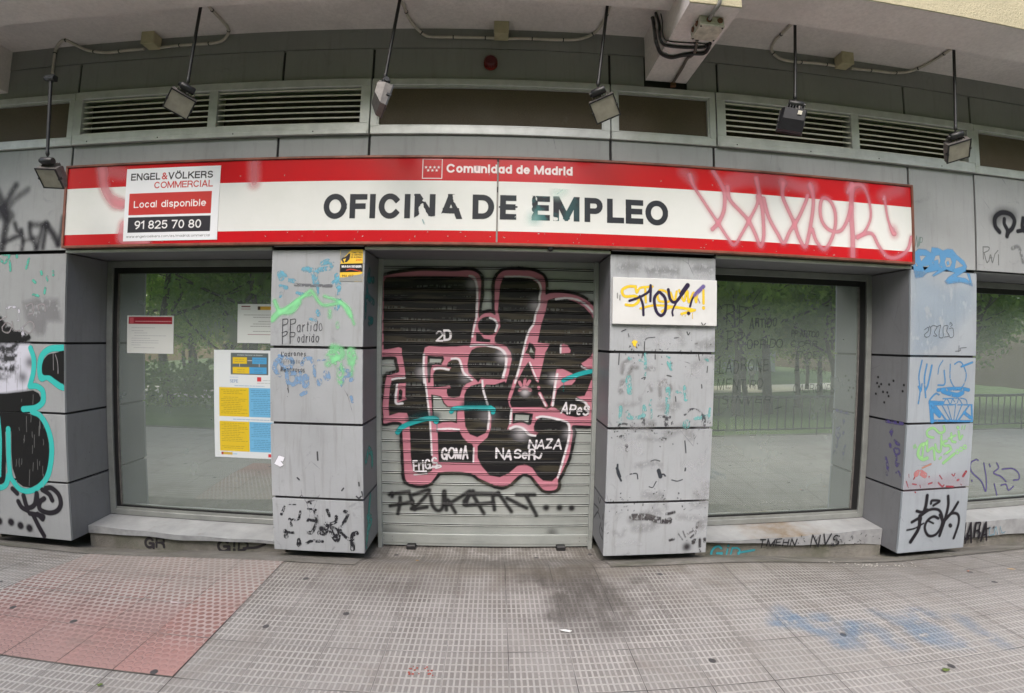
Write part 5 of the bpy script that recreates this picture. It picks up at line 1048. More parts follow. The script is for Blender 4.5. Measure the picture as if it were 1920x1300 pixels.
# ================================================================== fascia sign
YS = -.045
sign = empty('fascia_sign', (0, 0, 2.24), label='long red and white office fascia sign spanning the shopfront above the shutter', cat='shop sign')
m = MB(); x0, x1, a_, b_ = -3.385, 3.318, 2.238, 2.886
m.box(x0, x1, YS - .012, -.003, a_, a_ + .02, .003); m.box(x0, x1, YS - .012, -.003, b_ - .018, b_, .003); m.box(x0, x0 + .018, YS - .011, -.003, a_ + .02, b_ - .018); m.box(x1 - .018, x1, YS - .011, -.003, a_ + .02, b_ - .018); m.build('frame', M['frame_red'], sign)
def gloss(name, c, dirt):
    q = NT(name); n = q.noise(2.3, 6, .65); n2 = q.noise(1.2, 5, .6, stretch=(1, 1, 2))
    col = q.mix(q.ramp(n, .4, .7, 0, .5), c, dirt); col = q.mix(q.ramp(q.noise(26, 5, .7), .66, .72, 0, .35), col, dirt)
    return q.fin(col, .2, 0, .5)
M['signred'] = gloss('sign_red', (.56, .012, .02), (.42, .02, .028)); M['signwhite'] = gloss('sign_white', (.76, .77, .765), (.66, .68, .66))
for nm, mt, za, zb in (('red_band', 'signred', 2.702, b_ - .018), ('white_panel', 'signwhite', 2.342, 2.702), ('red_band', 'signred', a_ + .02, 2.342)):
    m = MB(); m.box(x0 + .018, x1 - .018, YS, -.004, za, zb); m.build(nm, M[mt], sign)
m = MB(); m.box(-.021, -.009, YS - .006, YS - .0002, 2.262, 2.865, .001); m.build('joint_strip', M['conduit_grey'], sign)
m = MB(); m.box(-.019, -.011, YS - .0085, YS - .006, 2.62, 2.66); m.box(-.021, -.009, YS - .0085, YS - .006, 2.845, 2.865); m.build('joint_clip', M['dark'], sign)
# lettering
cv = Cv(rng(-1.42, 1.22, .0022), rng(2.38, 2.66, .0022), 'y', YS)
LC = lin((38, 42, 50))
def xz(px, py): return ony(np.float64(px), np.float64(py), YS)
zb_ = float(np.mean([xz(690, 409)[2], xz(905, 411)[2], xz(1150, 419)[2]])); zt_ = float(np.mean([xz(690, 365)[2], xz(905, 366)[2], xz(1110, 370)[2]]))
H_ = zt_ - zb_
for ch, a0, a1 in [('O', 606.8, 649.8), ('F', 655.8, 688), ('I', 693, 703.9), ('C', 710, 751.7), ('I', 758.2, 769), ('N', 777, 816), ('A', 825, 866), ('D', 886, 926.5), ('E', 937.5, 968), ('E', 997.5, 1031), ('M', 1037.5, 1086.5), ('P', 1096, 1130), ('L', 1138.3, 1170), ('E', 1173.3, 1206), ('O', 1210, 1252.7)]:
    X0 = xz(a0, 388)[0]; X1 = xz(a1, 392)[0]; ov = .008 if ch in 'OC' else 0
    glyph(cv, ch, X0, zb_ - ov / 2, X1 - X0, H_ + ov, .232 * H_, LC)
zN = (600, 350, 7.385); zM = (780, 290, 6.0)
for z, pl in [(zN, [(1366, 290), (1400, 235), (1425, 235), (1440, 290), (1500, 405), (1500, 480), (1335, 450), (1345, 410), (1368, 380)]), (zN, [(1300, 432), (1340, 405), (1350, 460), (1300, 460)]), (zN, [(1490, 412), (1600, 412), (1600, 470), (1490, 470)]), (zN, [(1640, 330), (1672, 325), (1690, 325), (1680, 368), (1780, 370), (1845, 370), (1880, 440), (1860, 480), (1620, 480)]), (zN, [(1418, 192), (1450, 225), (1462, 190), (1430, 165)]), (zN, [(1838, 150), (1848, 215), (1875, 240), (1905, 300), (1940, 300), (1900, 110), (1840, 108)]),
              (zM, [(1300, 620), (1322, 655), (1300, 700)]), (zM, [(1296, 470), (1325, 470), (1305, 495), (1300, 560), (1312, 585), (1296, 620)]), (zM, [(1338, 465), (1350, 465), (1365, 515), (1355, 515)]), (zM, [(1545, 735), (1560, 725), (1575, 740)]), (zM, [(1112, 690), (1125, 700), (1100, 722)]), (zM, [(1545, 700), (1600, 710), (1590, 745), (1548, 745)])]: cv.poly(pl, LC, Z=z, erase=True, rough=.010, rs=.012)
cv.stroke([(940, 590), (1134, 590)], .012, LC, Z=zM)
tint = np.clip(1 - np.abs(cv.U - .35) / .28, 0, 1) * np.clip((vnoise(cv.U, cv.V, 14, 3) - .42) / .2, 0, 1); cv.C = cv.C * (1 - .8 * tint[..., None]) + np.array(lin((45, 110, 112))) * .8 * tint[..., None]
cv.stroke([(1590, 440), (1650, 400)], .07, lin((190, 225, 215)), Z=zM, soft=.08, al=.35); cv.blob((1330, 720), .06, lin((150, 205, 200)), .4, Z=zM); cv.stroke([(1420, 460), (1450, 540)], .01, lin((150, 190, 195)), Z=zN, al=.5, drop=.3)
cv.build('headline_lettering', sign, M['print'] if False else M['paint'], eps=.0012)
cv = Cv(rng(-.62, .58, .002), rng(2.71, 2.86, .002), 'y', YS); PW = lin((240, 225, 228))
zz0 = float(xz(955, 326)[2]); zz1 = float(xz(955, 309.5)[2]); hh = zz1 - zz0
text(cv, 'Comunidad', xz(837, 318)[0], xz(960, 319)[0], zz0, hh, .22, PW, gap=.08); text(cv, 'de', xz(968, 319)[0], xz(993.5, 319)[0], zz0, hh, .22, PW, gap=.08); text(cv, 'Madrid', xz(1001.5, 320)[0], xz(1073.5, 321)[0], zz0, hh, .22, PW, gap=.08)
q0 = xz(792, 334.5); q1 = xz(829.5, 298.5)
cv.stroke([(q0[0], q0[2]), (q0[0], q1[2]), (q1[0], q1[2]), (q1[0], q0[2]), (q0[0], q0[2])], .006, PW, sp=False, square=True)
def star(cx, cz, r): cv.poly([(cx + (r if k % 2 == 0 else r * .4) * math.sin(k * math.pi / 5), cz + (r if k % 2 == 0 else r * .4) * math.cos(k * math.pi / 5)) for k in range(10)], PW)
for k in range(4): p_ = xz(780 + (113 + 47.5 * k) / 6, 290 + 143 / 6 + k * .05); star(p_[0], p_[2], .0135)
for k in range(3): p_ = xz(780 + (137 + 47.5 * k) / 6, 290 + 178 / 6 + k * .05); star(p_[0], p_[2], .0135)
cv.build('emblem_lettering', sign, M['paint'], eps=.0012)
# pink spray on the sign
zS = (1270, 300, 4.267); SP = lin((210, 130, 145))
cv = Cv(rng(-3.36, 3.3, .0048), rng(2.262, 2.866, .0048), 'y', YS)
sprays = [([(100, 120), (130, 210), (220, 350), (320, 500), (400, 620), (455, 680), (510, 600), (570, 490), (635, 360), (640, 290)], .030), ([(285, 90), (340, 180), (375, 270), (372, 400), (330, 500), (280, 555)], .038), ([(400, 220), (420, 320), (500, 410), (570, 490), (620, 590), (665, 690), (690, 600), (680, 420), (660, 300), (630, 150)], .036), ([(690, 310), (730, 460), (800, 590), (850, 665), (900, 570), (960, 480), (1020, 350), (1040, 290)], .036), ([(845, 190), (840, 290), (880, 390), (930, 500), (970, 620), (1020, 695), (1050, 600), (1080, 420), (1085, 300), (1060, 200)], .038),
          ([(1080, 560), (1110, 650), (1170, 715), (1220, 660), (1260, 540), (1260, 420), (1220, 330), (1160, 310), (1140, 400), (1160, 500), (1220, 565), (1300, 570), (1350, 500), (1390, 380)], .036), ([(1395, 200), (1390, 400), (1400, 600), (1403, 780)], .052), ([(1360, 260), (1400, 210), (1480, 210), (1530, 320), (1545, 460), (1500, 570), (1440, 625)], .028), ([(1440, 615), (1550, 590), (1610, 690), (1680, 775), (1760, 780), (1840, 720), (1870, 620)], .036), ([(1655, 300), (1680, 460), (1720, 580), (1735, 590)], .028)]
for pl, w_ in sprays: cv.stroke(pl, w_ * 1.5, SP, Z=zS, soft=.05, al=.22); cv.stroke(pl, w_ * .8, SP, Z=zS, soft=.022, al=.62)
for pl, w_, al in [([(50, 100), (110, 150)], .08, .35), ([(420, 180), (560, 150), (800, 170)], .12, .30), ([(850, 180), (1000, 220), (1080, 220)], .09, .4), ([(1380, 230), (1480, 210)], .08, .4), ([(1640, 290), (1780, 240)], .09, .3), ([(1725, 560), (1735, 590)], .07, .5)]: cv.stroke(pl, w_, lin((215, 135, 150)), Z=zS, soft=.08, al=al)
zL = (0, 0, 3.0); 
for pl, w_, al in [([(570, 950), (590, 1060), (640, 1140), (680, 1150)], .08, .65), ([(600, 960), (690, 980)], .10, .35), ([(655, 1130), (690, 1150)], .07, .5), ([(700, 1270), (690, 1340), (740, 1350), (820, 1360)], .09, .65), ([(1430, 920), (1430, 1030)], .09, .45)]: cv.stroke(pl, w_, lin((222, 140, 150)), Z=zL, soft=.07, al=al)
for _ in range(60):
    x, z = r_.uniform(-3.3, 3.2), r_.choice([2.275, 2.30, 2.33, 2.75]) ; cv.stroke([(x, z), (x + r_.normal(0, .005), z + r_.normal(0, .003))], .004, lin((225, 205, 205)), al=.8)
cv.build('graffiti', sign, M['paint'], eps=.002, label='soft pink spray scrawl')

# ---- letting sticker stuck on the sign (a thing of its own)
zE = (220, 290, 7.224)
yst = YS - .002
c4 = [ony(np.float64(a), np.float64(b), yst) for a, b in ((238.5, 318), (414.5, 310.5), (407, 450), (231, 452.5))]
ex0 = (c4[0][0] + c4[3][0]) / 2; ex1 = (c4[1][0] + c4[2][0]) / 2; ez1 = (c4[0][2] + c4[1][2]) / 2; ez0 = (c4[2][2] + c4[3][2]) / 2
st_ = empty('letting_poster', ((ex0 + ex1) / 2, yst, ez0), label='white letting poster with red and black boxes stuck on left end of the red sign', cat='poster')
m = MB(); m.box(ex0, ex1, yst - .001, yst + .0015, ez0, ez1); m.build('sheet', M['paper'], st_)
cv = Cv(rng(ex0, ex1, .0017), rng(ez0, ez1, .0017), 'y', yst - .001, base=lin((232, 234, 240)))
W_, Hh = ex1 - ex0, ez1 - ez0; fx = lambda t: ex0 + W_ * t; fz = lambda t: ez1 - Hh * t
DG = lin((52, 50, 58)); RD = lin((196, 60, 58)); PWh = lin((240, 238, 240))
cv.poly([(fx(.045), fz(.345)), (fx(.925), fz(.345)), (fx(.925), fz(.645)), (fx(.045), fz(.645))], RD); cv.poly([(fx(.045), fz(.675)), (fx(.925), fz(.675)), (fx(.925), fz(.885)), (fx(.045), fz(.885))], DG)
text(cv, 'ENGEL', fx(.05), fx(.37), fz(.165), Hh * .098, .19, DG, gap=.10); text(cv, '&', fx(.385), fx(.445), fz(.165), Hh * .098, .17, RD); text(cv, 'VÖLKERS', fx(.455), fx(.925), fz(.165), Hh * .098, .19, DG, gap=.10)
text(cv, 'COMMERCIAL', fx(.31), fx(.93), fz(.285), Hh * .092, .17, RD, gap=.08)
text(cv, 'Local disponible', fx(.10), fx(.87), fz(.545), Hh * .095, .15, PWh, gap=.12)
text(cv, '91 825 70 80', fx(.12), fx(.83), fz(.838), Hh * .115, .15, PWh, gap=.10, space=.25)
text(cv, 'www.engelvoelkers.com/es/madridcommercial', fx(.035), fx(.925), fz(.955), Hh * .034, .12, DG, gap=.12)
cv.build('print', st_, M['print'], eps=.0008)

# ---- white board with TOY tag
pb = empty('white_board', (1.2, 0, 1.7), label='white blank sign board with yellow and purple tag on pilaster right of the shutter', cat='board')
m = MB(); m.box(.815, 1.603, -.03, -.001, 1.705, 2.040, .003); m.build('panel', simple('board_white', (.66, .66, .66), .4, 0, .07, 4), pb)
cv = Cv(rng(.82, 1.60, .0028), rng(1.71, 2.035, .0028), 'y', -.03)
for pl, w_ in [([(360, 320), (300, 320), (250, 350), (270, 400), (360, 400), (385, 440), (340, 475), (280, 470)], .020), ([(360, 320), (370, 370), (400, 330), (500, 320)], .016), ([(440, 330), (445, 450)], .016), ([(540, 400), (560, 350), (620, 370), (640, 440), (560, 440), (540, 400)], .016), ([(650, 370), (680, 450), (700, 360)], .016), ([(720, 350), (760, 440), (780, 350)], .016), ([(790, 360), (800, 450), (840, 370), (860, 450), (870, 370)], .016), ([(920, 350), (922, 460)], .018), ([(921, 495), (922, 500)], .022), ([(400, 500), (520, 475), (700, 490), (840, 515)], .016), ([(580, 525), (660, 490), (830, 510)], .02), ([(740, 545), (850, 515)], .018)]: cv.stroke(pl, w_, YEL, Z=z5, al=.95)
for x in (745, 770, 800, 830): cv.stroke([(x, 540), (x, 540 + r_.uniform(20, 60))], .005, YEL, Z=z5, al=.7)
for pl, w_ in [([(310, 438), (400, 405), (470, 360), (485, 312), (482, 440)], .018), ([(395, 400), (420, 470), (425, 555)], .018), ([(550, 365), (515, 420), (530, 520), (570, 560), (605, 520), (605, 420), (560, 365)], .022), ([(630, 345), (650, 430), (700, 440), (790, 310)], .022), ([(740, 380), (790, 310)], .034), ([(700, 440), (665, 520), (668, 560)], .014), ([(810, 485), (830, 420), (880, 350)], .016), ([(797, 540), (798, 541)], .026)]: cv.stroke(pl, w_, NAVY, Z=z5)
cv.stroke([(850, 390), (920, 320)], .03, lin((110, 95, 160)), Z=z5, soft=.012, al=.8)
for c_ in ((210, 395), (230, 410)): cv.stroke([(c_[0], c_[1] - 20), (c_[0], c_[1] + 20)], .008, lin((110, 110, 112)), Z=z5, al=.6, drop=.3)
cv.stroke([(905, 620), (920, 640), (938, 625)], .006, INK, Z=z5); cv.stroke([(875, 420), (890, 455)], .010, lin((170, 150, 165)), Z=z5, al=.6)
cv.build('graffiti', pb, M['paint'])

# ---- alarm sticker
ax0, ax1 = ony(np.float64(637.5), np.float64(490), -.003)[0], ony(np.float64(680), np.float64(490), -.003)[0]
az1, az0 = ony(np.float64(660), np.float64(468), -.003)[2], ony(np.float64(660), np.float64(528), -.003)[2]
al_ = empty('alarm_sticker', ((ax0 + ax1) / 2, -.003, az0), label='torn yellow and black alarm company sticker high on the pilaster left of the shutter', cat='sticker')
cv = Cv(rng(ax0, ax1, .0016), rng(az0, az1, .0016), 'y', -.0022, base=lin((238, 196, 70)))
W_, Hh = ax1 - ax0, az1 - az0; fx = lambda t: ax0 + W_ * t; fz = lambda t: az1 - Hh * t
cv.poly([(fx(0), fz(0)), (fx(.5), fz(0)), (fx(.1), fz(.3)), (fx(0), fz(.45))], lin((140, 140, 138)), rough=.01); cv.poly([(fx(0), fz(.45)), (fx(1), fz(.43)), (fx(1), fz(.7)), (fx(0), fz(.72))], lin((34, 32, 38))); cv.poly([(fx(0), fz(.88)), (fx(.4), fz(.84)), (fx(1), fz(.76)), (fx(1), fz(1)), (fx(0), fz(1))], lin((150, 152, 152)), rough=.012)
text(cv, 'CONECTADA', fx(.5), fx(.97), fz(.125), Hh * .05, .2, DG); text(cv, 'A CENTRAL', fx(.5), fx(.97), fz(.195), Hh * .05, .2, DG); text(cv, 'DE ALARMAS', fx(.47), fx(.97), fz(.265), Hh * .05, .2, DG); text(cv, '24h', fx(.7), fx(.95), fz(.36), Hh * .07, .2, lin((215, 80, 40)))
text(cv, 'MAGASEGUR', fx(.08), fx(.95), fz(.57), Hh * .075, .22, PWh); text(cv, '902 497', fx(.1), fx(.6), fz(.86), Hh * .07, .2, DG)
cv.stroke([(fx(.15), fz(.4)), (fx(.1), fz(.3)), (fx(.25), fz(.25)), (fx(.4), fz(.15))], .012, DG); cv.poly([(fx(.3), fz(.2)), (fx(.45), fz(.1)), (fx(.42), fz(.3)), (fx(.3), fz(.4)), (fx(.2), fz(.4))], DG); cv.stroke([(fx(.3), fz(.65)), (fx(.5), fz(.62)), (fx(.9), fz(.68))], .008, lin((190, 70, 50)), drop=.3)
cv.build('print', al_, M['print'], eps=.0006)

# ---- notices behind / on the left window
def quad_thing(name, label, cat, corners, y):
    c = [ony(np.float64(a), np.float64(b), y) for a, b in corners]
    x0 = (c[0][0] + c[3][0]) / 2; x1 = (c[1][0] + c[2][0]) / 2; z1 = (c[0][2] + c[1][2]) / 2; z0 = (c[2][2] + c[3][2]) / 2
    return empty(name, ((x0 + x1) / 2, y, z0), label=label, cat=cat), x0, x1, z0, z1
def greek(cv, fx, fz, x0, x1, z, h, col, seed, al=.7):
    r = np.random.default_rng(seed); x = x0
    while x < x1:
        l = r.uniform(.015, .06); e_ = min(x + l, x1); cv.stroke([(fx(x), fz(z)), (fx(e_), fz(z))], h, col, al=al, sp=False); x = e_ + .012
yn = YG - .0025
n1, x0, x1, z0, z1_ = quad_thing('notice', 'small white notice with dark red header bar at left of the left window', 'notice', ((238.5, 592.5), (325, 592), (326, 663), (238.5, 663)), yn)
cv = Cv(rng(x0, x1, .002), rng(z0, z1_, .002), 'y', yn, base=lin((205, 208, 208))); fx = lambda t: x0 + (x1 - x0) * t; fz = lambda t: z1_ - (z1_ - z0) * t
cv.poly([(fx(.03), fz(.03)), (fx(.97), fz(.03)), (fx(.97), fz(.22)), (fx(.03), fz(.22))], lin((150, 34, 52))); cv.poly([(fx(.05), fz(.05)), (fx(.14), fz(.05)), (fx(.14), fz(.2)), (fx(.05), fz(.2))], lin((190, 90, 100)))
greek(cv, fx, fz, .18, .95, .15, .006, lin((215, 180, 185)), 1)
for k, (a0, b0, zz_) in enumerate([(.1, .6, .32), (.1, .35, .40), (.16, .45, .46), (.16, .85, .53), (.1, .5, .60), (.1, .68, .66), (.1, .68, .72), (.1, .3, .78), (.15, .6, .85)]): greek(cv, fx, fz, a0, b0, zz_, .0035, lin((90, 90, 120)), k + 3, .6)
cv.build('printed_sheet', n1, M['print'], eps=.0)
n2, x0, x1, z0, z1_ = quad_thing('notice', 'white typed notice partly hidden behind the pilaster above the yellow poster', 'notice', ((446, 570), (545, 571), (545, 645), (445, 643)), yn)
cv = Cv(rng(x0, x1, .002), rng(z0, z1_, .002), 'y', yn, base=lin((205, 210, 210))); fx = lambda t: x0 + (x1 - x0) * t; fz = lambda t: z1_ - (z1_ - z0) * t
cv.poly([(fx(.07), fz(.05)), (fx(.24), fz(.05)), (fx(.24), fz(.08)), (fx(.07), fz(.08))], lin((110, 50, 60))); greek(cv, fx, fz, .07, .24, .13, .005, lin((150, 80, 90)), 4)
cv.poly([(fx(.38), fz(.06)), (fx(.63), fz(.06)), (fx(.63), fz(.15)), (fx(.38), fz(.15))], lin((190, 155, 60))); cv.poly([(fx(.38), fz(.06)), (fx(.43), fz(.06)), (fx(.43), fz(.15)), (fx(.38), fz(.15))], lin((60, 45, 40)))
for k, (a0, b0, zz_) in enumerate([(.12, .9, .28), (.3, .8, .34), (.4, .85, .45), (.3, .9, .51), (.25, .9, .57), (.3, .9, .70)]): greek(cv, fx, fz, a0, b0, zz_, .0045, lin((80, 84, 88)), k + 13, .75)
cv.stroke([(fx(.2), fz(.78)), (fx(.9), fz(.78))], .004, lin((120, 60, 70)), sp=False)
cv.build('printed_sheet', n2, M['print'], eps=.0)
n3, x0, x1, z0, z1_ = quad_thing('poster', 'tall poster with yellow and blue text blocks in the left window', 'poster', ((400, 655.5), (553, 659), (558, 862), (405, 857.5)), yn)
cv = Cv(rng(x0, x1, .0022), rng(z0, z1_, .0022), 'y', yn, base=lin((212, 218, 222))); fx = lambda t: x0 + (x1 - x0) * t; fz = lambda t: z1_ - (z1_ - z0) * t
def rc(a, b, c_, d_, col): cv.poly([(fx(a), fz(b)), (fx(c_), fz(b)), (fx(c_), fz(d_)), (fx(a), fz(d_))], col)
PY = lin((215, 185, 45)); PBl = lin((110, 175, 215)); SG = lin((95, 105, 108))
rc(.21, .025, .67, .225, SG); rc(.235, .065, .41, .125, PY); rc(.475, .065, .65, .125, lin((80, 155, 205))); rc(.235, .155, .44, .215, PY); rc(.44, .155, .65, .215, lin((80, 155, 205)))
text(cv, 'Sistema Nacional de Empleo', fx(.29), fx(.60), fz(.050), .010, .2, lin((190, 200, 200))); cv.stroke([(fx(.42), fz(.095)), (fx(.47), fz(.095))], .005, WHT); cv.stroke([(fx(.32), fz(.125)), (fx(.32), fz(.15))], .004, WHT); cv.stroke([(fx(.56), fz(.125)), (fx(.56), fz(.15))], .004, WHT)
for k, (a0, b0, zz_) in enumerate([(.26, .38, .085), (.26, .38, .105), (.50, .63, .085), (.50, .63, .105), (.29, .38, .18), (.29, .38, .2), (.50, .6, .18), (.50, .6, .2)]): greek(cv, fx, fz, a0, b0, zz_, .0035, SG, k)
text(cv, 'SEPE', fx(.20), fx(.30), fz(.30), .026, .14, lin((90, 130, 180))); greek(cv, fx, fz, .20, .30, .25, .006, lin((150, 175, 205)), 3); rc(.535, .245, .585, .285, lin((200, 60, 70))); greek(cv, fx, fz, .61, .78, .275, .005, SG, 5, .5); greek(cv, fx, fz, .535, .78, .30, .005, SG, 6, .5)
greek(cv, fx, fz, .26, .62, .328, .006, lin((110, 150, 190)), 7); rc(.065, .345, .435, .615, PY); rc(.435, .345, .82, .615, PBl); greek(cv, fx, fz, .24, .68, .64, .007, lin((110, 150, 190)), 8); rc(.065, .66, .435, .94, PY); rc(.435, .66, .82, .94, PBl)
r2 = np.random.default_rng(3)
for blk, (bz0, bz1) in enumerate(((.37, .60), (.68, .925))):
    zc = bz0
    while zc < bz1:
        if r2.random() < .82: greek(cv, fx, fz, .09 + r2.choice([0, .03]), r2.uniform(.3, .42), zc, .0038, lin((125, 110, 55)), int(zc * 999), .75)
        if r2.random() < .85: greek(cv, fx, fz, .46 + r2.choice([0, .03]), r2.uniform(.65, .8), zc, .0038, lin((60, 100, 140)), int(zc * 777), .75)
        zc += .0165
rc(.08, .95, .22, .975, lin((200, 170, 80))); rc(.08, .95, .105, .975, lin((160, 60, 50))); rc(.66, .955, .70, .985, lin((200, 60, 70))); greek(cv, fx, fz, .23, .27, .965, .012, lin((150, 185, 215)), 3)
cv.build('printed_sheet', n3, M['print'], eps=.0)

# ================================================================== floodlights on rods under the canopy
def make_flood():
    """local frame: origin at the knuckle, lens looks along -Y, up +Z"""
    root = bpy.data.objects.new('floodlight', None); COL.objects.link(root); root.empty_display_size = .1
    I = Matrix.Identity(4)
    w_, h, zc = .084, .074, -.112      # half width, half height, centre
    m = MB(); f = [(-w_, -.05, zc - h), (w_, -.05, zc - h), (w_, -.05, zc + h), (-w_, -.05, zc + h)]
    b1 = [(-w_ * .98, -.012, zc - h * .95), (w_ * .98, -.012, zc - h * .95), (w_ * .98, .0, zc + h * 1.0), (-w_ * .98, .0, zc + h * 1.0)]
    b2 = [(-w_ * .8, .038, zc - h * .15), (w_ * .8, .038, zc - h * .15), (w_ * .8, .045, zc + h * .82), (-w_ * .8, .045, zc + h * .82)]
    m.add(f + b1 + b2, [(0, 1, 2, 3)] + [(L + k, L + 4 + k, L + 4 + (k + 1) % 4, L + (k + 1) % 4) for L in (0, 4) for k in range(4)] + [(11, 10, 9, 8)])
    for k in range(7): x = -.055 + k * .018; m.box(x, x + .004, -.02, .04, zc + h * .8, zc + h + .012)
    hs = m.build('housing', M['lamp_grey'], root, I); recalc(hs)
    m = MB(); t = .0055
    for (a, b, c_, d_) in ((-w_ - .003, w_ + .003, zc + h - t, zc + h + .003), (-w_ - .003, w_ + .003, zc - h - .003, zc - h + t), (-w_ - .003, -w_ + t, zc - h + t, zc + h - t), (w_ - t, w_ + .003, zc - h + t, zc + h - t)): m.box(a, b, -.056, -.0465, c_, d_)
    m.build('lens_frame', M['black'], root, I)
    m = MB(); m.add([(-w_ + t, -.0525, zc - h + t), (w_ - t, -.0525, zc - h + t), (w_ - t, -.0525, zc + h - t), (-w_ + t, -.0525, zc + h - t)], [(0, 1, 2, 3)]); m.build('lens', M['lens'], root, I)
    for s_ in (-1, 1):
        m = MB(); m.box(s_ * w_ - .007, s_ * w_ + .007, -.060, -.03, zc - .010, zc + .008, .002); m.tube([(s_ * w_, -.0605, zc), (s_ * w_, -.063, zc)], .004, 8); m.build('clip', M['black'], root, I)
    m = MB(); m.box(-.016, .002, -.008, .008, zc + h - .004, -.018); m.box(-.03, -.020, -.006, .02, zc + h - .03, -.012); m.build('bracket', M['lamp_grey'], root, I)
    m = MB(); m.tube([(-.048, 0, 0), (-.044, 0, 0), (.044, 0, 0), (.048, 0, 0)], [.021, .026, .026, .021], 16); m.tube([(-.048, 0, 0), (-.062, 0, 0)], .016, 12); m.build('knuckle', M['black'], root, I)
    return root
def set_group(o, label): o['label'] = label; o['category'] = 'floodlight'; o['group'] = 'floodlights hanging from rods over the sign'
proto = make_flood()
def put_flood(px, py, y, top, yaw, pitch, roll, label, first=False, dark=False, tip=None, s_=1.):
    """(px,py) is the knuckle in the photo, hung at depth y; top = x of the rod where it meets the ceiling"""
    if first: o = proto
    else:
        o = proto.copy(); COL.objects.link(o)
        for ch in list(proto.children):
            c_ = ch.copy(); COL.objects.link(c_); c_.parent = o
    for ch in o.children: ch.matrix_parent_inverse = Matrix.Identity(4)
    p = Vector(ony(np.float64(px), np.float64(py), y))
    R = Matrix.Rotation(R_(yaw), 4, 'Z') @ Matrix.Rotation(R_(pitch), 4, 'X') @ Matrix.Rotation(R_(roll), 4, 'Y')
    o.matrix_basis = Matrix.Translation(p) @ R @ Matrix.Scale(s_, 4)
    set_group(o, label)
    m = MB(); e_ = p + Vector((-.004, 0, .030)); tp = Vector((top, y, ZC - .001)) if tip is None else Vector(tip)
    d_ = (tp - e_).normalized(); a = e_ + d_ * .045
    m.tube([e_, e_ + d_ * .012, e_ + d_ * .02, a], [.005, .011, .0135, .0105], 10); m.tube([a, tp], .0105, 12); m.tube([tp - d_ * .012, tp], .02, 12)
    m.tube([p + Vector((0, 0, .012)), e_], .006, 8)
    r = m.build('rod', M['black'], o, o.matrix_basis.inverted())
    if dark:
        for ch in o.children:
            if ch.name.startswith('housing'):
                me = ch.data.copy(); ch.data = me; me.materials.clear(); me.materials.append(M['lamp_back'])
    return o
import copy
YL = -.5
lamps = []
def topx(px, py): return float(ony(np.float64(px), np.float64(py), YL)[0])
specs = [  # knuckle px, rod-top px, yaw, pitch, roll, label
    ((89, 302), (96, 145), -2, 42, 6, 'leftmost floodlight, low over the left end of the sign'),
    ((352, 166), (374, 27), 24, 40, 26, 'floodlight in front of the left vent, twisted to the right'),
    ((722, 158), (748, 12), 112, 16, 4, 'floodlight seen edge-on left of the wide transom window'),
    ((1122, 172), (1138, 20), -6, 40, -24, 'tilted floodlight with pale lens right of the wide transom window'),
    ((1492, 196), (1491, 58), 160, 0, -14, 'dark floodlight turned to the wall in front of the right vent'),
    ((1793, 254), (1789, 106), -8, 42, -22, 'rightmost floodlight at the end of the right vent')]
for i, (k, t, yw, pt, rl, lb) in enumerate(specs):
    x0 = topx(*k); zt_ = float(ony(np.float64(t[0]), np.float64(t[1]), YL)[2]); xt = topx(*t); zk = float(ony(np.float64(k[0]), np.float64(k[1]), YL)[2])
    slope = (xt - x0) / (zt_ - zk); top = x0 + slope * (ZC - zk)
    if i == 0: lamps.append((k, t, yw, pt, rl, lb, (xt, YL, zt_)))
    else: lamps.append((k, t, yw, pt, rl, lb, (top, YL, ZC - .001)))
made = []
for i in list(range(1, 6)) + [0]:
    k, t, yw, pt, rl, lb, tip = lamps[i]
    made.append(put_flood(k[0], k[1], YL, 0, yw, pt, rl, lb, first=(i == 0), dark=(i == 4), tip=tip, s_=1.0 if i in (2, 4) else .95))
m = MB(); q = Vector(lamps[0][6]); m.tube([q + Vector((-.045, .0, -.005)), q + Vector((.045, -.01, -.02))], [.018, .02], 12); m.box(q.x - .03, q.x + .04, q.y - .02, q.y + .02, q.z - .03, q.z + .01, .004)
m.build('swivel_mount', M['black'], proto, proto.matrix_basis.inverted())
for c_ in made[3].children:
    pass
m = MB(); m.box(-.045, -.018, .0462, .0475, -.09, -.062); lbs = m.build('type_label', M['box_grey'], made[3], Matrix.Identity(4))

# ---- conduits, junction boxes, siren
ZK = ZC - .012
def path(pts, n=6, clampx=None):
    out = []
    for (x, y) in pts:
        p = onz(np.float64(x), np.float64(y), ZK)
        if p[1] > -.014: p = ony(np.float64(x), np.float64(y), -.018)
        out.append(p)
    return spline(out, n)
def conduit(name, pts, r, mat, label, cat='conduit', group=None, clips=True):
    m = MB(); p = path(pts); m.tube([Vector(q) for q in p], r, 9); o = empty(name, tuple(p[len(p) // 2]), label=label, cat=cat, group=group); t = m.build('pipe', M[mat], o)
    if clips:
        m = MB()
        L = 0; nx_ = .16
        for a, b in zip(p[:-1], p[1:]):
            L += np.linalg.norm(b - a)
            if L > nx_:
                d_ = Vector(b - a).normalized(); m.tube([Vector(b) - d_ * .004, Vector(b) + d_ * .004], r + .003, 9); nx_ += .24
        m.build('clips', M['black'], o)
    return o
G1 = 'conduits along the ceiling edge'
conduit('conduit', [(98, 138), (101, 112), (106, 90), (120, 76), (140, 84), (165, 95), (200, 99), (235, 95), (270, 92)], .011, 'conduit', 'pale conduit from the leftmost junction box down to the leftmost floodlight', group=G1)
conduit('conduit', [(298, 90), (330, 86), (372, 83), (408, 80), (424, 70), (428, 55), (415, 38), (400, 22), (385, 5)], .011, 'conduit', 'pale conduit curling right of the leftmost junction box', group=G1)
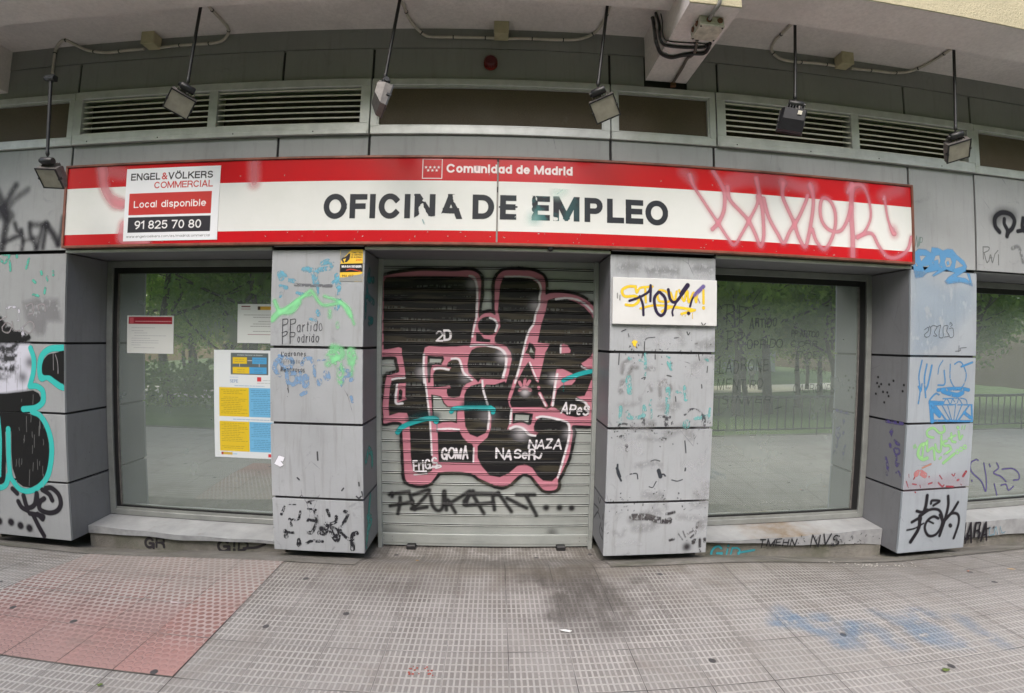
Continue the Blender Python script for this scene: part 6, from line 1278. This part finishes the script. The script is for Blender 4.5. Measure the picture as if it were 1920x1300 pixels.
conduit('conduit', [(748, -8), (758, 14), (770, 40), (788, 60), (805, 69), (850, 70), (890, 71), (930, 72)], .011, 'conduit', 'pale conduit from the edge-on floodlight to the middle junction box', group=G1)
conduit('conduit', [(952, 73), (990, 73), (1040, 75), (1085, 74), (1115, 62), (1132, 40), (1142, 15), (1148, -6)], .011, 'conduit', 'pale conduit right of the middle junction box above the siren', group=G1)
conduit('conduit', [(1490, 40), (1472, 58), (1452, 78), (1447, 95), (1462, 110), (1490, 116), (1530, 119), (1570, 124)], .011, 'conduit', 'pale conduit left of the rightmost junction box', group=G1)
conduit('conduit', [(1596, 129), (1640, 133), (1680, 137), (1710, 133), (1745, 117), (1775, 98), (1800, 82)], .011, 'conduit', 'pale conduit right of the rightmost junction box', group=G1)
def jbox(px, py, label, mat='box', s_=.052, z=None):
    p = path([(px, py), (px, py)])[0] if z is None else None
    p = ony(np.float64(px), np.float64(py), -.055)
    o = empty('junction_box', (float(p[0]), -.055, ZC - .05), label=label, cat='junction box', group='junction boxes at the ceiling edge')
    m = MB(); x = float(p[0]); m.box(x - s_, x + s_, -.105, -.012, ZC - .10, ZC - .002, .005); m.build('body', M[mat], o)
    m = MB(); m.box(x - s_ - .002, x + s_ + .002, -.112, -.1055, ZC - .102, ZC - .001, .002); m.build('lid', M[mat], o)
jbox(284, 88, 'square cream junction box at the ceiling edge above the left vent'); jbox(940, 70, 'square cream junction box at the ceiling edge above the siren'); jbox(1582, 126, 'square cream junction box at the ceiling edge above the right vent')
s0 = ony(np.float64(920), np.float64(117), -.03)
si = empty('siren', (float(s0[0]), 0, float(s0[2])), label='small round dark red alarm siren on the grey wall above the wide transom window', cat='siren')
x, z = float(s0[0]), float(s0[2])
m = MB(); m.tube([(x, -.004, z), (x, -.03, z)], [.052, .050], 24); m.build('base', M['redplastic'], si)
m = MB(); m.tube([(x, -.0305, z), (x, -.055, z), (x, -.066, z)], [.047, .044, .034], 24); m.build('cap', simple('darkred', (.09, .008, .008), .3), si)
m = MB()
for k in range(20): a = 2 * math.pi * k / 20; m.tube([(x + .047 * math.cos(a), -.031, z + .047 * math.sin(a)), (x + .045 * math.cos(a), -.055, z + .045 * math.sin(a))], .0022, 5)
m.build('ribs', M['redplastic'], si)
# small dark dome under the sign
c0 = ony(np.float64(1032), np.float64(465), -.03); do = empty('dome_camera', (float(c0[0]), -.03, 2.21), label='tiny black dome hanging under the middle of the sign', cat='camera')
m = MB(); rr = [(.022, 0), (.021, -.010), (.016, -.02), (.008, -.027), (.001, -.029)]
m.tube([(float(c0[0]), -.032, 2.236 + d_) for _, d_ in rr], [a for a, _ in rr], 16); m.build('dome', M['black'], do)
# cables and box on the cross rib
ZRB = 3.555
def rp(x, y, dz=.014): return onz(np.float64(x), np.float64(y), ZRB - dz)
def lp(x, y): return onx(np.float64(x), np.float64(y), 1.068)
Zr = (1160, 0, 7.22)
def cable(name, left, bot, r, label, end=None):
    f = lambda p: (Zr[0] + p[0] / Zr[2], Zr[1] + p[1] / Zr[2])
    pts = [lp(*f(p)) for p in left] + [rp(*f(p), dz=r + .002) for p in bot]
    m = MB(); m.tube([Vector(q) for q in spline(pts, 8)], r, 10); o = empty(name, tuple(pts[0]), label=label, cat='cable', group='black cables wrapped round the rib'); m.build('sheath', M['black'], o); return o
cable('cable', [(440, 180), (470, 300), (485, 420)], [(505, 560), (570, 720), (700, 780), (850, 755), (1000, 730), (1150, 725), (1210, 660), (1235, 590)], .0125, 'lower sagging black cable looped under the canopy rib')
cable('cable', [(500, 180), (545, 330), (550, 440)], [(565, 540), (620, 610), (760, 635), (900, 645), (1050, 650), (1160, 640), (1200, 600)], .010, 'thick black cable clipped round the left edge of the canopy rib')
cable('cable', [(570, 190), (590, 300), (590, 420)], [(615, 520), (680, 560), (800, 575), (950, 585), (1100, 592), (1190, 600)], .0045, 'thin dark cable above the thick ones on the canopy rib')
f_ = lambda p: (Zr[0] + p[0] / Zr[2], Zr[1] + p[1] / Zr[2])
m = MB(); pts = [rp(*f_(p), dz=.012) for p in [(1062, 545), (1050, 620), (1030, 700), (990, 755), (925, 800), (860, 920), (780, 1050), (700, 1180)]]
pts.append(np.array([pts[-1][0] - .002, -.02, ZV1 + .03])); m.tube([Vector(q) for q in spline(pts, 6)], .0105, 10); o = empty('conduit', tuple(pts[3]), label='brown pipe running along the underside of the rib to the window frame', cat='conduit'); m.build('pipe', M['conduit_brown'], o)
m = MB(); m.obox(pts[-1], Vector((1, 0, 0)), Vector((0, 1, 0)), Vector((0, 0, 1)), .018, .012, .016); m.build('end_fitting', M['rust'], o)
cb = onz(np.float64(f_((1200, 430))[0]), np.float64(f_((1200, 430))[1]), ZRB - .055)
o = empty('junction_box', (float(cb[0]), float(cb[1]), ZRB - .03), label='weathered grey junction box on the underside of the canopy rib', cat='junction box')
m = MB(); x, y = float(cb[0]), float(cb[1]); m.box(x - .078, x + .078, y - .075, y + .075, ZRB - .055, ZRB - .001, .006); m.build('body', M['box_grey'], o)
m = MB(); m.box(x - .080, x + .080, y - .077, y + .077, ZRB - .068, ZRB - .0555, .004); m.build('lid', M['box_grey'], o)
m = MB()
for dx in (-.02, .05): m.tube([(x + dx, y - .0745, ZRB - .028), (x + dx, y - .083, ZRB - .028)], [.018, .016], 12)
for dy in (-.03, .03): m.tube([(x - .0775, y + dy, ZRB - .028), (x - .084, y + dy, ZRB - .028)], [.018, .016], 12)
each(m, 'gland', M['rust'], o)
m = MB()
for a in (-1, 1):
    for b in (-1, 1): m.tube([(x + a * .068, y + b * .064, ZRB - .0675), (x + a * .068, y + b * .064, ZRB - .071)], .006, 8)
each(m, 'screw', M['black'], o)
m = MB(); m.tube([Vector(q) for q in spline([(x - .02, y - .08, ZRB - .028), (x - .018, y - .13, ZRB - .02), (x + .0, YF - .03, ZRB + .03), (x + .005, YF - .03, ZRB + .3), (x + .005, YF - .03, 4.6)], 6)], .011, 10); o = empty('conduit', (x, YF, ZRB), label='grey flexible conduit climbing the yellow beam end from the weathered box', cat='conduit'); m.build('pipe', M['conduit_grey'], o)

# ---- litter
def scrap(px, py, pts, mat, name, label, cat, h=.006):
    g = onz(np.float64(px), np.float64(py), 0.0); z0 = float(ground_z(g[0], g[1])) + .006
    me = [(g[0] + a, g[1] + b, z0 + .002 + h * random.random()) for a, b in pts]; n = len(me)
    c_ = (g[0], g[1], z0 + h * 1.2); m = MB()
    m.add(me + [c_] + [(p[0], p[1], p[2] - .0015) for p in me], [(k, (k + 1) % n, n) for k in range(n)] + [(k, k + n + 1, (k + 1) % n + n + 1, (k + 1) % n) for k in range(n)])
    o = m.build(name, mat); setp(o, label, cat); return o
scrap(1060, 1185, [(-.03, .008), (.0, .012), (.035, -.008), (.02, -.014), (-.02, -.004)], M['paper'], 'paper_scrap', 'small torn white paper scrap on the paving below the dark stain', 'litter')
scrap(330, 1132, [(-.035, .002), (.035, -.001), (.035, -.004), (-.035, -.001)], simple('straw', (.8, .68, .72), .4), 'straw', 'thin white straw lying on the red dotted paving', 'litter', .003)
lf = simple('leaf', (.12, .17, .04), .6)
scrap(1773, 1259, [(-.02, .0), (-.008, .014), (.012, .012), (.025, 0), (.01, -.012), (-.01, -.01)], lf, 'leaf', 'green leaf on the paving at lower right', 'leaf')
scrap(187, 1288, [(-.016, .0), (0, .01), (.016, .004), (.004, -.01)], lf, 'leaf', 'green leaf on the paving at lower left', 'leaf')
tn = simple('dry_leaf', (.38, .26, .12), .7)
scrap(782, 1041, [(-.012, 0), (0, .008), (.014, .002), (0, -.007)], tn, 'leaf', 'small tan leaf on the paving in front of the shutter', 'leaf')
scrap(1897, 1061, [(-.03, .01), (0, .004), (.03, -.008), (0, -.006)], tn, 'leaf', 'yellowish dry leaf by the wall at far right', 'leaf')
scrap(1816, 1063, [(-.014, 0), (0, .008), (.014, .002), (0, -.007)], simple('red_leaf', (.4, .15, .08), .7), 'leaf', 'reddish dry leaf near the foot of the right pilaster', 'leaf')
wc = simple('crumb', (.50, .48, .44), .8)
m = MB()
for _ in range(45):
    g = onz(np.float64(random.gauss(1640, 38)), np.float64(random.gauss(1058, 3)), -.06); s_ = random.uniform(.001, .005); zz_ = float(ground_z(g[0], g[1])) + .005
    m.box(g[0] - s_, g[0] + s_ * 1.4, g[1] - s_, g[1] + s_, zz_, zz_ + .003)
setp(m.build('crumbs', wc), 'scattered white crumbs on the paving near the right pilaster', 'litter', kind='stuff')
m = MB()
for _ in range(16):
    g = onz(np.float64(random.uniform(755, 812)), np.float64(random.uniform(1250, 1268)), 0.); s_ = random.uniform(.002, .005); zz_ = float(ground_z(g[0], g[1])) + .001
    m.box(g[0] - s_, g[0] + s_, g[1] - s_, g[1] + s_, zz_, zz_ + .0015)
setp(m.build('paint_drips', simple('drip', (.35, .06, .04), .6)), 'tiny red paint drips on the paving at the bottom', 'paint drips', kind='stuff')

# ================================================================== the park across the pavement (mirrored in the shop windows)
def park_z(x, y):
    y = np.asarray(y, float); x = np.asarray(x, float)
    return -.03 - 1.75 * sst(-3.6, -20, y) + .05 * np.sin(x * .7) * np.sin(y * .5) * sst(-5, -9, y)
def grassmat():
    q = NT('lawn'); n = q.noise(.8, 6, .7); n2 = q.noise(25, 5, .7)
    col = q.mix(q.ramp(n, .35, .65), (.09, .15, .045), (.17, .24, .09)); col = q.mix(q.ramp(n2, .3, .7, 0, .5), col, (.03, .055, .015)); q.bump(n2, .6, .03); return q.fin(col, .9, 0, .2)
M['lawn'] = grassmat(); M['path'] = simple('path', (.66, .60, .50), .9, 0, .12, 2, .3)
ground_sheet('lawn', np.linspace(-45, 45, 61), np.linspace(-75, -3.50, 60), M['lawn'], 0, park_z, kind='structure')
m = MB(); pv = []
for i in range(41):
    t = i / 40; x = -30 + 66 * t; y = -24 - 7 * t + 2.5 * math.sin(t * 5)
    for dy in (-2.6, 2.6): pv.append((x, y + dy, float(park_z(x, y + dy)) + .03))
m.add(pv, [(2 * i, 2 * i + 1, 2 * i + 3, 2 * i + 2) for i in range(40)], True); setp(m.build('park_path', M['path']), kind='structure')
m = MB(); m.box(-14, 15, -3.56, -3.49, -.2, .012, .004); setp(m.build('kerb', M['concrete']), kind='structure')
# low iron railing
rl = empty('railing', (2.4, -3.44, 0), label='low dark iron park railing reflected in the right window', cat='railing')
m = MB(); m.tube([(.9, -3.44, .68), (11.2, -3.44, .68)], .026, 8); m.tube([(.9, -3.44, .12), (11.2, -3.44, .12)], .014, 8); each(m, 'rail', M['black'], rl)
x = .92
while x < 11.2:
    m = MB(); m.tube([(x, -3.44, .10 if abs((x - .92) % 1.58) > .05 else -.03), (x, -3.44, .68)], .011, 6); m.build('baluster', M['black'], rl); x += .158
# trees
def leafmat(name, a, b):
    q = NT(name); gi = q.n('ObjectInfo'); n = q.noise(1.1, 3, .6); n2 = q.noise(14, 2)
    col = q.mix(q.ramp(n, .35, .65), a, b); col = q.mix(q.ramp(n2, .3, .7, 0, .5), col, tuple(min(1, t * 1.7) for t in b)); q.fin(col, .6, 0, .3)
    tr = q.n('BsdfTranslucent'); tr.inputs[0].default_value = (b[0] * 1.6, b[1] * 1.7, b[2], 1); mx = q.n('MixShader'); mx.inputs[0].default_value = .5
    q.L(q.b.outputs[0], mx.inputs[1]); q.L(tr.outputs[0], mx.inputs[2]); q.L(mx.outputs[0], q.out.inputs[0]); return q.m
M['leaf1'] = leafmat('foliage', (.09, .17, .04), (.20, .31, .07)); M['leaf2'] = leafmat('foliage_light', (.15, .25, .05), (.28, .38, .10)); M['bark'] = simple('bark', (.09, .07, .055), .9, 0, .3, 8, .5)
def make_tree(seed, H_, Rc, leaf, nl=8000):
    r = np.random.default_rng(seed); root = bpy.data.objects.new('tree', None); COL.objects.link(root); I = Matrix.Identity(4)
    m = MB(); tips = []
    hT = H_ * .42; tr = [(0, 0, -.3), (r.normal(0, .1), r.normal(0, .1), hT * .5), (r.normal(0, .25), r.normal(0, .2), hT), (r.normal(0, .4), r.normal(0, .4), H_ * .8)]
    m.tube([Vector(p) for p in spline(tr, 5)], [.17 - .13 * k / 15 for k in range(16)], 10)
    for k in range(9):
        a = r.uniform(0, 2 * math.pi); z0 = hT * r.uniform(.6, 1.3); L = Rc * r.uniform(.6, 1.); e_ = (L * math.cos(a), L * math.sin(a), z0 + H_ * r.uniform(.12, .4))
        mid = (e_[0] * .45, e_[1] * .45, z0 + (e_[2] - z0) * .35); m.tube([Vector(p) for p in spline([(0, 0, z0), mid, e_], 4)], [.06 - .045 * q / 8 for q in range(9)], 7); tips.append(e_); tips.append(mid)
        for _ in range(2):
            e2 = tuple(np.array(e_) + r.normal(0, .9, 3)); m.tube([Vector(mid), Vector(e2)], [.025, .008], 5); tips.append(e2)
    m.build('trunk', M['bark'], root, I)
    tips += [(r.normal(0, Rc * .3), r.normal(0, Rc * .3), H_ * r.uniform(.7, .95)) for _ in range(10)]
    C = np.array(tips)[r.integers(0, len(tips), nl)]; P_ = C + r.normal(0, 1, (nl, 3)) * np.array([.62, .62, .48])
    ax = r.normal(0, 1, (nl, 3)); ax /= np.linalg.norm(ax, axis=1)[:, None]; bx = np.cross(ax, r.normal(0, 1, (nl, 3))); bx /= np.linalg.norm(bx, axis=1)[:, None]; s_ = r.uniform(.07, .16, nl)[:, None]
    V = np.stack([P_ - ax * s_, P_ - bx * s_ * .55, P_ + ax * s_, P_ + bx * s_ * .55], 1).reshape(-1, 3)
    me = bpy.data.meshes.new('crown'); me.from_pydata(V.tolist(), [], [(4 * k, 4 * k + 1, 4 * k + 2, 4 * k + 3) for k in range(nl)]); me.materials.append(M[leaf]); o = bpy.data.objects.new('crown', me); COL.objects.link(o); o.parent = root
    return root
TR = [make_tree(1, 9, 3.2, 'leaf1'), make_tree(2, 8, 3.0, 'leaf2'), make_tree(3, 10.5, 3.6, 'leaf1')]
spots = [(-3.8, -11), (7.5, -10), (7.8, -14), (14, -14), (5, -19), (16.5, -20), (12.5, -24), (21.5, -25), (-8, -10.5), (-10.5, -15), (-13.5, -18.5), (-17, -21), (-20, -26), (14.5, -8.5), (17.5, -11), (20.5, -14), (25, -19), (29, -23), (19, -17), (24, -30), (5.6, -15), (-9, -15), (1.2, -17), (10.5, -13), (-5.5, -19), (3.6, -29), (-1.6, -25), (-13, -22), (8.5, -22), (14, -21), (-8.5, -29), (13, -31), (-17, -15), (18, -16), (-3, -36), (6.5, -38), (-14, -36), (20, -30), (0, -44), (11, -44), (-9, -45), (-22, -28), (24, -40), (-1, -21), (6.5, -20.5), (-6, -13.5), (9.5, -17), (-11, -11), (2.6, -23), (16, -26), (-4.5, -31), (3.5, -34), (10, -36)]
kinds = ['dark green leafy tree', 'light green leafy tree', 'tall dark green tree']
for i, (x, y) in enumerate(spots):
    k = i % 3; o = TR[k]
    if i >= 3:
        o = TR[k].copy(); COL.objects.link(o)
        for ch in TR[k].children: c_ = ch.copy(); COL.objects.link(c_); c_.parent = o
    sc_ = random.uniform(.85, 1.2); o.location = (x, y, float(park_z(x, y))); o.rotation_euler = (0, 0, random.uniform(0, 6.28)); o.scale = (sc_,) * 3
    dist = 'nearest the pavement' if y > -18 else ('midway across the park' if y > -30 else 'far back in the park'); side = 'far left' if x < -15 else ('left' if x < -8 else ('left of centre' if x < -2 else ('centre' if x < 4 else ('right of centre' if x < 9 else ('right' if x < 15 else ('far right' if x < 22 else 'extreme right'))))))
    setp(o, kinds[k] + ' ' + dist + ', ' + side + ' side', 'tree', 'park trees mirrored in the windows')
# hedge masses and housing blocks beyond
r5 = np.random.default_rng(9)
def hedge(x0, x1, y, h, label):
    n = int((x1 - x0) * 380); P_ = np.stack([r5.uniform(x0, x1, n), y + r5.normal(0, .45, n), r5.random(n) ** .7 * h * (1 + .15 * np.sin(r5.uniform(0, 6, n)))], 1); P_[:, 2] += park_z(P_[:, 0], P_[:, 1])
    ax = r5.normal(0, 1, (n, 3)); ax /= np.linalg.norm(ax, axis=1)[:, None]; bx = np.cross(ax, r5.normal(0, 1, (n, 3))); bx /= np.linalg.norm(bx, axis=1)[:, None]; s_ = r5.uniform(.06, .13, n)[:, None]
    V = np.stack([P_ - ax * s_, P_ - bx * s_ * .6, P_ + ax * s_, P_ + bx * s_ * .6], 1).reshape(-1, 3)
    me = bpy.data.meshes.new('hedge'); me.from_pydata(V.tolist(), [], [(4 * k, 4 * k + 1, 4 * k + 2, 4 * k + 3) for k in range(n)]); me.materials.append(M['leaf1']); o = bpy.data.objects.new('hedge', me); COL.objects.link(o); setp(o, label, 'hedge')
hedge(-16, -1, -9.5, 1.3, 'clipped hedge at the left of the park lawn'); hedge(-20, 22, -40, 2.2, 'dark hedge at the back of the park')
def block(x0, x1, y, h, mat, label):
    o = empty('apartment_block', ((x0 + x1) / 2, y, -1.8), label=label, cat='apartment block')
    m = MB(); m.box(x0, x1, y - 10, y, -2, h); m.build('wall', mat, o); m = MB(); z = 1.
    g = MB()
    while z < h - 1.5:
        x = x0 + 1.2
        while x < x1 - 1.5:
            m.box(x, x + 1.3, y + .001, y + .06, z, z + 1.4); g.box(x - .3, x + 1.6, y + .001, y + .9, z - .25, z - .12) if int(x) % 3 == 0 else None; x += 2.6
        z += 3
    m.build('windows', M['dark'], o); g.build('balcony_slabs', M['bulk'], o)
M['brick'] = simple('brick', (.30, .14, .09), .9, 0, .15, 3); M['cream'] = simple('cream', (.62, .56, .46), .9, 0, .1, 2)
block(-26, -6, -56, 17, M['brick'], 'orange brick apartment block behind the park trees, left'); block(2, 18, -60, 21, M['brick'], 'orange brick apartment block behind the park trees, right'); block(19, 36, -54, 14, M['cream'], 'cream apartment block beyond the brick one')
# two walkers on the path, seen small in the right window
def walker(loc, rz, top, legs, label, cane=False):
    o = empty('person', loc, label=label, cat='person'); o.rotation_euler = (0, 0, rz); J = {}
    def skin(name, verts, edges, rad, mat):
        me = bpy.data.meshes.new(name); me.from_pydata(verts, edges, []); ob = bpy.data.objects.new(name, me); COL.objects.link(ob); ob.parent = o; me.materials.append(mat)
        md = ob.modifiers.new('skin', 'SKIN'); md.use_smooth_shade = True
        for i, r in enumerate(rad): me.skin_vertices[0].data[i].radius = (r, r)
        me.skin_vertices[0].data[0].use_root = True; s = ob.modifiers.new('sub', 'SUBSURF'); s.levels = s.render_levels = 1; return ob
    b = [(0, 0, .92), (0, 0, 1.15), (0, .02, 1.40), (0, .0, 1.50), (0, -.02, 1.58), (0, -.02, 1.68), (-.18, .02, 1.38), (-.25, .08, 1.12), (-.22, -.06, .90), (.18, .02, 1.38), (.25, -.05, 1.12), (.22, -.2, .92), (-.09, 0, .88), (-.10, -.14, .50), (-.10, -.06, .08), (-.10, -.2, .03), (.09, 0, .88), (.10, .10, .48), (.10, .30, .12), (.10, .2, .03)]
    e_ = [(0, 1), (1, 2), (2, 3), (3, 4), (4, 5), (2, 6), (6, 7), (7, 8), (2, 9), (9, 10), (10, 11), (0, 12), (12, 13), (13, 14), (14, 15), (0, 16), (16, 17), (17, 18), (18, 19)]
    skin('body', b, e_, [.14, .14, .15, .055, .085, .08, .06, .045, .035, .06, .045, .035, .09, .065, .045, .035, .09, .065, .045, .035], legs)
    skin('jacket', [(0, 0, .88), (0, 0, 1.15), (0, .02, 1.38), (0, .01, 1.46), (-.19, .02, 1.37), (-.26, .08, 1.12), (-.225, -.05, .94), (.19, .02, 1.37), (.26, -.05, 1.12), (.225, -.19, .96)], [(0, 1), (1, 2), (2, 3), (2, 4), (4, 5), (5, 6), (2, 7), (7, 8), (8, 9)], [.165, .165, .175, .09, .08, .062, .05, .08, .062, .05], top)
    m = MB(); m.tube([(0, -.01, 1.60), (0, -.005, 1.66), (0, 0, 1.72), (0, 0, 1.76)], [.088, .10, .085, .02], 14); m.build('hair', M['paper'], o, Matrix.Identity(4))
    if cane: m = MB(); m.tube([(.23, -.22, .93), (.26, -.35, 0)], .012, 6); m.build('walking_stick', M['black'], o, Matrix.Identity(4))
wy = -31.5
walker((20.1, wy, float(park_z(20.1, wy))), .4, simple('coat_grey', (.35, .35, .36), .8), simple('trouser', (.12, .12, .14), .8), 'grey-haired person in a grey coat walking on the park path')
walker((21.1, wy, float(park_z(21.1, wy))), .3, simple('coat_red', (.40, .10, .09), .8), M['conduit_grey'], 'person in a red jacket with a walking stick on the park path', True)
for im in (): pass
